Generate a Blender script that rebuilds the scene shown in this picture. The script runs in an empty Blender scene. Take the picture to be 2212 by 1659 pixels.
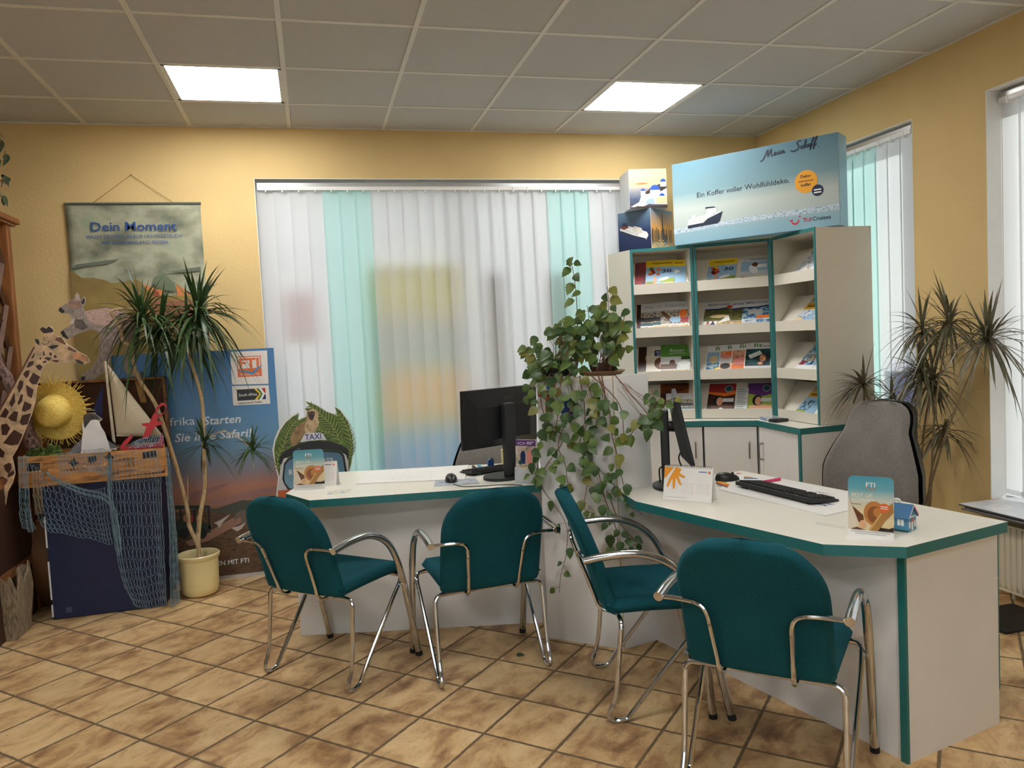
import bpy, bmesh, math, random
from mathutils import Matrix, Vector
R_ = random.Random(7)
sc = bpy.context.scene
COL = sc.collection
PI = math.pi
# ------------------------------------------------------------------ camera
W, H, F = 2212, 1659, 1672.76
YAW, PITCH, ROLL, CAMZ = 0.2500, -0.0590, -0.0497, 1.48
def _axes():
    cy, sy, cp, sp = math.cos(YAW), math.sin(YAW), math.cos(PITCH), math.sin(PITCH)
    fwd = Vector((sy*cp, cy*cp, sp)); right = Vector((cy, -sy, 0)); up = right.cross(fwd)
    cr, sr = math.cos(ROLL), math.sin(ROLL)
    return cr*right + sr*up, -sr*right + cr*up, fwd
AX, AU, AF = _axes()
cam = bpy.data.cameras.new('camera'); camo = bpy.data.objects.new('camera', cam); COL.objects.link(camo)
cam.sensor_fit = 'HORIZONTAL'; cam.sensor_width = 36.0; cam.lens = 36.0*F/W; cam.clip_start = 0.05; cam.clip_end = 200
m = Matrix((AX, AU, -AF)).transposed().to_4x4(); m.translation = (0, 0, CAMZ); camo.matrix_world = m
sc.camera = camo
# ------------------------------------------------------------------ world, exposure
wd = bpy.data.worlds.new('sky'); sc.world = wd; wd.use_nodes = True
bg = wd.node_tree.nodes['Background']; bg.inputs[0].default_value = (0.93, 0.97, 1.02, 1); bg.inputs[1].default_value = SKY = 1.8
sun = bpy.data.lights.new('sun', 'SUN'); suno = bpy.data.objects.new('sun', sun); COL.objects.link(suno)
sun.energy = 2.8; sun.angle = 0.03; sun.color = (1.0, 0.97, 0.93); suno.rotation_euler = Vector((-.8, .42, -.42)).to_track_quat('-Z', 'Y').to_euler(); suno.location = (8, -3, 6)
sc.view_settings.view_transform = 'Standard'; sc.view_settings.look = 'None'; sc.view_settings.gamma = 1
sc.view_settings.use_curve_mapping = False
sc.view_settings.exposure = 0.28
LAMP = 22.0                    # radiance of the ceiling panels
sc.cycles.use_denoising = True
sc.cycles.max_bounces = 10; sc.cycles.diffuse_bounces = 5; sc.cycles.transparent_max_bounces = 12
sc.cycles.caustics_reflective = False; sc.cycles.caustics_refractive = False
sc.cycles.sample_clamp_indirect = 6.0
# measuring helpers: a pixel of the photograph met with a plane of the room
def ray(u, v): return AX*((u-W/2)/F) - AU*((v-H/2)/F) + AF
def PZ(u, v, z): d = ray(u, v); t = (z-CAMZ)/d.z; return Vector((d.x*t, d.y*t, z))
def PY(u, v, y): d = ray(u, v); t = y/d.y; return Vector((d.x*t, y, d.z*t+CAMZ))
def PX(u, v, x): d = ray(u, v); t = x/d.x; return Vector((x, d.y*t, d.z*t+CAMZ))
def PN(u, v, o, n):           # plane through o with normal n
    d = ray(u, v); o = Vector(o)-Vector((0, 0, CAMZ)); n = Vector(n); t = o.dot(n)/d.dot(n); p = d*t; p.z += CAMZ; return p
# ------------------------------------------------------------------ materials
def lin(c):
    r = []
    for x in c[:3]:
        x = x/255.0; r.append(x/12.92 if x <= 0.04045 else ((x+0.055)/1.055)**2.4)
    return (*r, 1)
MATS = {}
def newmat(name):
    m = bpy.data.materials.new(name); m.use_nodes = True; MATS[name] = m
    nt = m.node_tree; return m, nt, nt.nodes['Principled BSDF']
def N(nt, t, **kw):
    n = nt.nodes.new(t)
    for k, v in kw.items(): setattr(n, k, v)
    return n
def ramp(nt, stops, interp='LINEAR'):
    r = N(nt, 'ShaderNodeValToRGB'); r.color_ramp.interpolation = interp; e = r.color_ramp.elements
    e[0].position, e[0].color = stops[0][0], lin(stops[0][1])
    e[1].position, e[1].color = stops[-1][0], lin(stops[-1][1])
    for p, c in stops[1:-1]: x = e.new(p); x.color = lin(c)
    return r
def mat(name, rgb=(200, 200, 200), rough=0.5, metal=0.0, var=0.06, vs=20.0, bump=0.0, bs=200.0, spec=0.5, trans=0.0, sheen=0.0, alpha=1.0, coat=0.0, stretch=(1, 1, 1)):
    if name in MATS: return MATS[name]
    m, nt, b = newmat(name); L = nt.links
    tc = N(nt, 'ShaderNodeTexCoord'); mp = N(nt, 'ShaderNodeMapping'); mp.inputs['Scale'].default_value = stretch
    L.new(tc.outputs['Object'], mp.inputs[0])
    ns = N(nt, 'ShaderNodeTexNoise'); ns.inputs['Scale'].default_value = vs; ns.inputs['Detail'].default_value = 3
    L.new(mp.outputs[0], ns.inputs['Vector'])
    mr = N(nt, 'ShaderNodeMapRange'); mr.inputs[1].default_value = 0.3; mr.inputs[2].default_value = 0.7
    mr.inputs[3].default_value = 1-var; mr.inputs[4].default_value = 1+var
    L.new(ns.outputs[0], mr.inputs[0])
    mx = N(nt, 'ShaderNodeMix', data_type='RGBA', blend_type='MULTIPLY'); mx.inputs[0].default_value = 1
    mx.inputs[6].default_value = lin(rgb); L.new(mr.outputs[0], mx.inputs[7])
    L.new(mx.outputs[2], b.inputs['Base Color'])
    b.inputs['Roughness'].default_value = rough; b.inputs['Metallic'].default_value = metal
    b.inputs['Specular IOR Level'].default_value = spec
    if sheen: b.inputs['Sheen Weight'].default_value = sheen
    if coat: b.inputs['Coat Weight'].default_value = coat; b.inputs['Coat Roughness'].default_value = 0.1
    if bump:
        n2 = N(nt, 'ShaderNodeTexNoise'); n2.inputs['Scale'].default_value = bs; n2.inputs['Detail'].default_value = 2
        L.new(mp.outputs[0], n2.inputs['Vector'])
        bp = N(nt, 'ShaderNodeBump'); bp.inputs['Strength'].default_value = bump; bp.inputs['Distance'].default_value = 0.003
        L.new(n2.outputs[0], bp.inputs['Height']); L.new(bp.outputs[0], b.inputs['Normal'])
    if trans:
        out = nt.nodes['Material Output']; tr = N(nt, 'ShaderNodeBsdfTranslucent'); L.new(mx.outputs[2], tr.inputs[0])
        ms = N(nt, 'ShaderNodeMixShader'); ms.inputs[0].default_value = trans
        L.new(b.outputs[0], ms.inputs[1]); L.new(tr.outputs[0], ms.inputs[2]); L.new(ms.outputs[0], out.inputs[0])
    if alpha < 1: b.inputs['Alpha'].default_value = alpha
    return m
def gradmat(name, axis, a, b_, stops, rough=0.45, warp=0.0, ws=4.0, trans=0.0):
    """printed colour bands along one local axis of the object"""
    if name in MATS: return MATS[name]
    m, nt, b = newmat(name); L = nt.links
    tc = N(nt, 'ShaderNodeTexCoord'); sx = N(nt, 'ShaderNodeSeparateXYZ'); L.new(tc.outputs['Object'], sx.inputs[0])
    ns = N(nt, 'ShaderNodeTexNoise'); ns.inputs['Scale'].default_value = ws; ns.inputs['Detail'].default_value = 4
    L.new(tc.outputs['Object'], ns.inputs['Vector'])
    ma = N(nt, 'ShaderNodeMath', operation='MULTIPLY_ADD'); L.new(ns.outputs[0], ma.inputs[0]); ma.inputs[1].default_value = warp
    L.new(sx.outputs[axis], ma.inputs[2])
    mr = N(nt, 'ShaderNodeMapRange'); mr.inputs[1].default_value = a+warp*0.5; mr.inputs[2].default_value = b_+warp*0.5; L.new(ma.outputs[0], mr.inputs[0])
    rp = ramp(nt, stops); L.new(mr.outputs[0], rp.inputs[0]); L.new(rp.outputs[0], b.inputs['Base Color'])
    b.inputs['Roughness'].default_value = rough
    if trans:
        out = nt.nodes['Material Output']; tr = N(nt, 'ShaderNodeBsdfTranslucent'); L.new(rp.outputs[0], tr.inputs[0])
        ms = N(nt, 'ShaderNodeMixShader'); ms.inputs[0].default_value = trans
        L.new(b.outputs[0], ms.inputs[1]); L.new(tr.outputs[0], ms.inputs[2]); L.new(ms.outputs[0], out.inputs[0])
    return m
def picmat(name, cols, scale=14.0, seed=0.0, rough=0.35, stretch=(1, 1, 1), interp='LINEAR', detail=4):
    """mottled printed picture in a few colours"""
    if name in MATS: return MATS[name]
    m, nt, b = newmat(name); L = nt.links
    tc = N(nt, 'ShaderNodeTexCoord'); mp = N(nt, 'ShaderNodeMapping'); mp.inputs['Location'].default_value = (seed*3.1, seed*1.7, seed); mp.inputs['Scale'].default_value = stretch
    L.new(tc.outputs['Object'], mp.inputs[0])
    ns = N(nt, 'ShaderNodeTexNoise'); ns.inputs['Scale'].default_value = scale; ns.inputs['Detail'].default_value = detail
    L.new(mp.outputs[0], ns.inputs['Vector'])
    n = len(cols); st = [(0.3+0.4*i/(n-1), c) for i, c in enumerate(cols)]
    rp = ramp(nt, st, interp); L.new(ns.outputs[0], rp.inputs[0]); L.new(rp.outputs[0], b.inputs['Base Color'])
    b.inputs['Roughness'].default_value = rough
    return m
# ------------------------------------------------------------------ mesh builder
I4 = Matrix.Identity(4)
class MB:
    def __init__(s): s.v = []; s.f = []; s.mi = []; s.sm = []; s.mats = []; s.T = I4
    def frame(s, o=(0, 0, 0), x=(1, 0, 0), y=(0, 1, 0)):
        x = Vector(x).normalized(); y = Vector(y); y = (y-x*y.dot(x)).normalized(); z = x.cross(y)
        s.T = Matrix((x, y, z)).transposed().to_4x4(); s.T.translation = Vector(o); return s
    def m_(s, mt):
        if mt not in s.mats: s.mats.append(mt)
        return s.mats.index(mt)
    def add(s, vs, fs, mt, smooth=False):
        b = len(s.v); T = s.T
        for p in vs: s.v.append(T @ Vector(p))
        k = s.m_(mt)
        for f in fs: s.f.append([b+i for i in f]); s.mi.append(k); s.sm.append(smooth)
        return s
    def box(s, a, b, mt):
        x0, y0, z0 = a; x1, y1, z1 = b
        return s.add([(x0,y0,z0),(x1,y0,z0),(x1,y1,z0),(x0,y1,z0),(x0,y0,z1),(x1,y0,z1),(x1,y1,z1),(x0,y1,z1)],
                     [(3,2,1,0),(4,5,6,7),(0,1,5,4),(1,2,6,5),(2,3,7,6),(3,0,4,7)], mt)
    def prism(s, poly, z0, z1, mt, side=None, bottom=None):
        poly = [tuple(p[:2]) for p in poly]
        ar = sum(poly[i-1][0]*poly[i][1]-poly[i][0]*poly[i-1][1] for i in range(len(poly)))
        if ar < 0: poly = poly[::-1]
        n = len(poly); lo = [(x, y, z0) for x, y in poly]; hi = [(x, y, z1) for x, y in poly]
        s.add(hi, [list(range(n))], mt); s.add(lo, [list(range(n))[::-1]], bottom or mt)
        return s.add(lo+hi, [(i, (i+1) % n, n+(i+1) % n, n+i) for i in range(n)], side or mt)
    def poly(s, pts, mt, z=0.0): 
        pts = [tuple(p[:2]) for p in pts]
        ar = sum(pts[i-1][0]*pts[i][1]-pts[i][0]*pts[i-1][1] for i in range(len(pts)))
        if ar < 0: pts = pts[::-1]
        return s.add([(x, y, z) for x, y in pts], [list(range(len(pts)))], mt)
    def rect(s, x0, y0, x1, y1, mt, z=0.0): return s.poly([(x0,y0),(x1,y0),(x1,y1),(x0,y1)], mt, z)
    def ell(s, cx, cy, rx, ry, mt, z=0.0, n=24, rot=0.0):
        c, d = math.cos(rot), math.sin(rot); P = []
        for i in range(n):
            a = 2*PI*i/n; x, y = rx*math.cos(a), ry*math.sin(a); P.append((cx+c*x-d*y, cy+d*x+c*y))
        return s.poly(P, mt, z)
    def stroke(s, pts, w, mt, z=0.0, taper=False):
        """flat painted line"""
        P = [Vector(p[:2]) for p in pts]; n = len(P); A = []; B = []
        for i in range(n):
            t = (P[min(i+1, n-1)]-P[max(i-1, 0)]); t = t.normalized() if t.length > 1e-9 else Vector((1, 0)); q = Vector((-t.y, t.x))
            ww = w*(0.25+0.75*math.sin(PI*(i+0.4)/(n-0.2))) if taper else w
            A.append(P[i]+q*ww/2); B.append(P[i]-q*ww/2)
        vs = [(p.x, p.y, z) for p in A]+[(p.x, p.y, z) for p in B]
        return s.add(vs, [(n+i, n+i+1, i+1, i) for i in range(n-1)], mt)
    def tube(s, path, r, mt, n=8, closed=False, caps=True):
        P = [Vector(p) for p in path]; k = len(P); rs = r if isinstance(r, (list, tuple)) else [r]*k
        vs = []; prev = None
        for i in range(k):
            if closed: t = P[(i+1) % k]-P[i-1]
            else: t = P[min(i+1, k-1)]-P[max(i-1, 0)]
            if t.length < 1e-9: t = Vector((0, 0, 1))
            t.normalize()
            if prev is None:
                a = Vector((0, 0, 1)) if abs(t.z) < 0.9 else Vector((1, 0, 0)); u = t.cross(a).normalized()
            else:
                u = prev-t*prev.dot(t); u = u.normalized() if u.length > 1e-6 else t.orthogonal().normalized()
            prev = u; w = t.cross(u)
            for j in range(n):
                a = 2*PI*j/n; vs.append(P[i]+(u*math.cos(a)+w*math.sin(a))*rs[i])
        fs = []
        for i in range(k if closed else k-1):
            for j in range(n):
                a, b = i*n+j, i*n+(j+1) % n; c, d = ((i+1) % k)*n+(j+1) % n, ((i+1) % k)*n+j; fs.append((a, b, c, d))
        s.add(vs, fs, mt, True)
        if caps and not closed:
            s.add(vs[:n], [list(range(n))[::-1]], mt); s.add(vs[-n:], [list(range(n))], mt)
        return s
    def lathe(s, prof, mt, n=32, c=(0, 0, 0), smooth=True):
        vs = []; fs = []; k = len(prof)
        for i in range(n):
            a = 2*PI*i/n
            for r, z in prof: vs.append((c[0]+r*math.cos(a), c[1]+r*math.sin(a), c[2]+z))
        for i in range(n):
            for j in range(k-1):
                a, b = i*k+j, ((i+1) % n)*k+j; fs.append((a, b, b+1, a+1))
        return s.add(vs, fs, mt, smooth)
    def grid(s, fn, nu, nv, mt, smooth=True, wu=False):
        vs = [fn(i/nu if wu else i/(nu-1), j/(nv-1)) for i in range(nu) for j in range(nv)]; fs = []
        for i in range(nu if wu else nu-1):
            for j in range(nv-1):
                a, b = i*nv+j, ((i+1) % nu)*nv+j; fs.append((a, b, b+1, a+1))
        return s.add(vs, fs, mt, smooth)
    def text(s, body, x, y, h, mt, z=0.0, width=None, bold=0.0, shear=0.0, align='l'):
        """h = height of the capitals"""
        V_, F_ = glyphs(body, bold, shear)
        if not V_: return s
        mnx = min(p[0] for p in V_); mxx = max(p[0] for p in V_); kx = ky = h/0.69
        if width: kx = width/(mxx-mnx)
        ox = x-mnx*kx if align == 'l' else (x-(mnx+mxx)/2*kx if align == 'c' else x-mxx*kx)
        return s.add([(ox+p[0]*kx, y+p[1]*ky, z) for p in V_], F_, mt)
    def build(s, name, parent=None, loc=None, world=True, bevel=0.0, angle=35, sub=0, solid=0.0):
        me = bpy.data.meshes.new(name)
        if parent is not None: inv = local_of(parent).inverted() if world else I4
        elif loc is not None: inv = Matrix.Translation(-Vector(loc))
        else: inv = I4
        me.from_pydata([tuple(inv @ p) for p in s.v], [], s.f)
        for mt in s.mats: me.materials.append(mt)
        me.polygons.foreach_set('material_index', s.mi); me.polygons.foreach_set('use_smooth', s.sm)
        me.update()
        if any(s.sm): me.set_sharp_from_angle(angle=math.radians(angle))
        o = bpy.data.objects.new(name, me); COL.objects.link(o)
        if parent is not None: o.parent = parent
        elif loc is not None: o.location = loc
        if solid: md = o.modifiers.new('solid', 'SOLIDIFY'); md.thickness = solid; md.offset = 0
        if bevel: md = o.modifiers.new('bevel', 'BEVEL'); md.width = bevel; md.segments = 2; md.limit_method = 'ANGLE'; md.angle_limit = math.radians(50)
        if sub: md = o.modifiers.new('sub', 'SUBSURF'); md.levels = sub; md.render_levels = sub
        return o
LOC = {}
def local_of(p):
    if p.name in LOC: return LOC[p.name]
    M = Matrix.Translation(p.location) @ p.rotation_euler.to_matrix().to_4x4()
    if p.parent is not None: M = local_of(p.parent) @ M
    return M
GL = {}
def glyphs(body, bold=0.0, shear=0.0):
    k = (body, bold, shear)
    if k in GL: return GL[k]
    cu = bpy.data.curves.new('lettering', 'FONT'); cu.body = body; cu.size = 1.0; cu.offset = bold; cu.shear = shear; cu.resolution_u = 2
    o = bpy.data.objects.new('lettering', cu); COL.objects.link(o); bpy.context.view_layer.update()
    dg = bpy.context.evaluated_depsgraph_get(); me = bpy.data.meshes.new_from_object(o.evaluated_get(dg))
    r = ([tuple(v.co) for v in me.vertices], [list(p.vertices) for p in me.polygons])
    bpy.data.objects.remove(o); bpy.data.curves.remove(cu); bpy.data.meshes.remove(me)
    GL[k] = r; return r
def tag(o, label=None, cat=None, group=None, kind=None):
    if label: o['label'] = label
    if cat: o['category'] = cat
    if group: o['group'] = group
    if kind: o['kind'] = kind
    return o
def thing(name, label, cat, loc=(0, 0, 0), rotz=0.0, group=None):
    o = bpy.data.objects.new(name, None); COL.objects.link(o); o.location = loc; o.rotation_euler = (0, 0, rotz); o.empty_display_size = 0.1
    return tag(o, label, cat, group)
def solo(mb, name, label, cat, loc=(0, 0, 0), group=None, kind=None, **kw):
    return tag(mb.build(name, loc=loc, **kw), label, cat, group, kind)
def copy_tree(o, parent=None):
    c = o.copy(); COL.objects.link(c)
    if parent is not None: c.parent = parent
    for ch in list(o.children): copy_tree(ch, c)
    return c
def lerp(a, b, t): return tuple(a[i]+(b[i]-a[i])*t for i in range(len(a)))
def spline(P, n=8):
    """Catmull-Rom through points"""
    P = [Vector(p) for p in P]; out = []
    for i in range(len(P)-1):
        a = P[i-1] if i else P[0]*2-P[1]; b = P[i]; c = P[i+1]; d = P[i+2] if i+2 < len(P) else P[-1]*2-P[-2]
        for k in range(n):
            t = k/n; out.append(0.5*((2*b)+(c-a)*t+(2*a-5*b+4*c-d)*t*t+(3*b-a-3*c+d)*t**3))
    out.append(P[-1]); return out
# ================================================================== SETTING
YB, XR, XL, YF, ZC = 5.52, 3.50, -4.0, -3.2, 2.969
def wallmat(name, rgb):
    m, nt, b = newmat(name); L = nt.links
    tc = N(nt, 'ShaderNodeTexCoord')
    n1 = N(nt, 'ShaderNodeTexNoise'); n1.inputs['Scale'].default_value = 60; n1.inputs['Detail'].default_value = 3
    n2 = N(nt, 'ShaderNodeTexNoise'); n2.inputs['Scale'].default_value = 1.5; n2.inputs['Detail'].default_value = 2
    vo = N(nt, 'ShaderNodeTexVoronoi'); vo.inputs['Scale'].default_value = 55
    for n in (n1, n2, vo): L.new(tc.outputs['Object'], n.inputs['Vector'])
    rp = ramp(nt, [(0.3, [c*0.96 for c in rgb]), (0.7, [min(255, c*1.03) for c in rgb])]); L.new(n2.outputs[0], rp.inputs[0])
    L.new(rp.outputs[0], b.inputs['Base Color']); b.inputs['Roughness'].default_value = 0.85; b.inputs['Specular IOR Level'].default_value = 0.25
    ad = N(nt, 'ShaderNodeMath', operation='MULTIPLY_ADD'); L.new(vo.outputs[0], ad.inputs[0]); ad.inputs[1].default_value = -0.6; L.new(n1.outputs[0], ad.inputs[2])
    bp = N(nt, 'ShaderNodeBump'); bp.inputs['Strength'].default_value = 0.35; bp.inputs['Distance'].default_value = 0.004
    L.new(ad.outputs[0], bp.inputs['Height']); L.new(bp.outputs[0], b.inputs['Normal']); return m
M_wall = wallmat('mustard_woodchip', (220, 192, 136))
M_front = mat('grey_beige_paint', (150, 142, 130), .8, var=.03)
M_rev = mat('white_plaster', (236, 236, 232), 0.8, var=0.02)
M_pvc = mat('white_plastic', (240, 240, 238), 0.35, var=0.02)
M_alu = mat('satin_aluminium', (190, 190, 190), 0.35, 0.9, var=0.03)
M_out = mat('pale_pavement', (190, 188, 182), 0.9, var=0.1, vs=3)
# --- floor
FS, FA, FO = 0.2986, -0.7746, (-0.5311, 3.8343)
def floormat():
    m, nt, b = newmat('terracotta_tiles'); L = nt.links
    tc = N(nt, 'ShaderNodeTexCoord')
    sb = N(nt, 'ShaderNodeVectorMath', operation='SUBTRACT'); sb.inputs[1].default_value = (FO[0], FO[1], 0); L.new(tc.outputs['Object'], sb.inputs[0])
    rt = N(nt, 'ShaderNodeVectorRotate', rotation_type='Z_AXIS'); rt.inputs['Angle'].default_value = -FA; L.new(sb.outputs[0], rt.inputs['Vector'])
    scl = N(nt, 'ShaderNodeVectorMath', operation='SCALE'); scl.inputs['Scale'].default_value = 1/FS; L.new(rt.outputs[0], scl.inputs[0])
    fl = N(nt, 'ShaderNodeVectorMath', operation='FLOOR'); L.new(scl.outputs[0], fl.inputs[0])
    fr = N(nt, 'ShaderNodeVectorMath', operation='FRACTION'); L.new(scl.outputs[0], fr.inputs[0])
    sx = N(nt, 'ShaderNodeSeparateXYZ'); L.new(fr.outputs[0], sx.inputs[0])
    # grout distance, slightly ragged edge
    nz = N(nt, 'ShaderNodeTexNoise'); nz.inputs['Scale'].default_value = 9; nz.inputs['Detail'].default_value = 3; L.new(scl.outputs[0], nz.inputs['Vector'])
    ds = []
    for ax in 'XY':
        a = N(nt, 'ShaderNodeMath', operation='SUBTRACT'); L.new(sx.outputs[ax], a.inputs[0]); a.inputs[1].default_value = 0.5
        c = N(nt, 'ShaderNodeMath', operation='ABSOLUTE'); L.new(a.outputs[0], c.inputs[0]); ds.append(c)
    mxn = N(nt, 'ShaderNodeMath', operation='MAXIMUM'); L.new(ds[0].outputs[0], mxn.inputs[0]); L.new(ds[1].outputs[0], mxn.inputs[1])
    wob = N(nt, 'ShaderNodeMath', operation='MULTIPLY_ADD'); L.new(nz.outputs[0], wob.inputs[0]); wob.inputs[1].default_value = 0.025; L.new(mxn.outputs[0], wob.inputs[2])
    gm = N(nt, 'ShaderNodeMapRange'); gm.interpolation_type = 'SMOOTHSTEP'; gm.inputs[1].default_value = 0.485; gm.inputs[2].default_value = 0.5; L.new(wob.outputs[0], gm.inputs[0])
    # per tile random
    wn = N(nt, 'ShaderNodeTexWhiteNoise', noise_dimensions='2D'); L.new(fl.outputs[0], wn.inputs['Vector'])
    off = N(nt, 'ShaderNodeVectorMath', operation='SCALE'); off.inputs['Scale'].default_value = 37; L.new(wn.outputs['Color'], off.inputs[0])
    pv = N(nt, 'ShaderNodeVectorMath', operation='ADD'); L.new(fr.outputs[0], pv.inputs[0]); L.new(off.outputs[0], pv.inputs[1])
    mp = N(nt, 'ShaderNodeMapping'); mp.inputs['Scale'].default_value = (1.9, 1.1, 1); L.new(pv.outputs[0], mp.inputs[0])
    b1 = N(nt, 'ShaderNodeTexNoise'); b1.inputs['Scale'].default_value = 1.35; b1.inputs['Detail'].default_value = 7; b1.inputs['Roughness'].default_value = 0.62; b1.inputs['Distortion'].default_value = 0.4; L.new(mp.outputs[0], b1.inputs['Vector'])
    rp = ramp(nt, [(0.32, (230, 200, 152)), (0.47, (214, 180, 130)), (0.58, (180, 142, 98)), (0.70, (130, 94, 64))]); L.new(b1.outputs[0], rp.inputs[0])
    tv = N(nt, 'ShaderNodeMapRange'); tv.inputs[3].default_value = 0.88; tv.inputs[4].default_value = 1.06; L.new(wn.outputs['Value'], tv.inputs[0])
    mu = N(nt, 'ShaderNodeMix', data_type='RGBA', blend_type='MULTIPLY'); mu.inputs[0].default_value = 1; L.new(rp.outputs[0], mu.inputs[6]); L.new(tv.outputs[0], mu.inputs[7])
    # fine dark scratches near rims
    sc2 = N(nt, 'ShaderNodeTexNoise'); sc2.inputs['Scale'].default_value = 14; sc2.inputs['Detail'].default_value = 6; sc2.inputs['Distortion'].default_value = 1.2; L.new(pv.outputs[0], sc2.inputs['Vector'])
    sr = N(nt, 'ShaderNodeMapRange'); sr.inputs[1].default_value = 0.60; sr.inputs[2].default_value = 0.74; sr.inputs[4].default_value = 0.45; L.new(sc2.outputs[0], sr.inputs[0])
    m2 = N(nt, 'ShaderNodeMix', data_type='RGBA'); L.new(sr.outputs[0], m2.inputs[0]); L.new(mu.outputs[2], m2.inputs[6]); m2.inputs[7].default_value = lin((110, 74, 46))
    mg = N(nt, 'ShaderNodeMix', data_type='RGBA'); L.new(gm.outputs[0], mg.inputs[0]); L.new(m2.outputs[2], mg.inputs[6]); mg.inputs[7].default_value = lin((112, 94, 70))
    L.new(mg.outputs[2], b.inputs['Base Color'])
    rr = N(nt, 'ShaderNodeMapRange'); rr.inputs[3].default_value = 0.42; rr.inputs[4].default_value = 0.85; L.new(gm.outputs[0], rr.inputs[0]); L.new(rr.outputs[0], b.inputs['Roughness'])
    hh = N(nt, 'ShaderNodeMath', operation='MULTIPLY_ADD'); L.new(gm.outputs[0], hh.inputs[0]); hh.inputs[1].default_value = -1.0; L.new(b1.outputs[0], hh.inputs[2])
    bp = N(nt, 'ShaderNodeBump'); bp.inputs['Strength'].default_value = 0.5; bp.inputs['Distance'].default_value = 0.003; L.new(hh.outputs[0], bp.inputs['Height']); L.new(bp.outputs[0], b.inputs['Normal'])
    b.inputs['Specular IOR Level'].default_value = 0.4
    return m
mb = MB().box((XL, YF, -0.2), (XR, YB, 0), floormat()); tag(mb.build('floor'), kind='structure')
mb = MB().box((-30, -30, -0.5), (30, 30, -0.25), M_out); tag(mb.build('ground'), 'pale pavement outside the windows', 'pavement', kind='structure')
# --- walls
WZ0, WZ1 = 0.45, 2.636           # window openings
BX0, BX1 = -0.306, 2.47          # back window
R1 = (3.89, 5.0); R2 = (1.55, 3.375)
mb = MB(); D = 0.3
for a, b in (((XL-D, YB, 0), (BX0, YB+D, 3.2)), ((BX1, YB, 0), (XR+D, YB+D, 3.2)), ((BX0, YB, WZ1), (BX1, YB+D, 3.2)), ((BX0, YB, 0), (BX1, YB+D, WZ0))): mb.box(a, b, M_wall)
tag(mb.build('wall_back'), kind='structure')
mb = MB()
for y0, y1 in ((YF, R2[0]), (R2[1], R1[0]), (R1[1], YB)): mb.box((XR, y0, 0), (XR+D, y1, 3.2), M_wall)
for y0, y1 in (R1, R2): mb.box((XR, y0, WZ1+0.015), (XR+D, y1, 3.2), M_wall); mb.box((XR, y0, 0), (XR+D, y1, WZ0), M_wall)
tag(mb.build('wall_right'), kind='structure')
tag(MB().box((XL-D, YF-D, 0), (XL, YB, 3.2), M_front).build('wall_left'), kind='structure')
FW0, FW1 = -3.7, 0.4           # unseen opening, added behind the camera to let daylight in from the front
mb = MB()
for a, b in (((XL, YF-D, 0), (FW0, YF, 3.2)), ((FW1, YF-D, 0), (XR+D, YF, 3.2)), ((FW0, YF-D, 2.7), (FW1, YF, 3.2)), ((FW0, YF-D, 0), (FW1, YF, .25))): mb.box(a, b, M_front)
tag(mb.build('wall_front'), kind='structure')
# --- suspended ceiling: mineral tiles on a white grid
M_tile = mat('mineral_fibre_tile', (192, 193, 194), 0.9, var=0.05, vs=140, bump=0.25, bs=120)
M_grid = mat('white_ceiling_grid', (222, 221, 216), 0.45, var=0.02)
GX0, GY0, GT = -1.304, 4.981, 0.625
PANELS = [(1, 0), (5, 0), (3, 5), (-1, 5), (3, 9), (-1, 9)]     # (column, row) of the lit panels
mb = MB()
xs = [x for x in [GX0+GT*k for k in range(-6, 9)] if XL < x < XR]; ys = [y for y in [GY0-GT*k for k in range(-1, 15)] if YF < y < YB]
ex = [XL]+xs+[XR]; ey = sorted([YF]+ys+[YB])
pan = {(round(GX0+GT*c, 3), round(GY0-GT*(r+1), 3)) for c, r in PANELS}
for i in range(len(ex)-1):
    for j in range(len(ey)-1):
        if (round(ex[i], 3), round(ey[j], 3)) in pan: continue
        g = 0.010; z = ZC+0.004+R_.uniform(0, 0.003)
        mb.box((ex[i]+g, ey[j]+g, z), (ex[i+1]-g, ey[j+1]-g, z+0.02), M_tile)
for x in xs: mb.box((x-0.012, YF, ZC), (x+0.012, YB, ZC+0.03), M_grid)
for y in ys: mb.box((XL, y-0.012, ZC+0.001), (XR, y+0.012, ZC+0.03), M_grid)
mb.box((XL, YB-0.02, ZC-0.001), (XR, YB, ZC+0.03), M_grid); mb.box((XR-0.02, YF, ZC-0.001), (XR, YB, ZC+0.03), M_grid)
mb.box((XL, YF, ZC+0.05), (XR, YB, ZC+0.1), M_tile)
tag(mb.build('ceiling'), kind='structure')
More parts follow.
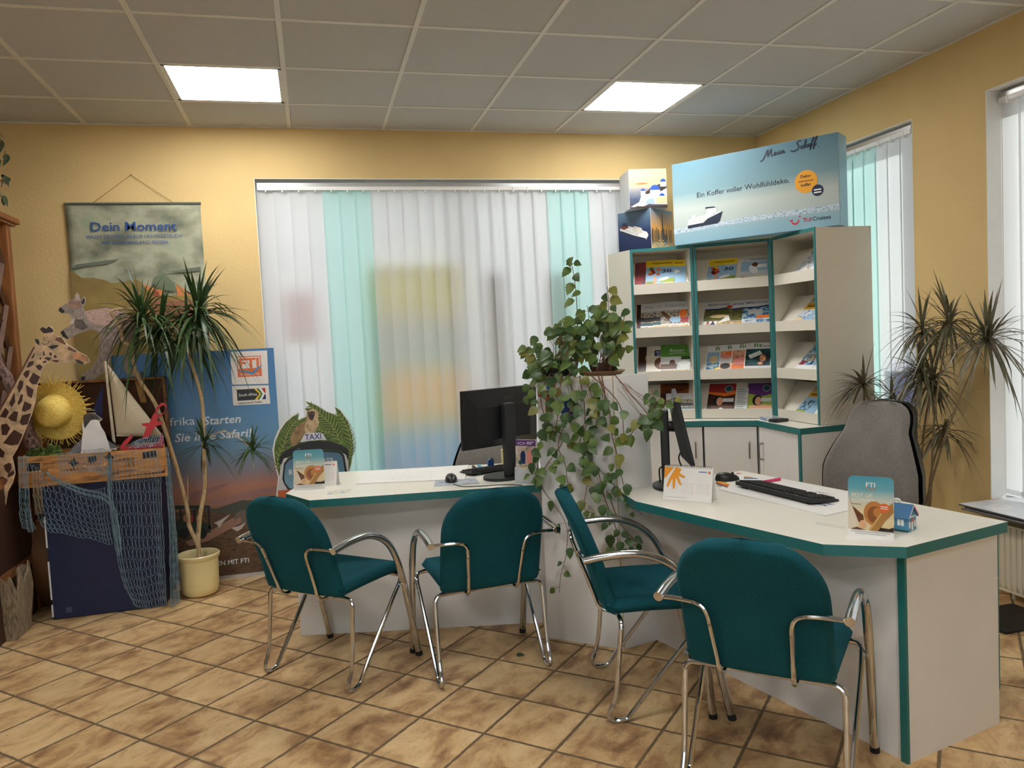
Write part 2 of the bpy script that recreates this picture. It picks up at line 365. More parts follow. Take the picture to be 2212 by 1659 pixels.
# --- lit ceiling panels
M_lamp, nt, b_ = newmat('lit_opal_diffuser'); b_.inputs['Base Color'].default_value = (1, 1, 1, 1)
b_.inputs['Emission Color'].default_value = (1.0, 0.985, 0.965, 1)
tcn = N(nt, 'ShaderNodeTexCoord'); nsn = N(nt, 'ShaderNodeTexNoise'); nsn.inputs['Scale'].default_value = 2; nt.links.new(tcn.outputs['Object'], nsn.inputs['Vector'])
mrn = N(nt, 'ShaderNodeMapRange'); mrn.inputs[3].default_value = LAMP*0.97; mrn.inputs[4].default_value = LAMP*1.03; nt.links.new(nsn.outputs[0], mrn.inputs[0]); nt.links.new(mrn.outputs[0], b_.inputs['Emission Strength'])
for c, r in PANELS:
    x, y = GX0+GT*c, GY0-GT*(r+1)
    lb = {(1, 0): 'square lit ceiling panel above the wall hanging and potted tree', (5, 0): 'square lit ceiling panel above the brochure shelves'}.get((c, r), 'square lit ceiling panel behind the camera, outside the picture')
    t = thing('ceiling_light', lb, 'light', (x+GT/2, y+GT/2, ZC), group='lit ceiling panels')
    mb = MB(); e = 0.02
    for a, b in (((x+.012, y+.012), (x+e+.012, y+GT-.012)), ((x+GT-e-.012, y+.012), (x+GT-.012, y+GT-.012)), ((x+.012, y+.012), (x+GT-.012, y+e+.012)), ((x+.012, y+GT-e-.012), (x+GT-.012, y+GT-.012))):
        mb.box((*a, ZC+0.002), (*b, ZC+0.03), M_grid)
    mb.build('frame', t)
    MB().box((x+e+.013, y+e+.013, ZC+0.006), (x+GT-e-.013, y+GT-e-.013, ZC+0.02), M_lamp).build('diffuser', t)
# --- windows: white reveals, sills, frames, panes
M_glass, nt, b_ = newmat('window_glass'); nt.nodes.remove(b_)
tr = N(nt, 'ShaderNodeBsdfTransparent'); gl = N(nt, 'ShaderNodeBsdfGlossy'); gl.inputs['Roughness'].default_value = 0.02
fz = N(nt, 'ShaderNodeFresnel'); fz.inputs[0].default_value = 1.35; ms = N(nt, 'ShaderNodeMixShader')
tr.inputs[0].default_value = (0.95, 0.98, 0.97, 1)
nt.links.new(fz.outputs[0], ms.inputs[0]); nt.links.new(tr.outputs[0], ms.inputs[1]); nt.links.new(gl.outputs[0], ms.inputs[2]); nt.links.new(ms.outputs[0], nt.nodes['Material Output'].inputs[0])
def window(k, axis, a0, a1, mull):
    """axis 'y': window in the back wall (runs along x); 'x': window in the right wall (runs along y)"""
    z1 = WZ1 if axis == 'y' else WZ1+0.015; base = YB if axis == 'y' else XR
    def bx(mb, p, q, d0, d1, za, zb, mt):
        if axis == 'y': mb.box((p, base+d0, za), (q, base+d1, zb), mt)
        else: mb.box((base+d0, p, za), (base+d1, q, zb), mt)
    mb = MB()
    for p, q in ((a0, a0+.004), (a1-.004, a1)): bx(mb, p, q, -.001, .24, WZ0, z1, M_rev)
    bx(mb, a0, a1, -.001, .24, z1-.004, z1, M_rev)
    tag(mb.build('trim_%d' % k), kind='structure')
    mb = MB(); bx(mb, a0-.0, a1, -.03, .24, WZ0-.03, WZ0+.004, M_pvc); tag(mb.build('trim_%d' % (k+10), bevel=.004), kind='structure')
    w = bpy.data.objects.new('window_%d' % k, None); COL.objects.link(w); tag(w, kind='structure')
    w.location = ((a0+a1)/2, base+.22, WZ0) if axis == 'y' else (base+.22, (a0+a1)/2, WZ0)
    mb = MB(); f = .06
    bx(mb, a0, a1, .2, .26, WZ0, WZ0+f, M_pvc); bx(mb, a0, a1, .2, .26, z1-f, z1, M_pvc)
    for p in [a0]+mull+[a1-f]: bx(mb, p, p+f, .2, .26, WZ0+f, z1-f, M_pvc)
    mb.build('window_frame', w)
    mb = MB(); bx(mb, a0+.01, a1-.01, .228, .232, WZ0+.02, z1-.02, M_glass); mb.build('pane', w)
window(1, 'y', BX0, BX1, [1.05]); window(2, 'x', R1[0], R1[1], []); window(3, 'x', R2[0], R2[1], [])
w = bpy.data.objects.new('window_4', None); COL.objects.link(w); tag(w, kind='structure'); w.location = ((FW0+FW1)/2, YF-.15, .25)
mb = MB()
for p in (FW0, FW0+1.8, FW1-.07): mb.box((p, YF-.18, .25), (p+.07, YF-.12, 2.7), M_pvc)
for z in (.25, 2.63): mb.box((FW0, YF-.178, z), (FW1, YF-.122, z+.07), M_pvc)
mb.build('window_frame', w); MB().box((FW0+.01, YF-.152, .27), (FW1-.01, YF-.148, 2.68), M_glass).build('pane', w)
# --- vertical slat blinds
M_slat = mat('white_slat_fabric', (233, 233, 234), 0.8, var=0.015, vs=3, trans=0.5, spec=0.2)
M_slatg = mat('mint_slat_fabric', (204, 236, 232), 0.8, var=0.015, vs=3, trans=0.5, spec=0.2)
def blind(label, axis, a0, a1, pitch, greens, zb, ztop, dep, tilt, flip=1):
    base = YB if axis == 'y' else XR
    t = thing('vertical_blind', label, 'blind', ((a0+a1)/2, base+dep, zb) if axis == 'y' else (base+dep, (a0+a1)/2, zb))
    P = lambda a, d, z: (a, base+d, z) if axis == 'y' else (base+d, a, z)
    def bx(mb, p, q, d0, d1, za, zc, mt):
        A = P(p, d0, za); B = P(q, d1, zc); mb.box(A, B, mt)
    mb = MB(); bx(mb, a0, a1, dep-.02, dep+.02, ztop-.028, ztop-.003, M_alu); bx(mb, a0, a1, dep-.026, dep+.026, ztop-.052, ztop-.028, M_pvc)
    n = int((a1-a0)/pitch)
    for i in range(n):
        c = (a0+pitch*(i+.5)) if flip > 0 else (a1-pitch*(i+.5)); bx(mb, c-.004, c+.004, dep-.03, dep+.0, ztop-.066, ztop-.03, M_pvc)
    mb.build('headrail', t)
    w = 0.125; ca, sa = math.cos(tilt), math.sin(tilt)
    for i in range(n):
        c = (a0+pitch*(i+.5)) if flip > 0 else (a1-pitch*(i+.5)); r = R_.uniform(-.03, .03); ph = R_.uniform(0, 6)
        ca, sa = math.cos(tilt+r), math.sin(tilt+r)
        def fn(u, v):
            s_ = (u-.5)*w; z = zb+.01+(ztop-.06-zb)*v; sway = .004*math.sin(ph+v*3)*(1-v)
            bow = .006*(1-(2*u-1)**2)
            return P(c+s_*ca+sway, dep+s_*sa+bow, z)
        mb = MB().grid(fn, 5, 6, M_slatg if i in greens else M_slat)
        o = mb.build('slat', t)
        if i in greens: o['label'] = 'mint green slat'
        hb = MB(); p0 = P(c-w/2*ca, dep-w/2*sa-.001, zb); p1 = P(c+w/2*ca, dep+w/2*sa-.001, zb)
        hb.add([p0, p1, (p1[0], p1[1], p1[2]+.035), (p0[0], p0[1], p0[2]+.035)], [(0, 1, 2, 3)], M_slatg if i in greens else M_slat)
        hb.build('bottom_weight', o)
    return t
blind('wide white vertical blind with two mint stripes in the back window', 'y', BX0+.015, BX1-.01, .1085, {4, 5, 6, 19, 20, 21}, .50, WZ1-.02, .06, .15)
blind('narrow white and mint vertical blind beside the brochure shelves', 'x', R1[0]+.055, R1[1]-.01, .1085, {3, 4, 5}, .50, WZ1+.0, .06, .10)
blind('white vertical blind in the window above the radiator', 'x', R2[0]+.02, R2[1]-.015, .1085, set(), .50, WZ1+.0, .09, .10, -1)
# --- things hanging in the shop window behind the back blind, seen as soft shapes
def back_poster(label, u0, v0, u1, v1, cols, axis='z', tr=.93):
    y = YB+.15; a = PY(u0, v0, y); b = PY(u1, v1, y)
    m = gradmat('print_'+label[:12].replace(' ', '_'), 2, 0, a.z-b.z, cols, warp=.12, ws=2.5, trans=tr)
    mb = MB().box((a.x, y, b.z), (b.x, y+.004, a.z), m); o = solo(mb, 'window_poster', label, 'poster', ((a.x+b.x)/2, y, b.z)); return o
back_poster('colourful yellow, green and blue poster hanging in the shop window behind the blind', 790, 575, 1015, 1012, [(0, (90, 205, 240)), (.18, (150, 220, 240)), (.30, (255, 226, 110)), (.46, (255, 220, 110)), (.55, (200, 226, 214)), (.7, (210, 212, 206)), (.82, (240, 232, 110)), (1, (232, 226, 124))])
y = YB+.145; a = PY(788, 600, y); b = PY(832, 1012, y)
solo(MB().box((a.x, y, b.z), (b.x, y+.003, a.z), gradmat('print_green', 2, 0, a.z-b.z, [(0, (60, 190, 215)), (.22, (160, 225, 40)), (.4, (160, 230, 30)), (.55, (60, 190, 200)), (.68, (150, 225, 40)), (1, (200, 215, 60))], warp=.1, trans=.93)), 'window_strip', 'lime green strip along the left edge of the colourful window poster', 'poster', (a.x, y, b.z))
back_poster('pale red shape in the shop window behind the left end of the blind', 612, 630, 688, 735, [(0, (246, 214, 214)), (1, (242, 206, 208))])
back_poster('dim grey upright card hanging behind the middle of the blind', 1040, 590, 1092, 840, [(0, (196, 192, 182)), (.45, (150, 142, 134)), (1, (112, 106, 104))])
back_poster('dim grey upright card hanging behind the right mint stripe', 1172, 590, 1228, 800, [(0, (150, 160, 156)), (1, (104, 110, 108))])
# ================================================================== FURNITURE
M_lam = mat('white_laminate', (228, 228, 227), 0.42, var=0.02, vs=6, spec=0.4)
M_lamtop = mat('cream_laminate_top', (236, 232, 220), 0.35, var=0.015, vs=6, spec=0.5)
M_teal = mat('teal_edging', (34, 112, 112), 0.45, var=0.04)
M_dark = mat('dark_gap', (22, 24, 34), 0.6)
M_chrome = mat('chrome', (205, 208, 212), 0.12, 1.0, var=0.02, vs=8)
M_steel = mat('brushed_steel_handle', (150, 140, 128), 0.35, 0.9)
M_black = mat('black_plastic', (22, 23, 25), 0.42, var=0.08, vs=40)
M_rub = mat('black_rubber', (26, 26, 27), 0.8)
M_white = mat('white_paper', (238, 236, 232), 0.6, var=0.02)
ZT = 0.75
def V2(*p): return Vector((*p, 0))
# --- left desk
t = thing('reception_desk', 'white desk with teal edge by the back window, two teal chairs in front', 'desk', (0.5, 4.15, 0))
TOP1 = [(-.175, 4.067), (-.058, 3.824), (1.05, 3.655), (1.19, 3.98), (1.24, 4.34), (-.02, 4.64)]
top = MB().prism(TOP1, ZT-.037, ZT, M_lamtop, side=M_teal, bottom=M_lam).build('tabletop', t, bevel=.002)
MB().prism([(-.148, 4.09), (1.10, 3.789), (1.105, 3.81), (-.143, 4.11)], 0, ZT-.037, M_lam).build('front_panel', t)
MB().prism([(-.148, 4.09), (-.128, 4.085), (-.01, 4.57), (-.03, 4.575)], 0.0, ZT-.037, M_lam, side=M_lam).build('side_panel', t)
MB().prism([(.66, 3.95), (1.03, 3.86), (1.15, 4.33), (.78, 4.42)], 0.06, ZT-.038, M_lam).build('drawer_pedestal', t)
# --- right desk
t = thing('reception_desk', 'white desk with teal edge and wide white end panel, nearest on the right', 'desk', (1.9, 2.75, 0))
TOP2 = [(1.312, 3.083), (1.592, 2.194), (1.802, 2.06), (2.330, 2.178), (2.075, 3.50), (1.336, 3.335)]
MB().prism(TOP2, ZT-.037, ZT, M_lamtop, side=M_teal, bottom=M_lam).build('tabletop', t, bevel=.002)
MB().prism([(1.835, 2.13), (1.516, 3.366), (1.536, 3.372), (1.856, 2.135)], 0, ZT-.037, M_lam).build('front_panel', t)
e = Vector((2.342-1.837, 2.222-2.109, 0)).normalized(); q = Vector((-e.y, e.x, 0)); A = Vector((1.830, 2.107, 0)); LN = .517
mb = MB().frame(A, e, q); mb.box((.012, 0, 0), (LN-.01, .022, ZT-.037), M_lam); sp = mb.build('side_panel', t)
mb = MB().frame(A, e, q); mb.box((0, -.002, 0), (.012, .024, ZT-.037), M_teal); mb.build('edge_strip', sp)
mb = MB().frame(A, e, q); mb.box((.05, .024, .05), (LN-.012, .42, ZT-.04), M_lam); pd = mb.build('drawer_pedestal', t)
for z0, z1 in ((.12, .325), (.329, .53), (.534, ZT-.04)):
    mb = MB().frame(A, e, q); mb.box((LN-.009, .006, z0), (LN+.008, .42, z1), M_teal); d = mb.build('drawer', pd, bevel=.002)
# --- corner cabinet carrying the ivy plants
PA, PB, PC = (1.037, 3.587), (1.326, 3.322), (1.530, 3.369)
ZP = 1.285
t = thing('corner_cabinet', 'tall white cabinet with slanted front between the two desks', 'cabinet', (1.25, 3.6, 0))
MB().prism([PA, PB, (1.352, 3.345), (1.50, 3.70), (1.40, 3.86), (1.12, 3.80)], 0, ZP-.02, M_lam).build('body', t, bevel=.002)
MB().prism([PA, PB, (1.352, 3.345), (1.50, 3.70), (1.40, 3.86), (1.12, 3.80)], ZP-.019, ZP, M_lamtop).build('top_panel', t, bevel=.002)
u = (Vector((*PC, 0))-Vector((*PB, 0))).normalized(); n_ = Vector((-u.y, u.x, 0)); B3 = Vector((*PB, 0))
mb = MB().frame(B3+u*.004, u, n_); mb.box((0, 0, 0), (.196, .02, ZP), M_lam); mb.build('side_panel', t, bevel=.002)
mb = MB().frame(B3+u*.0, u, n_); mb.box((-.002, -.002, 0), (.003, .006, ZP), mat('beige_edge', (196, 182, 150), .5)); mb.build('edge_strip', t)
# ================================================================== brochure shelves in the corner
P1, P2, P3, P4 = (2.25, 5.21), (2.636, 5.006), (3.05, 4.675), (3.035, 4.18)
Bk1, Bk2, Bk3, Bk4 = (2.19, 5.50), (2.78, 5.50), (3.45, 4.86), (3.43, 4.17)
ZS0, ZS1 = 0.842, 2.07
M_shelf = mat('white_laminate_shelf', (224, 218, 204), 0.5, var=0.02, vs=6)
def xy(p, q, s): return (p[0]+(q[0]-p[0])*s, p[1]+(q[1]-p[1])*s)
LIPS = []      # filled per bay: frames for the brochures
def bay(label, f0, f1, b0, b1, lips, outer=None):
    o = ((f0[0]+f1[0])/2, (f0[1]+f1[1])/2, ZS0)
    t = thing('brochure_shelf', label, 'shelf', o, group=None)
    F0, F1 = Vector((*f0, 0)), Vector((*f1, 0)); ux = (F1-F0).normalized(); Ln = (F1-F0).length; un = Vector((-ux.y, ux.x, 0))   # un points to the back
    B0, B1 = Vector((*b0, 0)), Vector((*b1, 0)); th = .018
    for nm, A_, C_, sg in (('side_panel', F0, B0, 1), ('side_panel', F1, B1, -1)):
        w = ux*th*sg
        o_ = MB().prism([A_+un*.003, C_, C_+w, A_+w+un*.003], ZS0, ZS1, M_shelf).build(nm, t)
        MB().prism([A_-un*.002, A_+w-un*.002, A_+w+un*.003, A_+un*.003], ZS0, ZS1+.001, M_teal).build('edge_strip', o_)
    MB().prism([B0-un*.012, B1-un*.012, B1, B0], ZS0, ZS1, M_shelf).build('back_panel', t)
    o_ = MB().prism([F0+un*.004, F1+un*.004, B1, B0], ZS1-.018, ZS1, M_shelf).build('top_panel', t)
    MB().prism([F0-un*.002+ux*.018, F1-un*.002-ux*.018, F1+un*.004-ux*.018, F0+un*.004+ux*.018], ZS1-.02, ZS1+.001, M_teal).build('edge_strip', o_)
    lst = []
    for z0, z1 in lips:
        mb = MB().frame(F0+Vector((0, 0, 0)), ux, un); mb.box((.018, .004, z0), (Ln-.018, .02, z1), M_shelf)
        mb.T = I4
        # slanted board behind the lip
        dp = min(.24, .9*un.dot(B0-F0), .9*un.dot(B1-F1)); rise = .21; zb = z0+.012
        a = F0+ux*.018+un*.02; b = F1-ux*.018+un*.02; sl0 = (B0-F0)*(dp/un.dot(B0-F0)); sl1 = (B1-F1)*(dp/un.dot(B1-F1))
        c = F1-ux*.018+sl1; d = F0+ux*.018+sl0
        pts = [Vector((a.x, a.y, zb)), Vector((b.x, b.y, zb)), Vector((c.x, c.y, zb+rise)), Vector((d.x, d.y, zb+rise))]; dz = Vector((0, 0, .012))
        mb.add([p for p in pts]+[p+dz for p in pts], [(3, 2, 1, 0), (4, 5, 6, 7), (0, 1, 5, 4), (1, 2, 6, 5), (2, 3, 7, 6), (3, 0, 4, 7)], M_shelf)
        mb.build('shelf', t)
        sl = (un*(dp-.02)+Vector((0, 0, rise))).normalized()
        lst.append((a+Vector((0, 0, zb+.013)), ux, sl, Ln-.036))
    LIPS.append(lst); return t
def lipz(p, tops, bots):      # heights of the lips from pixels on a front post
    r = []
    for (u0, v0), (u1, v1) in zip(tops, bots):
        def hz(u, v): d = ray(u, v); k = (d.x*p[0]+d.y*p[1])/(d.x**2+d.y**2); return CAMZ+k*d.z
        r.append((hz(u1, v1), hz(u0, v0)))
    return r
lips = lipz(P2, [(1501, 607), (1504, 703), (1507, 799), (1510, 884)], [(1501, 629), (1504, 724), (1507, 820), (1510, 905)])
lips = [(round(a, 3), round(b, 3)) for a, b in lips]; lips[3] = (ZS0+.002, lips[3][1])
bay('left bay of the corner brochure shelves, nearest the back window', P1, P2, Bk1, Bk2, lips)
bay('middle bay of the corner brochure shelves, facing into the room', xy(P2, P3, .012), xy(P2, P3, .988), Bk2, Bk3, lips)
bay('right bay of the corner brochure shelves with tall white end panel', P3, P4, Bk3, Bk4, lips)
# worktop
C0, C1, C2, C3, C4 = (2.10, 5.10), (2.600, 4.872), (2.897, 4.665), (2.860, 4.133), (3.497, 4.165)
solo(MB().prism([C0, C1, C2, C3, C4, (3.497, 5.515), (2.10, 5.515)], .802, .840, M_lamtop, side=M_teal, bottom=M_lam), 'worktop', 'white worktop with teal edge under the corner brochure shelves', 'worktop', (2.9, 4.9, .802), bevel=.002)
# base cabinets
def base(label, f0, f1, b0, b1, hinge):
    o = ((f0[0]+f1[0])/2, (f0[1]+f1[1])/2, 0); t = thing('base_cabinet', label, 'cabinet', o)
    F0, F1 = Vector((*f0, 0)), Vector((*f1, 0)); ux = (F1-F0).normalized(); Ln = (F1-F0).length; un = Vector((-ux.y, ux.x, 0)); B0, B1 = Vector((*b0, 0)), Vector((*b1, 0))
    MB().prism([F0+un*.03+ux*.002, F1+un*.03-ux*.002, B1, B0], .0, .801, M_dark if False else M_lam, side=M_lam).build('body', t)
    MB().prism([F0+un*.0285+ux*.001, F1+un*.0285-ux*.001, F1+un*.0295-ux*.001, F0+un*.0295+ux*.001], .08, .801, M_dark).build('shadow_gap', t)
    mb = MB().frame(F0+un*.008, ux, un); mb.box((.006, 0, .08), (Ln-.006, .02, .796), M_lam); dr = mb.build('door', t, bevel=.0015)
    hx = Ln-.055 if hinge else .055
    mb = MB().frame(F0+un*.008, ux, un)
    mb.tube(spline([(hx, .002, .58), (hx, -.025, .585), (hx, -.030, .60), (hx, -.030, .67), (hx, -.025, .685), (hx, .002, .69)], 4), .005, M_steel); mb.build('handle', dr)
    return t
base('left base cabinet under the corner worktop, partly hidden by the monitor', (2.18, 5.08), C1, (2.2, 5.45), (2.78, 5.40), True)
base('middle base cabinet under the corner worktop, handle on its right', C1, C2, (2.78, 5.40), (3.4, 4.86), True)
t = base('right base cabinet under the corner worktop with white end panel', C2, (2.866, 4.15), (3.4, 4.86), (3.40, 4.185), False)
MB().box((2.870, 4.142, 0), (3.49, 4.160, .801), M_lam).build('end_panel', t)
MB().box((2.862, 4.139, 0), (2.872, 4.162, .801), M_teal).build('edge_strip', t)
# ================================================================== teal visitor chairs
def fabric(name, rgb):
    m, nt, b = newmat(name); L = nt.links
    tc = N(nt, 'ShaderNodeTexCoord'); v = N(nt, 'ShaderNodeTexNoise'); v.inputs['Scale'].default_value = 420; v.inputs['Detail'].default_value = 2
    v2 = N(nt, 'ShaderNodeTexNoise'); v2.inputs['Scale'].default_value = 6
    L.new(tc.outputs['Object'], v.inputs['Vector']); L.new(tc.outputs['Object'], v2.inputs['Vector'])
    ad = N(nt, 'ShaderNodeMath', operation='MULTIPLY_ADD'); L.new(v2.outputs[0], ad.inputs[0]); ad.inputs[1].default_value = .3; L.new(v.outputs[0], ad.inputs[2])
    rp = ramp(nt, [(0.35, [c*0.78 for c in rgb]), (0.65, [min(255, c*1.18) for c in rgb])])
    md = N(nt, 'ShaderNodeMath', operation='MULTIPLY'); md.inputs[1].default_value = .77; L.new(ad.outputs[0], md.inputs[0]); L.new(md.outputs[0], rp.inputs[0])
    L.new(rp.outputs[0], b.inputs['Base Color']); b.inputs['Roughness'].default_value = 0.9; b.inputs['Specular IOR Level'].default_value = 0.2
    b.inputs['Sheen Weight'].default_value = 0.35; b.inputs['Sheen Roughness'].default_value = 0.4; b.inputs['Sheen Tint'].default_value = lin([min(255, c*1.5+20) for c in rgb])
    bp = N(nt, 'ShaderNodeBump'); bp.inputs['Strength'].default_value = 0.5; bp.inputs['Distance'].default_value = 0.0015; L.new(v.outputs[0], bp.inputs['Height']); L.new(bp.outputs[0], b.inputs['Normal'])
    return m
M_fab = fabric('teal_wool_fabric', (14, 72, 82))
def pad(center, half_w, thick, mt, rows, nn=22):
    """upholstered pad: rows = list of (point on the mid line, normal, half width); rounded section"""
def make_chair(label):
    t = thing('visitor_chair', label, 'chair', (0, 0, 0), group='teal visitor chairs')
    w = .228
    # back: mid line from the seat up, leaning back; outline rounded at the top
    def back_mid(s):          # s 0..1 from the bottom to the crown
        z = .405+.46*s; y = .03-.16*s+.012*math.sin(s*PI); return y, z
    nv, nu = 26, 25
    def hw(s):                # half width at height s : straight, then a round crown
        k = .56
        if s <= k: return w-.012*(1-min(1, s/.06))**2
        q = (s-k)/(1-k); return w*(1-q**2.5)**(1/2.3) if q < 1 else 0.0
    def skin(sgn):
        def fn(a, b):
            s = b; x = (2*a-1); hwid = max(hw(s), .0015); y, z = back_mid(s)
            rim = min(1, (1-abs(x))*hwid/.02, (1-s)*.46/.02+.02, s*.46/.015+.02); rim = max(0, rim)
            th = .024*math.sqrt(max(0, 1-(1-rim)**2)); cv = -.022*(1-x*x)*0.9
            return (x*hwid, y+cv+sgn*th*.95, z-sgn*th*-.25)
        return fn
    mb = MB(); mb.grid(skin(1), nu, nv, M_fab); k = len(mb.f)
    mb.grid(lambda a, b: skin(-1)(1-a, b), nu, nv, M_fab); o = mb.build('backrest', t, angle=80)
    weld(o)
    # seat pad with waterfall front
    def seat(sgn):
        def fn(a, b):
            x = 2*a-1; s = b; y = -.005+.455*s; z = .432+.022*s*(1-s)*1.2-(.030*max(0, (s-.85)/.15)**2)+.018*max(0, 1-s/.12)**2
            hwid = w*(1-.10*max(0, (s-.8)/.2)**2)
            rim = max(0, min(1, (1-abs(x))*hwid/.024, (1-s)*.455/.024, s*.455/.02)); th = .027*math.sqrt(max(0, 1-(1-rim)**2))
            return (x*hwid, y, z+sgn*th)
        return fn
    mb = MB(); mb.grid(lambda a, b: seat(1)(1-a, b), 21, 20, M_fab); mb.grid(seat(-1), 21, 20, M_fab); o = mb.build('seat', t, angle=80); weld(o)
    # rear cross tube with the two hairpin legs
    pts = []
    def hair(sx):
        return [(sx*.245, .375), ]
    z0 = .393
    path = [Vector((-.205, .045, z0)), Vector((.205, .045, z0))]
    def leg(sx):
        c = [(sx*.19, .045, z0), (sx*.225, .045, z0-.004), (sx*.243, .044, z0-.022), (sx*.247, .040, z0-.06), (sx*.248, .015, .12), (sx*.248, -.012, .045), (sx*.248, -.012, .022), (sx*.248, .004, .0095), (sx*.248, .030, .009), (sx*.248, .058, .018), (sx*.249, .085, .052), (sx*.252, .18, .17), (sx*.257, .30, .315), (sx*.258, .352, .372), (sx*.250, .375, .395), (sx*.225, .388, .401), (sx*.14, .39, .402)]
        return spline(c, 6)
    for yy, zz, xx in ((.045, z0, .195), (.39, .402, .15)): MB().tube([(-xx, yy, zz), (xx, yy, zz)], .0095, M_chrome, 10).build('cross_tube', t, world=False)
    for sx in (-1, 1): MB().tube(leg(sx), .0095, M_chrome, 10).build('hairpin_leg', t, world=False)
    for sx in (-1, 1):
        x = sx*.28
        c = [(x, -.092, .642), (x, -.03, .652), (x, .06, .658), (x, .14, .652), (x, .215, .622), (x, .275, .572), (x, .318, .50), (x, .350, .41), (x, .385, .27), (x, .442, .02)]
        o = MB().tube(spline(c, 6), .0155, M_chrome, 12).build('arm', t, world=False)
        MB().tube([(x, .440, .024), (x, .4465, .0)], .0162, M_rub, 12).build('foot_cap', o, world=False)
        # rod from the arm across the back shell down to the cross tube
        c = [(x-sx*.008, -.078, .640), (x-sx*.06, -.088, .644), (x-sx*.115, -.094, .642), (sx*.137, -.094, .630), (sx*.124, -.088, .600), (sx*.119, -.062, .53), (sx*.114, -.036, .455), (sx*.112, -.022, .412), (sx*.110, .002, .391), (sx*.110, .030, .388), (sx*.110, .044, .390)]
        o = MB().tube(spline(c, 6), .0078, M_chrome, 8).build('back_rod', t, world=False)
        for p in ((sx*.165, -.1005, .643), (sx*.121, -.084, .573)):
            MB().tube([(p[0], p[1]+.006, p[2]), (p[0], p[1]-.003, p[2])], .0055, M_steel, 8).build('screw', o, world=False)
    return t
def weld(o):
    bm = bmesh.new(); bm.from_mesh(o.data); bmesh.ops.remove_doubles(bm, verts=bm.verts, dist=.0012); bmesh.ops.recalc_face_normals(bm, faces=bm.faces); bm.to_mesh(o.data); bm.free()
chair0 = make_chair('teal visitor chair at the left desk, the farther left one beside the potted tree')
spots = [((-.108, 3.49), (.72, -.694), None), ((.693, 3.238), (.997, .079), 'teal visitor chair at the left desk, the right one in front of the monitor'),
         ((1.077, 2.94), (-.22, -.975), 'teal visitor chair seen from the side, in front of the ivy cabinet'), ((1.272, 2.09), (.707, -.707), 'nearest teal visitor chair, back to us, in front of the right desk')]
for (o_, r_, lb) in spots:
    c = chair0 if lb is None else copy_tree(chair0)
    c.location = (*o_, 0); c.rotation_euler = (0, 0, math.atan2(r_[1], r_[0]))
    if lb: c['label'] = lb
# ================================================================== brochures lying on the shelves
def pm(k, rgb): return mat('ink_'+k, rgb, .4, var=.02)
K = dict(yellow=(244, 208, 40), navy=(28, 44, 92), white=(240, 240, 238), sky=(150, 186, 214), green=(86, 140, 58), red=(196, 44, 44), black=(30, 30, 32), grey=(150, 150, 150), lgrey=(206, 208, 208),
         orange=(228, 116, 40), sand=(232, 206, 150), purple=(96, 52, 120), skin=(214, 158, 122), brown=(96, 58, 38), teal=(20, 78, 84), blue=(44, 116, 190), lime=(150, 170, 70), pink=(222, 140, 130), dgreen=(46, 74, 40), dred=(150, 36, 40))
INK = {k: pm(k, v) for k, v in K.items()}
PIC = dict(city=picmat('pic_city', [(40, 44, 52), (120, 110, 96), (200, 190, 170), (70, 110, 150)], 60, 1), snow=picmat('pic_snow', [(70, 90, 120), (150, 168, 190), (235, 238, 242), (110, 96, 84)], 45, 2),
           wood=picmat('pic_wood', [(30, 42, 22), (74, 86, 40), (120, 112, 60), (40, 50, 60)], 55, 3), sea=picmat('pic_sea', [(20, 50, 92), (40, 96, 140), (150, 190, 210), (220, 200, 160)], 40, 4),
           dark=picmat('pic_dark', [(20, 14, 14), (70, 36, 26), (24, 20, 26), (120, 70, 40)], 40, 5), face=picmat('pic_face', [(90, 52, 38), (190, 128, 96), (226, 176, 140), (60, 40, 34)], 22, 6),
           village=picmat('pic_village', [(60, 80, 40), (226, 200, 120), (150, 110, 70), (220, 224, 230)], 70, 7), text=picmat('pic_text', [(222, 222, 220), (206, 206, 206), (150, 150, 150)], 60, 8, stretch=(.3, 3, 3)),
           flow=picmat('pic_flow', [(24, 34, 28), (180, 40, 60), (40, 70, 40), (70, 80, 160)], 80, 9), bath=picmat('pic_bath', [(26, 60, 62), (16, 34, 38), (30, 84, 84), (10, 16, 20)], 16, 10))
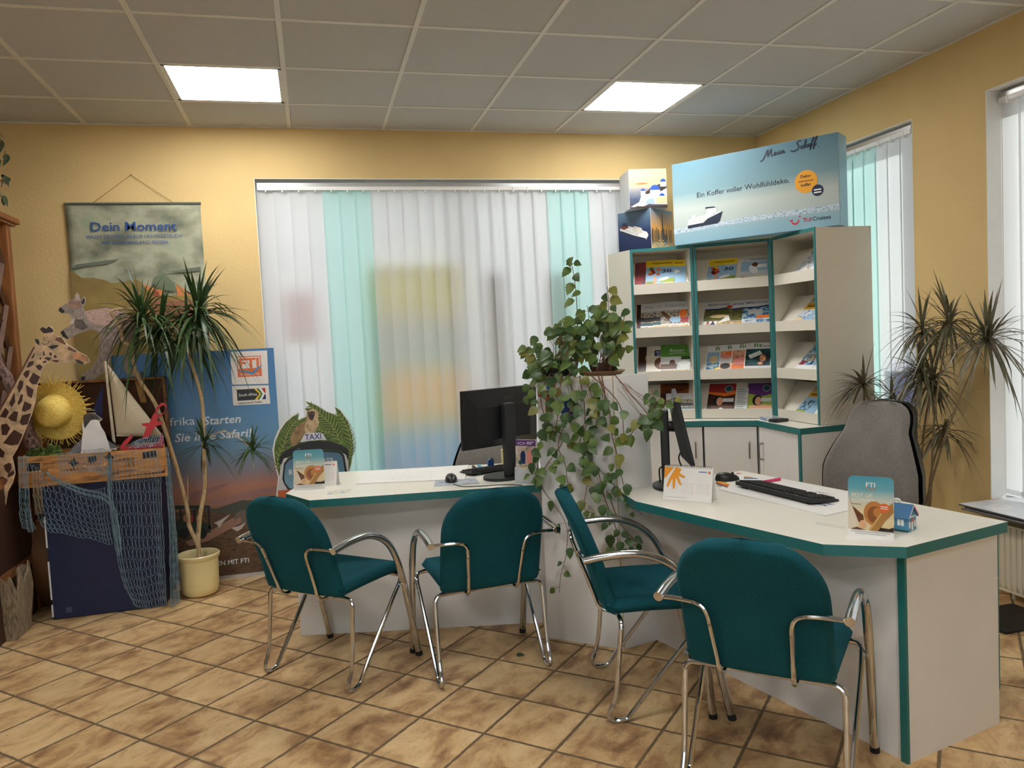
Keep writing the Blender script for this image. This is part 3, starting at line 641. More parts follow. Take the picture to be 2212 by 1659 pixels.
def cover(mb, w, h, key, z):
    I = INK; e = .0005
    def R(x0, y0, x1, y1, m, l=0): mb.rect(x0*w, y0*h, x1*w, y1*h, m, z+e*l)
    def T(s, x, y, ch, m, wd=None, b=0, sh=0, l=3): mb.text(s, x*w, y*h, ch*h, m, z+e*l, width=wd*w if wd else None, bold=b, shear=sh)
    def BB(x, y, ch, m, wd):          # lettering too small to read
        x1 = x+wd
        while x < x1: d = R_.uniform(.02, .05); R(x, y, min(x+d, x1), y+ch*R_.uniform(.75, 1), m, 3); x += d+.014
    def E(x, y, rx, ry, m, l=2, rot=0): mb.ell(x*w, y*h, rx*w, ry*h, m, z+e*l, 16, rot)
    if key in ('welt', 'welt2'):
        R(0, 0, 1, 1, I['white']); R(0, 0, 1, .77, I['sky'], 1); R(0, .77, 1, 1, I['yellow'], 1); T('der', .10, .88, .03, I['navy']); T('Weltenbummler', .2, .86, .07, I['black'], .72, .012)
        if key == 'welt':
            mb.poly([(0, 0), (w, 0), (w, .22*h), (.7*w, .2*h), (.4*w, .12*h), (.3*w, .24*h), (0, .2*h)], I['sand'], z+2*e); R(.5, .2, 1, .34, I['lime'], 2); R(.02, .12, .3, .26, I['lime'], 2)
            for i in range(12): E(.3+R_.uniform(-.17, .17), .58+R_.uniform(-.13, .13), .07, .05, I[R_.choice(['red', 'orange', 'dred', 'green', 'yellow'])], 3)
            mb.poly([(.28*w, .1*h), (.4*w, .1*h), (.36*w, .42*h), (.27*w, .42*h)], I['skin'], z+4*e); T('30', .56, .54, .13, I['navy'], .34, .02, l=4); E(.62, .32, .2, .05, I['white'], 3, .3)
        else:
            E(.55, .58, .24, .07, I['white'], 3); E(.45, .42, .1, .04, I['white'], 3)
            for i in range(4): R(.4+.05*i, .14, .43+.05*i, .34, I['red'], 3)
            R(.38, .1, .62, .15, I['red'], 4); R(0, 0, 1, .08, I['lgrey'], 3)
    elif key == 'rund':
        R(0, 0, 1, 1, I['lgrey']); R(0, .45, 1, .8, I['sky'], 1); R(0, 0, 1, .24, I['yellow'], 2); T('RUNDREISEN 2024', .22, .10, .06, I['dgreen'], .62, .01); T('Weltenbummler', .3, .86, .06, I['navy'], .66, .01)
        E(.45, .5, .14, .17, I['white'], 3, .4); E(.5, .68, .11, .08, I['brown'], 4, .3); E(.1, .2, .1, .05, I['red'], 4); R(.58, .56, .92, .68, I['white'], 4)
    elif key == 'floral': R(0, 0, 1, 1, PIC['flow']); R(0, 0, 1, .08, I['white'], 1); R(0, .09, 1, .2, I['red'], 1)
    elif key in ('north', 'europa'):
        R(0, 0, 1, 1, I['lgrey']); R(0, .22, 1, .7, PIC['city'], 1); R(0, 0, 1, .2, PIC['village'], 1)
        for x in (.32, .66): R(x-.01, 0, x+.01, .22, I['white'], 2)
        R(0, .19, 1, .22, I['white'], 2)
        if key == 'europa': T('EUROPA', .16, .80, .09, I['grey'], .7); E(.78, .56, .13, .15, I['orange'], 3); mb.poly([(0, .62*h), (.1*w, .68*h), (.5*w, .3*h), (.35*w, .24*h)], I['brown'], z+3*e); R(.68, .26, .96, .44, I['dred'], 3); E(.5, .36, .2, .1, I['sky'], 4)
        else: BB(.14, .84, .04, I['grey'], .5); R(0, .36, 1, .5, I['black'], 2); R(0, .22, 1, .32, I['teal'], 2)
    elif key == 'dresden':
        R(0, 0, 1, 1, (picmat('pic_beige', [(206, 196, 176), (226, 218, 200)], 20, 12))); R(.28, .66, 1, .86, I['navy'], 1); BB(.34, .78, .035, I['white'], .45); T('Dresden', .38, .68, .06, I['white'], .5, .01)
        E(.52, .42, .24, .2, I['brown'], 2); E(.62, .38, .16, .14, PIC['face'], 3); E(.75, .24, .25, .1, I['white'], 2); T('2024', .1, .04, .13, I['white'], .62, .01)
    elif key == 'reisen':
        R(0, 0, 1, 1, I['lgrey']); R(0, .6, 1, 1, I['green'], 1); T('Reisen', .3, .76, .1, I['white'], .5, 0, .3); mb.stroke([(.3*w, .7*h), (.55*w, .72*h), (.85*w, .7*h)], .004, I['white'], z+3*e); R(0, .2, .55, .36, I['brown'], 2); E(.4, .4, .1, .1, I['brown'], 3); E(.8, .36, .22, .1, I['white'], 3); R(0, .02, 1, .17, PIC['village'], 2); R(.0, .02, .6, .1, I['blue'], 3); R(.7, .5, 1, .6, I['dgreen'], 3)
    elif key == 'couple': R(0, 0, 1, 1, PIC['dark']); E(.5, .6, .25, .2, PIC['face'], 1); R(0, 0, 1, .1, I['pink'], 1)
    elif key == 'sunset': R(0, 0, 1, 1, I['brown']); R(0, .66, 1, 1, picmat('pic_sun', [(150, 80, 30), (96, 44, 24), (50, 26, 20)], 14, 13, stretch=(.4, 2, 2)), 1); R(0, .3, 1, .66, PIC['dark'], 1); R(0, 0, 1, .3, PIC['city'], 1)
    elif key in ('meis1', 'meis2', 'meis3'):
        R(0, 0, 1, 1, I['lgrey']); T('MEISSEN TOURIST', .1, .86, .055, I['navy'], .8, .015, .2)
        R(0, .3, 1, .74, PIC['wood' if key != 'meis3' else 'sea'], 1); mb.poly([(0, .74*h), (0, .7*h), (.5*w, .68*h), (w, .76*h), (w, .8*h), (.5*w, .74*h)], I['navy'], z+2*e)
        if key == 'meis1': E(.55, .46, .34, .06, I['sand'], 2); E(.9, .8, .1, .05, I['red'], 3); R(.02, .0, .5, .29, I['white'], 2); E(.18, .12, .1, .12, I['pink'], 3); E(.36, .12, .1, .12, I['navy'], 3); E(.18, .25, .04, .04, I['brown'], 4); E(.36, .25, .04, .04, I['brown'], 4); R(.52, 0, 1, .29, PIC['village'], 2); mb.poly([(.52*w, .2*h), (.9*w, .5*h), (.98*w, .3*h)], I['white'], z+3*e)
        elif key == 'meis2': R(0, 0, 1, .29, PIC['village'], 2); E(.3, .18, .16, .1, I['sand'], 3)
        else: R(0, 0, .49, .28, PIC['snow'], 2); R(.51, 0, 1, .28, PIC['sea'], 2); R(.49, 0, .51, .29, I['white'], 3); R(0, .28, 1, .3, I['white'], 3); R(.2, .48, .72, .64, I['lgrey'], 4); R(.5, .32, 1, .42, I['orange'], 3)
    elif key.startswith('fit'):
        R(0, 0, 1, 1, I['white']); T('fit', .3, .84, .13, I['green'], .34, .014); T('REISEN', .66, .84, .05, I['black'], .32, .01)
        p = {'fit1': 'sea', 'fit2': 'face', 'fit3': 'face', 'fit4': 'bath'}[key]; R(.03, .14, .97, .78, PIC[p], 1)
        if key == 'fit1': R(.03, .4, .97, .78, I['sky'], 2); E(.3, .52, .16, .14, I['sand'], 3); E(.75, .5, .2, .2, I['skin'], 3); E(.6, .18, .25, .07, I['yellow'], 3)
        elif key == 'fit2': R(.03, .36, .97, .56, I['lgrey'], 2); E(.6, .68, .4, .1, I['orange'], 3); E(.3, .58, .2, .08, I['pink'], 3); E(.25, .26, .2, .1, I['black'], 3); R(0, .04, 1, .16, I['lgrey'], 3)
        elif key == 'fit3': E(.7, .62, .2, .16, I['skin'], 3); E(.4, .38, .3, .16, I['pink'], 3); R(.03, .14, .97, .28, I['orange'], 3)
        else: mb.poly([(.12*w, .56*h), (.55*w, .72*h), (.66*w, .6*h), (.22*w, .44*h)], I['lgrey'], z+4*e); E(.7, .42, .22, .2, I['black'], 3); E(.68, .46, .12, .12, PIC['face'], 4); E(.6, .28, .1, .05, I['skin'], 5); R(.03, .1, .97, .2, I['lgrey'], 4); R(.0, .02, 1, .08, I['sand'], 3)
    elif key in ('spar', 'spap'):
        R(0, 0, 1, 1, PIC['dark'] if key == 'spar' else I['lime']); R(0, .66, 1, 1, I['dred'] if key == 'spar' else I['purple'], 1); mb.poly([(0, .72*h), (0, .66*h), (.6*w, .56*h), (w, .64*h), (w, .76*h), (.6*w, .68*h)], I['orange'] if key == 'spar' else I['purple'], z+2*e)
        E(.74, .82, .16, .12, I['grey'], 3); E(.74, .82, .12, .09, I['teal'], 4); E(.42, .42, .2, .18, I['black'], 2); E(.45, .4, .12, .14, I['skin'], 3); mb.poly([(.1*w, .24*h), (.5*w, .3*h), (.96*w, .26*h), (.96*w, .1*h), (.2*w, .12*h)], I['skin'] if key == 'spap' else I['brown'], z+2*e)
        R(.56, .38, .96, .5, I['lgrey'], 4); R(0, 0, 1, .08, I['white'] if key == 'spap' else I['brown'], 4)
        if key == 'spar': E(.52, .12, .1, .07, I['white'], 5); E(.84, .08, .12, .08, I['blue'], 5)
        else: R(0, 0, .5, .08, I['purple'], 5)
    elif key == 'list':
        R(0, 0, 1, 1, I['lgrey'])
        for i in range(11): R(.08, .06+.085*i, .92-R_.uniform(0, .3), .10+.085*i, I['grey'], 1)
    elif key == 'alps': R(0, 0, 1, 1, PIC['snow']); R(0, .84, 1, 1, I['grey'], 1); BB(.2, .88, .04, I['white'], .5); mb.poly([(.1*w, .1*h), (.4*w, .5*h), (.6*w, .3*h), (.9*w, .6*h), (w, .2*h)], I['white'], z+2*e); E(.8, .3, .14, .08, I['orange'], 3)
    elif key == 'gold': R(0, 0, 1, 1, PIC['city']); R(0, .52, 1, .76, I['sand'], 1); R(0, .54, 1, .74, pm('mustard', (206, 160, 40)), 2); BB(.14, .6, .07, I['brown'], .72); R(0, 0, 1, .52, PIC['snow'], 1); mb.poly([(.5*w, .2*h), (.7*w, .46*h), (w, .18*h)], I['sky'], z+2*e); E(.2, .18, .2, .1, I['sand'], 3)
    elif key == 'bus': R(0, 0, 1, 1, PIC['sea']); R(0, 0, 1, .3, I['white'], 1); mb.poly([(.05*w, .3*h), (.3*w, .3*h), (.4*w, .42*h), (.1*w, .42*h)], I['dred'], z+2*e); R(.3, .42, .9, .62, PIC['city'], 2); R(0, .64, 1, .68, I['lgrey'], 2)
    elif key == 'white': R(0, 0, 1, 1, I['white']); R(.1, .5, .9, .9, PIC['city'], 1)
    elif key == 'cruise': R(0, 0, 1, 1, PIC['city']); R(0, .60, 1, .78, pm('mustard', (206, 160, 40)), 1); BB(.1, .65, .06, I['brown'], .8); R(0, .12, 1, .6, I['sky'], 1); R(.1, .2, .6, .5, PIC['sea'], 2); R(0, .1, .5, .2, I['lime'], 2); R(.3, 0, .9, .1, I['red'], 3)
def brochure(bayi, row, off, wd, ht, lift, rot, key, label):
    a, ux, sl, Ln = LIPS[bayi][row]; nn = ux.cross(sl); c, s_ = math.cos(rot), math.sin(rot)
    x = ux*c+sl*s_; y = sl*c-ux*s_
    o = a+ux*off+nn*(lift+.0012)+sl*.002
    th = .004
    t = thing('brochure', label, 'brochure', o)
    mb = MB().frame(o, x, y); mb.box((0, 0, 0), (wd, ht, th), M_white); mb.build('pages', t)
    mb = MB().frame(o, x, y); cover(mb, wd, ht, key, th+.0004); mb.build('front_cover', t)
hB = .285
BRO = [
 (0, 0, .004, .205, hB, 0, 0, 'floral', 'dark flowery brochure at the left end of the top shelf, left bay'),
 (0, 0, .165, .200, hB, .006, -.02, 'welt2', 'yellow topped brochure with cloud and red stripes, top shelf of the left bay'),
 (0, 0, .082, .205, hB, .0115, -.01, 'welt', 'yellow topped 30 year brochure in front on the top shelf of the left bay'),
 (0, 1, .004, .200, hB, 0, 0, 'couple', 'dark brochure tucked behind at the left end, second shelf of the left bay'),
 (0, 1, .035, .200, hB, .006, 0, 'north', 'pale grey brochure with dark band, left one on the second shelf of the left bay'),
 (0, 1, .125, .200, hB, .0115, 0, 'north', 'pale grey brochure mostly hidden behind the EUROPA brochure'),
 (0, 1, .178, .205, hB, .017, -.01, 'europa', 'grey EUROPA brochure on the second shelf of the left bay'),
 (0, 2, .004, .200, hB, 0, 0, 'couple', 'dark brochure with a pink foot strip, third shelf of the left bay'),
 (0, 2, .060, .205, hB, .006, -.02, 'dresden', 'beige 2024 brochure with dark blue title box, third shelf of the left bay'),
 (0, 2, .165, .210, hB, .012, -.01, 'reisen', 'green topped Reisen brochure on the third shelf of the left bay'),
 (0, 3, .150, .205, hB, .0, -.02, 'sunset', 'dark brown brochure on the bottom shelf of the left bay, above the monitor'),
 (0, 3, .195, .190, hB-.1, .006, .0, 'north', 'grey brochure in front of the dark brown one, bottom shelf of the left bay'),
 (1, 0, .055, .200, hB, 0, .0, 'welt', 'yellow topped 30 year brochure alone at the left of the middle top shelf'),
 (1, 0, .285, .190, hB, .0, .0, 'rund', 'grey brochure with yellow RUNDREISEN strip, right of the middle top shelf'),
 (1, 1, .150, .180, hB, 0, .0, 'meis2', 'Meissen brochure with forest picture, between two others on the middle bay'),
 (1, 1, .022, .190, hB, .006, .0, 'meis1', 'Meissen brochure with a couple in the lower corner, middle bay'),
 (1, 1, .288, .190, hB, .006, .0, 'meis3', 'Meissen brochure with dark blue picture and two small photos, middle bay'),
 (1, 2, .024, .180, hB, 0, .0, 'fit1', 'fit brochure with blue sky and yellow spot, leftmost of the four in the middle bay'),
 (1, 2, .125, .170, hB, .006, .04, 'fit2', 'fit brochure with orange fruit, second of the four in the middle bay'),
 (1, 2, .205, .170, hB, .012, .02, 'fit3', 'fit brochure with pink skin tones, third of the four in the middle bay'),
 (1, 2, .296, .180, hB, .018, .0, 'fit4', 'fit brochure with dark teal bath picture, rightmost in the middle bay'),
 (1, 3, .028, .190, hB, 0, .0, 'spar', 'spa brochure with red and orange heading on the bottom middle shelf'),
 (1, 3, .300, .175, hB, 0, .0, 'spap', 'spa brochure with purple heading on the bottom middle shelf'),
 (1, 3, .228, .080, hB-.05, .006, .0, 'list', 'narrow white price list between the two spa brochures'),
 (2, 0, .145, .200, hB, 0, .0, 'alps', 'snowy mountain brochure on the top shelf of the right bay'),
 (2, 0, .300, .150, hB-.02, .006, .0, 'alps', 'mountain brochure half hidden at the right end of the right top shelf'),
 (2, 1, .140, .205, hB, 0, .0, 'gold', 'brochure with mustard band of dark lettering, second shelf of the right bay'),
 (2, 2, .130, .190, hB, 0, .0, 'bus', 'sea picture brochure with red wedge, third shelf of the right bay'),
 (2, 2, .325, .130, hB-.08, .0, .0, 'white', 'small white brochure at the right end, third shelf of the right bay'),
 (2, 3, .140, .200, hB, 0, .0, 'cruise', 'blue brochure with mustard band, bottom shelf of the right bay'),
 (2, 3, .345, .110, hB-.1, .0, .0, 'white', 'small white brochure at the right end, bottom shelf of the right bay'),
]
for b in BRO: brochure(*b)
# clear plastic case on the worktop
M_clear = mat('clear_acrylic', (225, 232, 238), .1, var=.01, alpha=.35)
A = PZ(1648, 912, .842); 
t = thing('plastic_case', 'flat clear plastic case with blue print on the corner worktop', 'case', A)
mb = MB().frame(PZ(1640, 906, .842), PZ(1678, 914, .842)-PZ(1640, 906, .842), (1, 1, 0)); mb.box((0, 0, 0), (.16, .10, .022), M_clear); mb.build('lid', t, bevel=.002)
mb = MB().frame(PZ(1640, 906, .842), PZ(1678, 914, .842)-PZ(1640, 906, .842), (1, 1, 0)); mb.box((.01, .004, .002), (.09, .012, .018), INK['blue']); mb.build('insert', t)
mb = MB().frame(PZ(1676, 913, .842), PZ(1711, 909, .842)-PZ(1676, 913, .842), (.3, 1, 0)); mb.box((0, 0, 0), (.11, .07, .018), M_black); mb.build('tray', t, bevel=.002)
# ================================================================== boxes on top of the shelves
ZB = ZS1+.002
# big cruise box: front face from (1457,530) to (1815,486) at its foot
a = PZ(1457, 531, ZB); b = PZ(1815, 486, ZB); ux = (b-a); ux.z = 0; BW = ux.length; ux.normalize(); un = Vector((-ux.y, ux.x, 0))
def hz(p, u, v): d = ray(u, v); k = (d.x*p.x+d.y*p.y)/(d.x**2+d.y**2); return CAMZ+k*d.z
BH = ((hz(a, 1456, 350)-ZB)+(hz(b, 1815, 290)-ZB))/2
t = thing('cardboard_box', 'large pale blue cruise box standing on top of the brochure shelves', 'box', (a+b)/2)
BD = .17
def on(mb): return mb.frame(a, ux, (0, 0, 1))      # x along, y up, z toward the viewer
mb = on(MB()); mb.box((0, 0, -BD), (BW, BH, 0), mat('pale_blue_card', (140, 186, 210), .4)); mb.build('body', t, bevel=.004)
boxg = gradmat('cruise_sky', 2, 0, BH, [(0, (136, 176, 194)), (.145, (144, 178, 190)), (.2, (176, 190, 188)), (.42, (180, 190, 184)), (.62, (118, 150, 158)), (1, (92, 130, 146))], .3)
mb = on(MB()); e = .0006
X = lambda f: f*BW
Y = lambda f: f*BH
mb.rect(0.002, .002, BW-.002, BH-.002, boxg, e)
sea = picmat('cruise_sea', [(96, 132, 164), (150, 178, 196), (214, 222, 226), (120, 152, 180)], 60, 21, stretch=(1, 1, 3))
mb.poly([(0, Y(.14)), (0, Y(.20)), (X(.45), Y(.225)), (BW, Y(.235)), (BW, Y(.17)), (X(.5), Y(.175))], sea, 2*e)
I = INK; shipw = pm('ship_white', (226, 226, 224)); shipn = pm('ship_navy', (34, 44, 66))
S = lambda x, y: (X(x), Y(y))
mb.poly([S(.095, .19), S(.095, .255), S(.19, .285), S(.30, .245), S(.325, .335), S(.30, .335), S(.255, .345), S(.215, .32), S(.11, .27)], shipw, 3*e)
mb.poly([S(.095, .188), S(.098, .225), S(.2, .232), S(.23, .275), S(.328, .34), S(.305, .22), S(.29, .205)], shipn, 4*e)
mb.poly([S(.10, .225), S(.10, .30), S(.22, .33), S(.23, .395), S(.285, .39), S(.29, .345), S(.24, .29), S(.20, .235)], shipw, 5*e)
for i in range(4): mb.stroke([S(.10, .245+.018*i), S(.215, .255+.02*i)], .0016, pm('ship_grey', (160, 166, 172)), 6*e)
mb.poly([S(.215, .40), S(.22, .415), S(.27, .41), S(.288, .395)], shipn, 6*e); mb.poly([S(.12, .30), S(.135, .345), S(.15, .34), S(.15, .31)], shipw, 6*e)
mb.text('Ein Koffer voller Wohlfühldeko.', X(.165), Y(.545), BH*.06, shipn, 3*e, width=X(.565))
mb.ell(X(.823), Y(.525), BH*.125, BH*.125, pm('badge_orange', (232, 162, 48)), 3*e, 32); mb.ell(X(.885), Y(.41), BH*.062, BH*.062, pm('badge_navy', (30, 40, 72)), 4*e, 28)
mb.text('Deko-', X(.823), Y(.57), BH*.032, shipn, 5*e, align='c', bold=.01); mb.text('Aufbewahrungs-', X(.823), Y(.525), BH*.018, shipn, 5*e, align='c'); mb.text('koffer', X(.823), Y(.475), BH*.032, shipn, 5*e, align='c', bold=.01)
for k in range(2): mb.stroke([(X(.885)-BH*.04, Y(.418-.03*k)), (X(.885)+BH*.04, Y(.418-.03*k))], BH*.014, I['white'], 5*e)
# brush script heading
def scr(pts, w=.006): mb.stroke([(p.x, p.y) for p in spline([(X(p[0]), Y(p[1]), 0) for p in pts], 5)], w, shipn, 4*e)
def wr(P, ox, w=.0065): scr([(.60+(ox+p[0])*.0105, .868+p[1]*.0225+(ox+p[0])*.0012) for p in P], w)
# M e i n
wr([(-3.2, -1.2), (-1.6, -.6), (.3, 2.6), (1.2, 3.6), (1.0, 1.8), (1.0, .3), (2.2, 2.4), (3.2, 3.5), (3.0, 1.6), (3.2, .2), (4.0, .3)], 0, .0075)
wr([(4.0, .3), (5.0, .9), (5.2, 1.5), (4.6, 1.6), (4.5, .6), (5.1, .1), (6.2, .6)], .2)
wr([(6.2, .6), (6.8, 1.5), (6.7, .3), (7.4, .3)], .2); mb.ell(X(.60+7.6*.0105), Y(.868+2.5*.0225), .003, .003, shipn, 4*e, 8)
wr([(7.4, .3), (8.2, 1.5), (8.1, .1), (9.0, 1.4), (9.5, 1.4), (9.4, .2), (10.4, .5)], .2)
# S c h i f f .
wr([(19.6, 3.9), (18.4, 4.1), (17.4, 3.3), (18.0, 2.3), (18.4, 1.3), (17.4, .2), (15.4, -.2), (13.8, .5)], -.4, .0075)
wr([(20.4, 1.4), (19.6, 1.5), (19.2, .6), (19.8, .1), (20.6, .5)], -.3)
wr([(20.6, .5), (21.8, 2.6), (22.2, 3.9), (21.5, 2.6), (21.1, .1), (21.9, 1.4), (22.5, 1.4), (22.4, .2), (23.1, .4)], -.3)
wr([(23.1, .4), (23.7, 1.5), (23.6, .2), (24.3, .5)], -.3); mb.ell(X(.60+24.0*.0105), Y(.868+2.7*.0225), .003, .003, shipn, 4*e, 8)
wr([(24.3, .5), (25.6, 2.6), (26.3, 4.2), (25.6, 3.4), (24.9, 1.0), (24.0, -1.6), (24.9, .2), (25.8, .6)], -.3)
wr([(25.8, .6), (27.2, 2.8), (27.9, 4.3), (27.2, 3.4), (26.5, 1.0), (25.6, -1.6), (26.5, .2), (27.6, .6)], -.3)
mb.ell(X(.60+28.4*.0105), Y(.868+.5*.0225), .0035, .0035, shipn, 4*e, 8)
red = pm('logo_red', (214, 34, 52))
scr_ = spline([(X(.735), Y(.118), 0), (X(.742), Y(.085), 0), (X(.757), Y(.075), 0), (X(.772), Y(.09), 0), (X(.778), Y(.12), 0)], 6)
mb.stroke([(p.x, p.y) for p in scr_], .010, red, 3*e, taper=True); mb.stroke([(X(.725), Y(.115)), (X(.745), Y(.122))], .006, red, 3*e); mb.ell(X(.783), Y(.15), .0055, .0055, red, 3*e, 12)
mb.text('TUI', X(.80), Y(.085), BH*.042, red, 3*e, width=X(.045), bold=.012); mb.text('Cruises', X(.852), Y(.085), BH*.042, shipn, 3*e, width=X(.10), bold=.01)
mb.build('front_print', t)
# two photo cubes
def cube(label, foot, u_edges, hgt, left, right, z, lab2):
    pass
M_card = mat('white_card', (226, 228, 232), .45)
# lower cube: corner edge toward the viewer
zc = ZB; pc = PZ(1408, 536, zc); hc = hz(pc, 1408, 449)-zc; s = hc
vd = Vector((pc.x, pc.y, 0)).normalized(); vr = Vector((vd.y, -vd.x, 0)); ca_, sa_ = math.cos(.57), math.sin(.57)
l = vd*sa_-vr*ca_; rdir = vd*ca_+vr*sa_
t = thing('photo_cube', 'lower cardboard cube with cruise ship and skyline pictures on the shelves', 'cube', pc)
mb = MB(); P0 = pc; mb.prism([P0, P0+l*s, P0+l*s+rdir*s, P0+rdir*s], zc, zc+hc, M_card); mb.build('body', t, bevel=.002)
navy = gradmat('cube_sea', 2, 0, hc, [(0, (14, 26, 62)), (.5, (30, 52, 92)), (1, (90, 116, 136))], .35)
mb = MB().frame(pc+l*s, -l, (0, 0, 1)); mb.rect(.001, .001, s-.001, hc-.001, navy, e)
q = lambda x, y: (x*s, y*hc)
mb.poly([q(.06, .60), q(.08, .50), q(.45, .34), q(.84, .22), q(.92, .34), q(.88, .42), q(.5, .58), q(.2, .68)], shipw, 2*e); mb.poly([q(.08, .60), q(.12, .66), q(.3, .66), q(.34, .60), q(.2, .56)], pm('ship_red', (120, 60, 56)), 3*e); mb.poly([q(.08, .50), q(.45, .34), q(.84, .22), q(.85, .26), q(.46, .39), q(.08, .55)], shipn, 3*e)
mb.poly([q(.45, .52), q(.5, .62), q(.72, .54), q(.78, .42), q(.6, .42)], pm('ship_deck', (206, 200, 190)), 4*e); mb.poly([q(.12, .64), q(.16, .74), q(.28, .72), q(.3, .64)], shipn, 4*e)
for i in range(5): mb.stroke([q(.14+.1*i, .58-.04*i), q(.22+.1*i, .54-.04*i)], .003, pm('ship_grey', (160, 166, 172)), 5*e)
mb.build('ship_picture', t)
sun = gradmat('cube_sunset', 2, 0, hc, [(0, (206, 190, 140)), (.3, (150, 110, 70)), (.5, (240, 180, 90)), (.75, (200, 170, 140)), (1, (110, 150, 180))], .35, warp=.05, ws=12)
mb = MB().frame(pc, rdir, (0, 0, 1)); mb.rect(.001, .001, s-.001, hc-.001, sun, e); rr = random.Random(3)
for i in range(26):
    x = rr.uniform(.02, .95); hh = rr.uniform(.1, .32); w_ = rr.uniform(.025, .06); mb.rect(x*s, .18*hc, min(.985, x+w_)*s, (.22+hh)*hc, pm('tower_%d' % (i % 4), [(90, 84, 84), (140, 116, 90), (70, 74, 86), (180, 150, 104)][i % 4]), (2+(i % 3))*e)
mb.poly([q(.48, .2), q(.50, .86), q(.515, .96), q(.53, .86), q(.56, .2)], pm('tower_2', (70, 74, 86)), 6*e)
for i in range(30): x = rr.uniform(.02, .92); y_ = rr.uniform(.01, .2); mb.rect(x*s, y_*hc, (x+.06)*s, (y_+.03)*hc, pm('roof_%d' % (i % 2), [(226, 206, 150), (120, 150, 170)][i % 2]), 7*e)
mb.build('skyline_picture', t)
# upper cube, turned a little
z2 = zc+hc+.001; f0 = PZ(1358, 451, z2); f1 = PZ(1445, 448, z2); fx = (f1-f0); fx.z = 0; s2 = hc*.97; fx.normalize(); fn = Vector((-fx.y, fx.x, 0)); f0 = (f0+f1)/2-fx*s2/2
cc = pc+(l+rdir)*s/2; ctr = f0+fx*s2/2+fn*s2/2; f0 += Vector((0, 0, 0))
t = thing('photo_cube', 'upper cardboard cube with white village picture on the lower cube', 'cube', f0)
mb = MB(); mb.prism([f0, f0+fx*s2, f0+fx*s2+fn*s2, f0+fn*s2], z2, z2+s2, M_card); mb.build('body', t, bevel=.002)
isl = gradmat('cube_island', 2, 0, s2, [(0, (70, 64, 70)), (.25, (70, 84, 110)), (.5, (150, 150, 150)), (.62, (230, 190, 140)), (.85, (240, 200, 150)), (1, (206, 170, 140))], .35, warp=.04, ws=14)
mb = MB().frame(f0, fx, (0, 0, 1)); q = lambda x, y: (x*s2, y*s2); mb.rect(.001, .001, s2-.001, s2-.001, isl, e)
dome = pm('dome_blue', (48, 84, 170)); hs = pm('house_white', (226, 220, 214)); hp = pm('house_peach', (230, 190, 150)); dk = pm('rock', (62, 52, 46))
mb.poly([q(.12, .62), q(.3, .66), q(.45, .65), q(.52, .62), q(.3, .60)], pm('isle', (190, 120, 80)), 2*e)
mb.poly([q(.42, .40), q(.6, .54), q(.85, .62), q(.99, .6), q(.99, .3), q(.5, .3)], dk, 2*e)
mb.poly([q(.02, .04), q(.25, .16), q(.32, .34), q(.5, .36), q(.7, .46), q(.84, .42), q(.99, .5), q(.99, .08), q(.5, .1), q(.3, .03)], hs, 3*e)
for cx, cy, r in ((.68, .46, .13), (.36, .44, .06), (.90, .66, .08), (.86, .3, .07)): 
    mb.poly([q(cx+r*math.cos(a_), cy+r*math.sin(a_)) for a_ in [PI*i/14 for i in range(15)]], dome, 5*e); mb.rect((cx-r)*s2, (cy-.12)*s2, (cx+r)*s2, cy*s2, hs, 4*e)
mb.poly([q(.7, .12), q(.7, .26), q(.99, .3), q(.99, .12)], hp, 6*e); mb.poly([q(.42, .1), q(.45, .22), q(.62, .26), q(.66, .12)], pm('house_blue', (150, 176, 214)), 6*e); mb.poly([q(.05, .01), q(.2, .06), q(.55, .03), q(.99, .07), q(.99, .01)], dk, 6*e)
mb.build('village_picture', t)
# ================================================================== things on the desks
EPS = .0008
def base_frame(p0, p1):
    ux = (p1-p0); ux.z = 0; L_ = ux.length; ux.normalize(); return ux, Vector((-ux.y, ux.x, 0)), L_
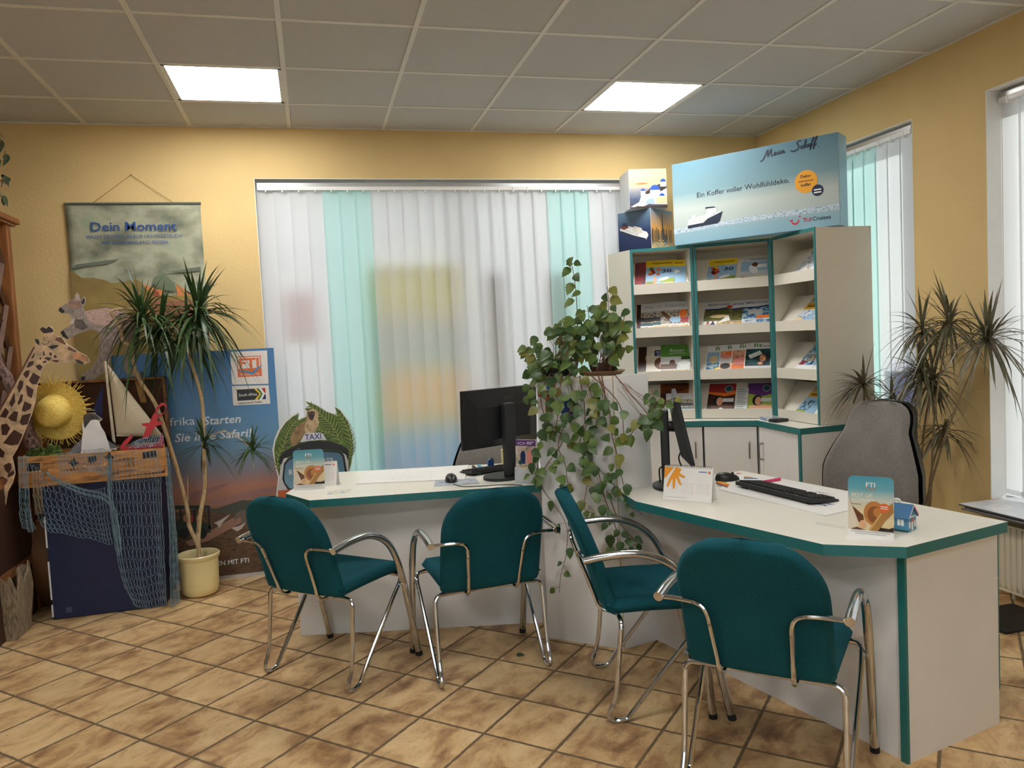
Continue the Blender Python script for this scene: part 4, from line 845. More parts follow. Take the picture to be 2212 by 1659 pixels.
# --- folded advertising card with a bent foot
def fti_card(label, p0, p1, h, foot):
    ux, un, w = base_frame(p0, p1); up = (Vector((0, 0, 1))+un*.10).normalized(); o = p0.copy(); o.z = ZT+EPS
    t = thing('advertising_card', label, 'sign', (p0+p1)/2)
    r = .018; rim = [(0, 0), (w, 0)]+[(w-r+r*math.cos(a), h-r+r*math.sin(a)) for a in [PI/2*i/5 for i in range(6)]]+[(r-r*math.sin(a), h-r+r*math.cos(a)) for a in [PI/2*i/5 for i in range(6)]]
    mb = MB().frame(o, ux, up); mb.prism(rim, -.0012, 0, M_white); 
    mb.T = I4; mb.frame(o, ux, -un+Vector((0, 0, .0))); mb.prism([(0, 0), (w, 0), (w, foot), (0, foot)], 0, .0012, M_white)
    mb.build('card', t)
    g = gradmat('summer_sky', 2, .03*h, h, [(0, (226, 200, 150)), (.42, (226, 208, 166)), (.6, (196, 204, 190)), (.78, (104, 168, 180)), (1, (70, 150, 172))], .35)
    e = .0004; S = lambda x, y: (x*w, y*h)
    mb = MB().frame(o, ux, up); mb.poly([(x, max(y, .12*h)) for x, y in rim], g, e)
    wood = pm('driftwood', (170, 124, 66)); hat = pm('straw_hat', (190, 126, 64)); dk = pm('driftwood_dark', (104, 62, 34)); 
    mb.poly([S(0, .12), S(0, .62), S(.06, .60), S(.22, .30), S(.2, .12)], pm('cloth_white', (220, 208, 186)), 2*e)
    mb.poly([S(.02, .66), S(.10, .5), S(.34, .36), S(.36, .26), S(.24, .24), S(.06, .56)], dk, 3*e)
    mb.ell(.58*w, .40*h, .23*w, .20*h, hat, 4*e, 28); mb.ell(.60*w, .38*h, .17*w, .14*h, pm('hat_shade', (140, 86, 44)), 5*e, 24); mb.ell(.66*w, .42*h, .10*w, .08*h, hat, 6*e, 18)
    mb.poly([S(.46, .12), S(.72, .42), S(.98, .60), S(1, .44), S(.82, .30), S(.66, .12)], wood, 7*e); mb.poly([S(.46, .12), S(.72, .42), S(.75, .40), S(.5, .12)], pm('driftwood_light', (206, 166, 104)), 8*e)
    mb.poly([S(.06, .12), S(.2, .16), S(.34, .13), S(.46, .12)], dk, 8*e); mb.poly([S(.66, .12), S(.72, .18), S(.9, .17), S(1, .2), S(1, .12)], pm('stones', (44, 34, 28)), 8*e)
    mb.ell(.33*w, .22*h, .07*w, .06*h, pm('shell', (222, 172, 130)), 9*e)
    mb.rect(.06*w, .53*h, .3*w, .54*h, pm('sea_line', (120, 110, 96)), 2*e)
    mb.text('FTI', .5*w, .83*h, .07*h, INK['white'], 3*e, width=.2*w, bold=.015, align='c'); mb.stroke([S(.39, .82), S(.48, .80), S(.53, .775), S(.56, .795), S(.63, .83)], .011*h, pm('brand_orange', (222, 108, 52)), 4*e)
    mb.text('BEST OF', .09*w, .66*h, .06*h, pm('pale_lettering', (236, 228, 206)), 3*e, width=.45*w); mb.text('SOMMER', .09*w, .57*h, .06*h, pm('pale_lettering', (236, 228, 206)), 3*e, width=.52*w)
    mb.ell(.80*w, .50*h, .12*w, .075*h, pm('brand_orange', (222, 108, 52)), 9*e, 20)
    for k in range(2): mb.stroke([S(.72, .52-.03*k), S(.88, .52-.03*k)], .012*h, INK['white'], 10*e)
    for k, (a_, b_) in enumerate(((.07, .92), (.16, .84))): mb.stroke([S(a_, .085-.03*k), S(b_, .085-.03*k)], .008*h, INK['grey'], e)
    mb.build('print', t); return t
fti_card('beach picture card with bent white foot on the left desk, before a calendar', PZ(636, 1059, ZT), PZ(702, 1055, ZT), .205, .075)
fti_card('beach picture card with bent white foot on the right desk, beside the little house', PZ(1832, 1157, ZT), PZ(1931, 1167, ZT), .205, .055)
# --- tent calendars with a wire spiral
def calendar(label, p0, p1, h, sun, txt=True):
    ux, un, w = base_frame(p0, p1); d = .075; o = p0.copy(); o.z = ZT+EPS; t = thing('desk_calendar', label, 'calendar', (p0+p1)/2)
    A = Vector((0, 0, 0)); ap = un*d/2+Vector((0, 0, h))
    mb = MB()
    th = .0015
    for s_, f in (('front_sheet', o), ('back_sheet', o+un*d)):
        yv = (o+ap)-f; n = ux.cross(yv.normalized())
        mb = MB().frame(f, ux, yv); L_ = yv.length; mb.box((0, 0, -th/2), (w, L_, th/2), M_white)
        if s_ == 'front_sheet':
            e = .0012
            if sun:
                og = pm('sun_orange', (236, 156, 36))
                mb.poly([(0, L_*.96), (w*.20, L_*.96), (w*.02, L_*.62), (0, L_*.66)], og, e)
                hand = [(.30, .96), (.40, .92), (.36, .80), (.50, .70), (.47, .66), (.33, .72), (.42, .46), (.38, .44), (.28, .66), (.26, .34), (.22, .33), (.20, .64), (.10, .36), (.07, .40), (.12, .62), (.20, .82), (.26, .96)]
                mb.poly([(x*w*.9, y*L_) for x, y in hand], og, 2*e*.8)
            mb.stroke([(w*.72, L_*.86), (w*.88, L_*.86)], .004, INK['blue'], e); mb.ell(w*.93, L_*.85, .005, .006, pm('brand_orange', (222, 108, 52)), e)
            for gx in (.06, .38, .70):
                for r in range(6):
                    for c in range(7):
                        if sun and gx < .3 and r < 3: continue
                        mb.rect(w*(gx+.036*c), L_*(.22+.055*r), w*(gx+.036*c)+.0028, L_*(.22+.055*r)+.0032, INK['lgrey' if c < 6 else 'pink'], e)
            mb.rect(w*.04, L_*.08, w*.5, L_*.10, INK['lgrey'], e)
        mb.build(s_, t)
    tp = o+ap
    mb = MB()
    for i in range(26):
        c = tp+ux*(w*(.03+.94*i/25)); mb.tube([c+un*.006*math.cos(a)+Vector((0, 0, .006*math.sin(a))) for a in [2*PI*j/8 for j in range(8)]], .0009, M_steel, 4, closed=True)
    mb.build('wire_spiral', t); return t
calendar('white tent calendar standing behind the beach card on the left desk', PZ(634, 1053, ZT), PZ(727, 1049, ZT), .125, True)
calendar('white tent calendar with orange sun print on the right desk', PZ(1432, 1079, ZT), PZ(1537, 1087, ZT), .142, True)
# --- flat papers
def sheet(name, label, cat, px, th, mt, z=ZT, art=None, group=None):
    P = [PZ(u, v, z+th) for u, v in px]; c = sum(P, Vector())/len(P)
    mb = MB().prism([(p.x, p.y) for p in P], z+EPS, z+th, mt)
    if art: art(mb, P, z+th+.0004)
    return solo(mb, name, label, cat, (c.x, c.y, z), group)
def blot1(mb, P, z):
    o = P[0]; ux = (P[3]-P[0]); uy = P[1]-P[0]
    for i in range(9):
        for j in range(4):
            q0 = o+ux*(.08+.07*i)+uy*(.2+.16*j); mb.T = Matrix.Translation((0, 0, z)); mb.stroke([(q0.x, q0.y), ((q0+ux*.05).x, (q0+ux*.05).y)], .006, INK['lgrey']); mb.T = I4
sheet('desk_pad', 'large white paper desk pad on the left desk', 'desk pad', [(769, 1044), (797, 1018), (1012, 1004), (1004, 1034)], .006, M_white, art=blot1)
sheet('flyer', 'blue grey flyer under the mouse on the left desk', 'flyer', [(937, 1051), (941, 1037), (1027, 1032), (1036, 1044)], .002, picmat('flyer_grey', [(150, 160, 176), (186, 192, 200), (120, 136, 160)], 20, 31))
for k, (px, lb) in enumerate(([[(706, 1068), (708, 1061), (731, 1058), (731, 1065)], 'small blue card lying left of its pair on the left desk'], [[(733, 1065), (733, 1058), (759, 1055), (757, 1062)], 'small blue card lying right of its pair on the left desk'])):
    sheet('leaflet', lb, 'leaflet', px, .0015, picmat('leaflet_blue', [(120, 180, 220), (240, 220, 180), (170, 210, 230)], 40, 32), group='small blue cards on the left desk')
# --- computer mice
def mouse(label, p, d, L_=.105):
    d = Vector(d).normalized(); t = thing('computer_mouse', label, 'mouse', p)
    def fn(u, v):
        a = 2*PI*u; r = math.sin(min(1, v*1.0)*PI/2); x = math.cos(a)*L_/2*r; y = math.sin(a)*.031*r*(1-.12*math.cos(a)); z = .036*math.cos(v*PI/2)**.7*(1-.25*math.cos(a)*r)
        return (x, y, max(z, 0)+.002)
    mb = MB().frame(p+Vector((0, 0, EPS)), d, Vector((-d.y, d.x, 0))); mb.grid(lambda u, v: fn(u, v), 28, 12, M_black, wu=True); mb.build('shell', t, angle=80)
    mb = MB().frame(p+Vector((0, 0, .034)), d, Vector((-d.y, d.x, 0))); mb.tube([(L_*.22, -.004, .0), (L_*.22, .004, .0)], .006, M_rub, 12); mb.build('scroll_wheel', t)
    return t
m1 = mouse('dark grey computer mouse on the blue grey flyer', PZ(975, 1040, ZT+.002), (-.1, -1, 0))
cb = [PZ(980, 1046, ZT+.004), PZ(1000, 1051, ZT+.004), PZ(1040, 1050, ZT+.004), PZ(1085, 1047, ZT+.004), PZ(1128, 1048, ZT+.004)]
MB().tube(spline(cb, 6), .0022, M_rub, 6).build('cable', m1)
sheet('mouse_pad', 'grey mouse pad with coloured sticky tabs on the right desk', 'mouse pad', [(1549, 1050), (1556, 1035), (1618, 1034), (1628, 1046), (1590, 1052)], .003, mat('grey_pad', (176, 176, 170), .7))
mouse('black computer mouse on the grey pad of the right desk', PZ(1571, 1038, ZT+.003), (1, -.35, 0), .115)
# --- keyboards
def keyboard(label, p0, p1, dep, flip, rows=6):
    """p0-p1: edge away from the typist (raised)"""
    ux, un, L_ = base_frame(p0, p1); un = un*flip; o = p0.copy(); o.z = ZT+EPS; t = thing('keyboard', label, 'keyboard', (p0+p1)/2)
    mb = MB(); z0, z1 = .030, .012
    def V(x, y, z): q = o+ux*x+un*y; return Vector((q.x, q.y, q.z+z))
    vs = [V(0, 0, .012), V(L_, 0, .012), V(L_, dep, 0), V(0, dep, 0), V(0, 0, z0), V(L_, 0, z0), V(L_, dep, z1), V(0, dep, z1)]
    mb.add(vs, [(3, 2, 1, 0), (4, 5, 6, 7), (0, 1, 5, 4), (1, 2, 6, 5), (2, 3, 7, 6), (3, 0, 4, 7)], M_black); k = mb.build('housing', t, bevel=.003)
    for x in (.05, L_-.05): 
        mb = MB(); a = V(x-.012, .012, 0); mb.add([V(x-.014, .008, 0), V(x+.014, .008, 0), V(x+.014, .02, 0), V(x-.014, .02, 0), V(x-.014, .006, .013), V(x+.014, .006, .013), V(x+.014, .02, .012), V(x-.014, .02, .012)], [(0, 1, 2, 3), (4, 5, 6, 7), (0, 1, 5, 4), (1, 2, 6, 5), (2, 3, 7, 6), (3, 0, 4, 7)], M_black); mb.build('foot', t)
    n = int(L_/.0205); key = mat('black_key', (32, 33, 35), .5); kb = MB()
    for r in range(rows):
        y = dep*(.10+.86*r/rows); zz = z0+(z1-z0)*(y/dep)
        for c in range(n):
            if (n-c in (5, 8)) : continue
            x = L_*(.02)+c*(L_*.96/n); g = L_*.96/n-.0035
            a0 = [V(x, y, zz), V(x+g, y, zz), V(x+g, y+dep*.115, zz-.002), V(x, y+dep*.115, zz-.002)]; a1 = [p+Vector((0, 0, .007)) for p in a0]; a1 = [a1[i]+(a1[(i+2) % 4]-a1[i])*.12 for i in range(4)]
            kb.add(a0+a1, [(4, 5, 6, 7), (0, 1, 5, 4), (1, 2, 6, 5), (2, 3, 7, 6), (3, 0, 4, 7)], key)
    kb.build('keys', t); return t
kp0, kp1 = PZ(1590, 1054, ZT), PZ(1757, 1096, ZT); d = (kp1-kp0).normalized()
keyboard('black keyboard on the written paper pad of the right desk', kp0-d*.005, kp0+d*.47, .145, 1)
kq0, kq1 = PZ(1019, 1030, ZT), PZ(1110, 1016, ZT); d = (kq1-kq0).normalized()
keyboard('black keyboard under the monitor on the left desk', kq0, kq0+d*.43, .14, 1)
# --- paper pad with handwriting, pens, notes on the right desk
def blot2(mb, P, z):
    c = P[1]; ux = (P[2]-P[1]).normalized(); 
    bl = pm('felt_blue', (40, 84, 150)); rd = pm('felt_red', (190, 60, 40))
    d1 = (P[0]-P[1]).normalized(); d2 = (P[3]-P[0]).normalized()
    mb.frame(PZ(1800, 1107, z), -(P[1]-P[0]).normalized()*-1, d2)
    mb.T = I4; x = -(PZ(1800, 1104, z)-PZ(1730, 1088, z)).normalized(); y = Vector((x.y, -x.x, 0)); y = y if y.y < 0 else -y
    mb.frame(PZ(1790, 1092, z), x, y if x.cross(y).z > 0 else -y)
    mb.text('MALLE', 0, 0, .022, bl, 0, width=.085, bold=.01); mb.text('IBIZA', -.002, -.032, .022, bl, 0, width=.07, bold=.01)
    mb.T = I4; mb.frame(PZ(1790, 1066, z), x, y if x.cross(y).z > 0 else -y); mb.text('LAND', 0, 0, .018, INK['black'], 0, width=.06); mb.stroke([(-.02, .004), (.0, .02), (-.02, .02)], .002, rd)
    mb.T = I4
sheet('desk_pad', 'white paper pad with blue handwriting under the keyboard of the right desk', 'desk pad', [(1553, 1056), (1783, 1113), (1836, 1101), (1836, 1063), (1640, 1027), (1596, 1020)], .004, M_white, art=blot2)
def pen(label, p0, p1, r, mt, name='marker_pen', cap=None, z=ZT, group=None, cat='pen'):
    a = PZ(*p0, z+r); b = PZ(*p1, z+r); d = (b-a).normalized(); t = thing(name, label, cat, (a+b)/2, group=group)
    MB().tube([a, a+d*.002, b-d*.03, b-d*.029, b], [r*.8, r, r, r*.9, r*.9], mt, 12).build('barrel', t)
    MB().tube([b-d*.032, b+d*.002], [r*1.12, r*1.05], cap or mt, 12).build('cap', t)
pen('pink marker pen lying beyond the keyboard on the right desk', (1643, 1042), (1684, 1035), .007, pm('pink_pen', (214, 50, 110)), z=ZT+.004)
for px, cols, lb in (([(1607, 1034), (1607, 1029), (1622, 1030), (1639, 1034), (1625, 1037)], ['red', 'yellow', 'green', 'blue'], 'strip of rainbow sticky tabs beyond the keyboard'), ([(1546, 1044), (1551, 1039), (1577, 1045), (1571, 1053), (1556, 1054)], ['yellow', 'orange', 'orange', 'brown'], 'yellow and orange sticky notes beside the tent calendar'), ([(1590, 1024), (1592, 1021), (1604, 1023), (1600, 1026)], ['red', 'pink'], 'small red sticky note behind the black mouse')):
    z = ZT+.0052; P = [PZ(u, v, z) for u, v in px]; c = sum(P, Vector())/len(P); mb = MB(); xs_ = [p.x for p in P]
    a, b_, n = P[0], P[-2], len(cols); A1, B1 = P[1], P[2]
    for i, k in enumerate(cols):
        f0, f1 = i/n, (i+1)/n; s0 = A1+(P[0]-A1)*f0; s1 = A1+(P[0]-A1)*f1; r0 = B1+(P[-2]-B1)*f0; r1 = B1+(P[-2]-B1)*f1
        mb.prism([s0, r0, r1, s1], z-.0008, z, INK[k])
    solo(mb, 'sticky_notes', lb, 'notes', (c.x, c.y, z-.0008))
sheet('paper_slip', 'thin translucent slip lying left of the beach card on the right desk', 'slip', [(1759, 1131), (1764, 1127), (1826, 1137), (1824, 1142)], .0012, mat('pale_slip', (222, 220, 210), .3))
# --- mug and house money box
p = PZ(1905, 1137, ZT); p = p+Vector((.045, .05, 0))
t = thing('mug', 'white mug almost hidden behind the beach card on the right desk', 'mug', p)
MB().lathe([(0, .001), (.036, .001), (.040, .006), (.040, .092), (.038, .095), (.036, .092), (.036, .008), (0, .006)], mat('white_glaze', (238, 238, 234), .2), 32, p).build('cup', t)
hd = Vector((1, -.25, 0)).normalized(); MB().tube(spline([p+hd*.038+Vector((0, 0, .078)), p+hd*.060+Vector((0, 0, .078)), p+hd*.070+Vector((0, 0, .05)), p+hd*.058+Vector((0, 0, .022)), p+hd*.038+Vector((0, 0, .02))], 6), .0055, mat('white_glaze'), 10).build('handle', t)
h0, h1 = PZ(1962, 1151, ZT), PZ(1980, 1143, ZT)          # front gable foot
gx = (h1-h0); gx.z = 0; gw = .062; gx.normalize(); gy = Vector((-gx.y, gx.x, 0)); gl = .085
# long side runs left/back from h0
sd = (PZ(1936, 1145, ZT)-h0); sd.z = 0; sd.normalize(); gy = Vector((gx.y, -gx.x, 0)); gy = gy if gy.dot(sd) > 0 else -gy
t = thing('house_ornament', 'little blue tin house with white gable on the right desk', 'ornament', h0)
hb = pm('house_blue_wall', (74, 136, 172)); hr = pm('house_roof', (56, 108, 150)); hw_ = INK['white']; hred = pm('house_red', (206, 60, 56)); ww, he, rd = gw, .052, .036
mb = MB().frame(h0+Vector((0, 0, EPS)), gx, gy if gx.cross(gy).z > 0 else -gy); sg = 1 if gx.cross(gy).z > 0 else -1
def Q(x, y, z): return (x, y*sg, z)
def qf(mb, pts, mt): mb.add([Q(*p_) for p_ in pts], [list(range(len(pts)))], mt)
for x in (0, ww): qf(mb, [(x, 0, 0), (x, gl, 0), (x, gl, he), (x, 0, he)], hb)
for y in (0, gl): qf(mb, [(0, y, 0), (ww, y, 0), (ww, y, he), (ww/2, y, he+rd), (0, y, he)], hb)
qf(mb, [(0, 0, .0), (ww, 0, .0), (ww, gl, 0), (0, gl, 0)], hb)
mb.box((-.003, -.003*1, -.0), (ww+.003, .0, .003), hw_) if False else None
e = .0006
for x0 in (.004, .044): qf(mb, [(x0, -e, .012), (x0+.014, -e, .012), (x0+.014, -e, .034), (x0, -e, .034)], hw_)
qf(mb, [(.024, -e, .002), (.038, -e, .002), (.038, -e, .036), (.024, -e, .036)], hw_); qf(mb, [(.021, -2*e, .033), (.041, -2*e, .033), (.038, -2*e, .043), (.024, -2*e, .043)], hred)
qf(mb, [(0, -e, he-.004), (ww, -e, he-.004), (ww, -e, he), (0, -e, he)], hw_)
for y0 in (.014, .046): qf(mb, [(-e, y0, .02), (-e, y0+.022, .02), (-e, y0+.022, .042), (-e, y0, .042)], hw_); qf(mb, [(-2*e, y0+.010, .02), (-2*e, y0+.012, .02), (-2*e, y0+.012, .042), (-2*e, y0+.010, .042)], hb)
qf(mb, [(-e, 0, 0), (-e, gl, 0), (-e, gl, .006), (-e, 0, .006)], INK['teal'])
mb.build('walls', t)
mb = MB().frame(h0+Vector((0, 0, EPS)), gx, gy if gx.cross(gy).z > 0 else -gy); oh = .006
for s0, s1 in ((-oh, 0), (ww+oh, 1)):
    for mt_, y0, y1 in ((hr, -oh, gl+oh),):
        zr = he-oh*rd/(ww/2); a = [(s0, y0, zr), (s0, y1, zr), (ww/2, y1, he+rd+.001), (ww/2, y0, he+rd+.001)]
        mb.add([Q(*p_) for p_ in a]+[Q(p_[0], p_[1], p_[2]+.003) for p_ in a], [(0, 1, 2, 3), (7, 6, 5, 4), (0, 1, 5, 4), (1, 2, 6, 5), (2, 3, 7, 6), (3, 0, 4, 7)], mt_)
for s0 in (-oh, ww+oh): mb.add([Q(s0, -oh-.001, he-oh), Q(ww/2, -oh-.001, he+rd-.003), Q(ww/2, -oh-.001, he+rd+.005), Q(s0, -oh-.001, he-oh+.007)], [(0, 1, 2, 3)], hw_ if s0 < 0 else hred)
mb.build('roof', t)
# --- monitors
def monitor(label, foot, n, w, h, zc, tilt, logo=None, arm=.09, cable=True):
    """n: horizontal direction the screen faces; foot: centre of the base on the desk"""
    n = Vector((*n, 0)).normalized(); ux = Vector((-n.y, n.x, 0)); up0 = Vector((0, 0, 1))
    t = thing('monitor', label, 'monitor', foot)
    pn = (n*math.cos(tilt)+up0*math.sin(tilt)); up = (up0*math.cos(tilt)-n*math.sin(tilt)); c = foot+n*arm; c.z = ZT+zc
    mb = MB().frame(c, ux, up)      # z = facing direction
    mb.box((-w/2, -h/2, -.012), (w/2, h/2, .008), M_black); k = mb.build('bezel', t, bevel=.003)
    mb = MB().frame(c, ux, up); mb.rect(-w/2+.012, -h/2+.02, w/2-.012, h/2-.012, mat('dark_screen', (10, 11, 13), .15), .0085); mb.build('screen', k)
    mb = MB().frame(c, ux, up); a, b, d = w/2-.006, h/2-.006, .03
    vs = [(-a, -b, -.012), (a, -b, -.012), (a, b, -.012), (-a, b, -.012), (-a*.72, -b*.75, -.012-d), (a*.72, -b*.75, -.012-d), (a*.72, b*.42, -.012-d), (-a*.72, b*.42, -.012-d)]
    mb.add(vs, [(4, 7, 6, 5), (0, 4, 5, 1), (1, 5, 6, 2), (2, 6, 7, 3), (3, 7, 4, 0)], M_black)
    if logo:
        mb.T = I4; mb.frame(c-pn*.0275, -ux, up)
        q = MB().frame(c-pn*.0265+up*(h*.30)+pn*.0, -ux, up); 
    mb.build('back_shell', t, bevel=.004)
    if logo:
        y0 = h*.30; f = (b-y0)/(b-b*.42); zz = -.012-d*min(1, max(0, f)); nn_ = Vector((0, d, -(b-b*.42))).normalized()
        q = MB().frame(c+up*y0+pn*(zz-.003), -ux, (up*(b-b*.42)+pn*d).normalized()); q.text(logo, .005, 0, .018, mat('logo_grey', (84, 86, 88), .3, .6), 0, width=.075); q.build('logo', t)
    z0 = foot.z
    mb = MB().frame(foot, -ux, n); mb.box((-.034, -.020, .012), (.034, .020, zc+.075), mat('stand_black', (40, 41, 42), .5)); mb.build('stand', t, bevel=.008)
    mb = MB().frame(foot+Vector((0, 0, EPS)), -ux, n); P_ = [(.13*math.cos(a_), .04+.105*math.sin(a_)) for a_ in [2*PI*i/32 for i in range(32)]]; mb.prism(P_, 0, .014, M_black); mb.build('base', t, bevel=.004)
    a0 = foot+Vector((0, 0, zc)); MB().tube([a0, c-pn*.03], .026, M_black, 12).build('neck', t)
    if cable:
        q = c-up*(h*.34)-pn*.045-ux*0.06; MB().tube(spline([q+pn*.01, q-up*.04-pn*.01, q-up*.13+ux*-.05, foot+Vector((0, 0, .10))-n*.02-ux*.03, foot+Vector((0, 0, .02))-n*.03], 8), .0035, M_rub, 8).build('cable', t)
    return t
f1 = PZ(1104, 1033, ZT); monitor('black AOC monitor seen from the back on the left desk'.replace('AOC ', ''), f1, (-.42, .9), .50, .305, .322, .05, 'AOC', .07)
f2 = PZ(1440, 1052, ZT); monitor('black monitor seen edge-on on the right desk beside the cabinet', f2, (.905, -.42), .50, .31, .29, .20, None, .085)
# --- small office things round the left monitor
for k, (p0, p1, mt_, cp, lb) in enumerate((((1022, 1008), (1034, 1017), M_black, INK['white'], 'black felt pen with white band lying left of the monitor foot'), ((1034, 1006), (1046, 1015), pm('cyan_pen', (60, 160, 200)), pm('cyan_pen', (60, 160, 200)), 'light blue felt pen lying beside the black one'))):
    pen(lb, p0, p1, .009, mt_, cap=mt_)
p = PZ(1060, 1014, ZT); t = thing('sharpener', 'blue and grey desk sharpener under the left monitor', 'sharpener', p)
mb = MB().frame(p+Vector((0, 0, EPS)), (1, .2, 0), (-.2, 1, 0)); P_ = [(-.014, 0), (.014, 0), (.014, .045)]+[(.014*math.cos(a), .045+.012*math.sin(a)) for a in [PI*i/8 for i in range(1, 8)]]+[(-.014, .045)]
mb.T = Matrix.Translation(p+Vector((0, 0, EPS))) @ Matrix.Rotation(PI/2, 4, 'X'); mb.prism(P_, -.02, .01, pm('sharp_blue', (30, 80, 150))); mb.build('body', t, bevel=.002)
mb = MB(); mb.T = Matrix.Translation(p+Vector((.012, .03, EPS))) @ Matrix.Rotation(PI/2, 4, 'X'); mb.prism([(x*.95, y*1.08) for x, y in P_], -.015, .01, mat('smoky', (110, 112, 108), .2)); mb.build('shavings_cover', t, bevel=.002)
p = PZ(1100, 1008, ZT); t = thing('label_roll', 'cream paper roll standing behind the left monitor', 'roll', p)
MB().lathe([(.018, 0), (.042, 0), (.042, .10), (.018, .10), (.018, 0)], mat('cream_roll', (236, 218, 150), .7), 32, p+Vector((0, 0, EPS)), smooth=False).build('roll', t)
sheet('leaflet_stack', 'small stack of coloured cards between the sharpener and the cream roll', 'cards', [(1074, 1012), (1078, 1004), (1092, 1003), (1088, 1011)], .012, picmat('cards_mixed', [(200, 80, 70), (220, 220, 224), (70, 110, 170)], 60, 33))
# leaflet holder
p0, p1 = PZ(1114, 1042, ZT), PZ(1159, 1044, ZT); ux, un, w = base_frame(p0, p1); o = p0+Vector((0, 0, EPS)); hh = .215; up = (Vector((0, 0, 1))+un*.08).normalized()
t = thing('leaflet_holder', 'upright holder with purple topped leaflets at the right end of the left desk', 'holder', (p0+p1)/2)
mb = MB().frame(o, ux, up); mb.box((0, 0, -.03), (w, hh*.38, -.027), M_clear); mb.box((0, 0, .004), (w, hh*.36, .006), M_clear); mb.box((0, 0, -.03), (w, .003, .006), M_clear); mb.box((-.002, 0, -.03), (0, hh*.36, .006), M_clear); mb.box((w, 0, -.03), (w+.002, hh*.36, .006), M_clear); mb.build('holder', t)
mb = MB().frame(o, ux, up); mb.box((.002, .004, -.026), (w-.002, hh, -.001), M_white); e = .0005
mb.rect(.002, .36*hh, w-.002, .86*hh, picmat('street', [(120, 108, 100), (190, 176, 160), (226, 214, 200)], 30, 34), e); mb.rect(.002, .86*hh, w-.002, hh, INK['purple'], e)
mb.ell(.3*w, .92*hh, .18*w, .028*hh, INK['white'], 2*e); mb.ell(.3*w, .92*hh, .15*w, .019*hh, INK['purple'], 3*e); mb.stroke([(.55*w, .95*hh), (.9*w, .95*hh)], .004, INK['white'], 2*e); mb.stroke([(.55*w, .91*hh), (.8*w, .91*hh)], .004, INK['white'], 2*e)
for cx, m_ in ((.38, INK['navy']), (.68, INK['pink'])):
    mb.poly([(w*(cx-.12), hh*.44), (w*(cx+.1), hh*.44), (w*(cx+.12), hh*.66), (w*(cx+.06), hh*.74), (w*(cx-.07), hh*.74), (w*(cx-.13), hh*.66)], m_, 2*e); mb.ell(w*cx, hh*.78, w*.06, hh*.03, INK['skin'], 3*e)
mb.ell(w*.25, hh*.47, w*.1, hh*.05, INK['teal'], 4*e); mb.rect(.3*w, .30*hh, .78*w, .37*hh, INK['yellow'], 3*e)
mb.text('Fahrzeugübergabe', .08*w, .22*hh, .028*hh, INK['purple'], 2*e, width=.84*w, bold=.01); mb.text('direkt am Terminal.', .08*w, .155*hh, .028*hh, INK['purple'], 2*e, width=.84*w, bold=.01); mb.stroke([(.25*w, .09*hh), (.75*w, .09*hh)], .002, INK['grey'], 2*e)
mb.build('leaflets', t)
pv = PZ(1163, 1040, ZT); t = thing('ballpoint_pen', 'black and white pen standing upright beside the leaflet holder', 'pen', pv)
MB().lathe([(.022, 0), (.020, .006), (.006, .01), (.005, .03)], M_black, 20, pv+Vector((0, 0, EPS))).build('stand', t); MB().tube([pv+Vector((0, 0, .03)), pv+Vector((.0, 0, .17))], .0048, M_black, 10).build('barrel', t); MB().tube([pv+Vector((0, 0, .12)), pv+Vector((.0, 0, .185))], .0056, INK['white'], 10).build('cap', t)
# --- stickers on the slanted front of the corner cabinet
A_, B_ = Vector((*PA, 0)), Vector((*PB, 0)); ux = (B_-A_).normalized(); fn_ = Vector((ux.y, -ux.x, 0))
def sticker(label, pts, mt, extra=None):
    P = [PN(u, v, A_, fn_) for u, v in pts]; o = P[0]; mb = MB().frame(o+fn_*.0007, ux, (0, 0, 1)); loc = [mb.T.inverted() @ p for p in P]
    mb.prism([(q.x, q.y) for q in loc], -.0005, .0004, mt)
    if extra: extra(mb, [(q.x, q.y) for q in loc])
    solo(mb, 'sticker', label, 'sticker', o)
def st_red(mb, L_):
    x0, x1 = min(p[0] for p in L_), max(p[0] for p in L_); y0, y1 = min(p[1] for p in L_), max(p[1] for p in L_); h = y1-y0
    mb.rect(x0, y0, x1, y0+h*.42, INK['dred'], .0006); mb.stroke([(x0+.005, y0+h*.2), (x1-.004, y0+h*.2)], .005, INK['white'], .0009); mb.ell(x1-.012, y0+h*.6, .009, .012, INK['blue'], .0009)
sticker('white and red sticker with a blue seal on the slanted cabinet front', [(1163, 856), (1189, 857), (1189, 826), (1163, 825)], INK['white'], st_red)
sticker('small striped yellow and purple sticker on the slanted cabinet front', [(1178, 890), (1194, 891), (1194, 858), (1178, 857)], picmat('stripes', [(220, 150, 40), (180, 40, 60), (80, 50, 120)], 60, 35, stretch=(4, 4, .3)))
c = PN(1232, 884, A_, fn_)
mb = MB().frame(c+fn_*.0007, ux, (0, 0, 1)); mb.ell(0, 0, .052, .055, INK['white'], 0, 32); mb.prism([(.049*math.cos(2*PI*i/32), .052*math.sin(2*PI*i/32)) for i in range(32)], -.0005, .0006, pm('round_blue', (36, 60, 130)))
mb.text('Costa', 0, -.032, .012, INK['white'], .001, align='c', width=.044); mb.text('&', 0, -.014, .012, INK['white'], .001, align='c'); mb.text('DE', .012, .008, .016, INK['white'], .001, align='c')
solo(mb, 'sticker', 'round dark blue sticker half hidden by ivy on the slanted cabinet front', 'sticker', c)
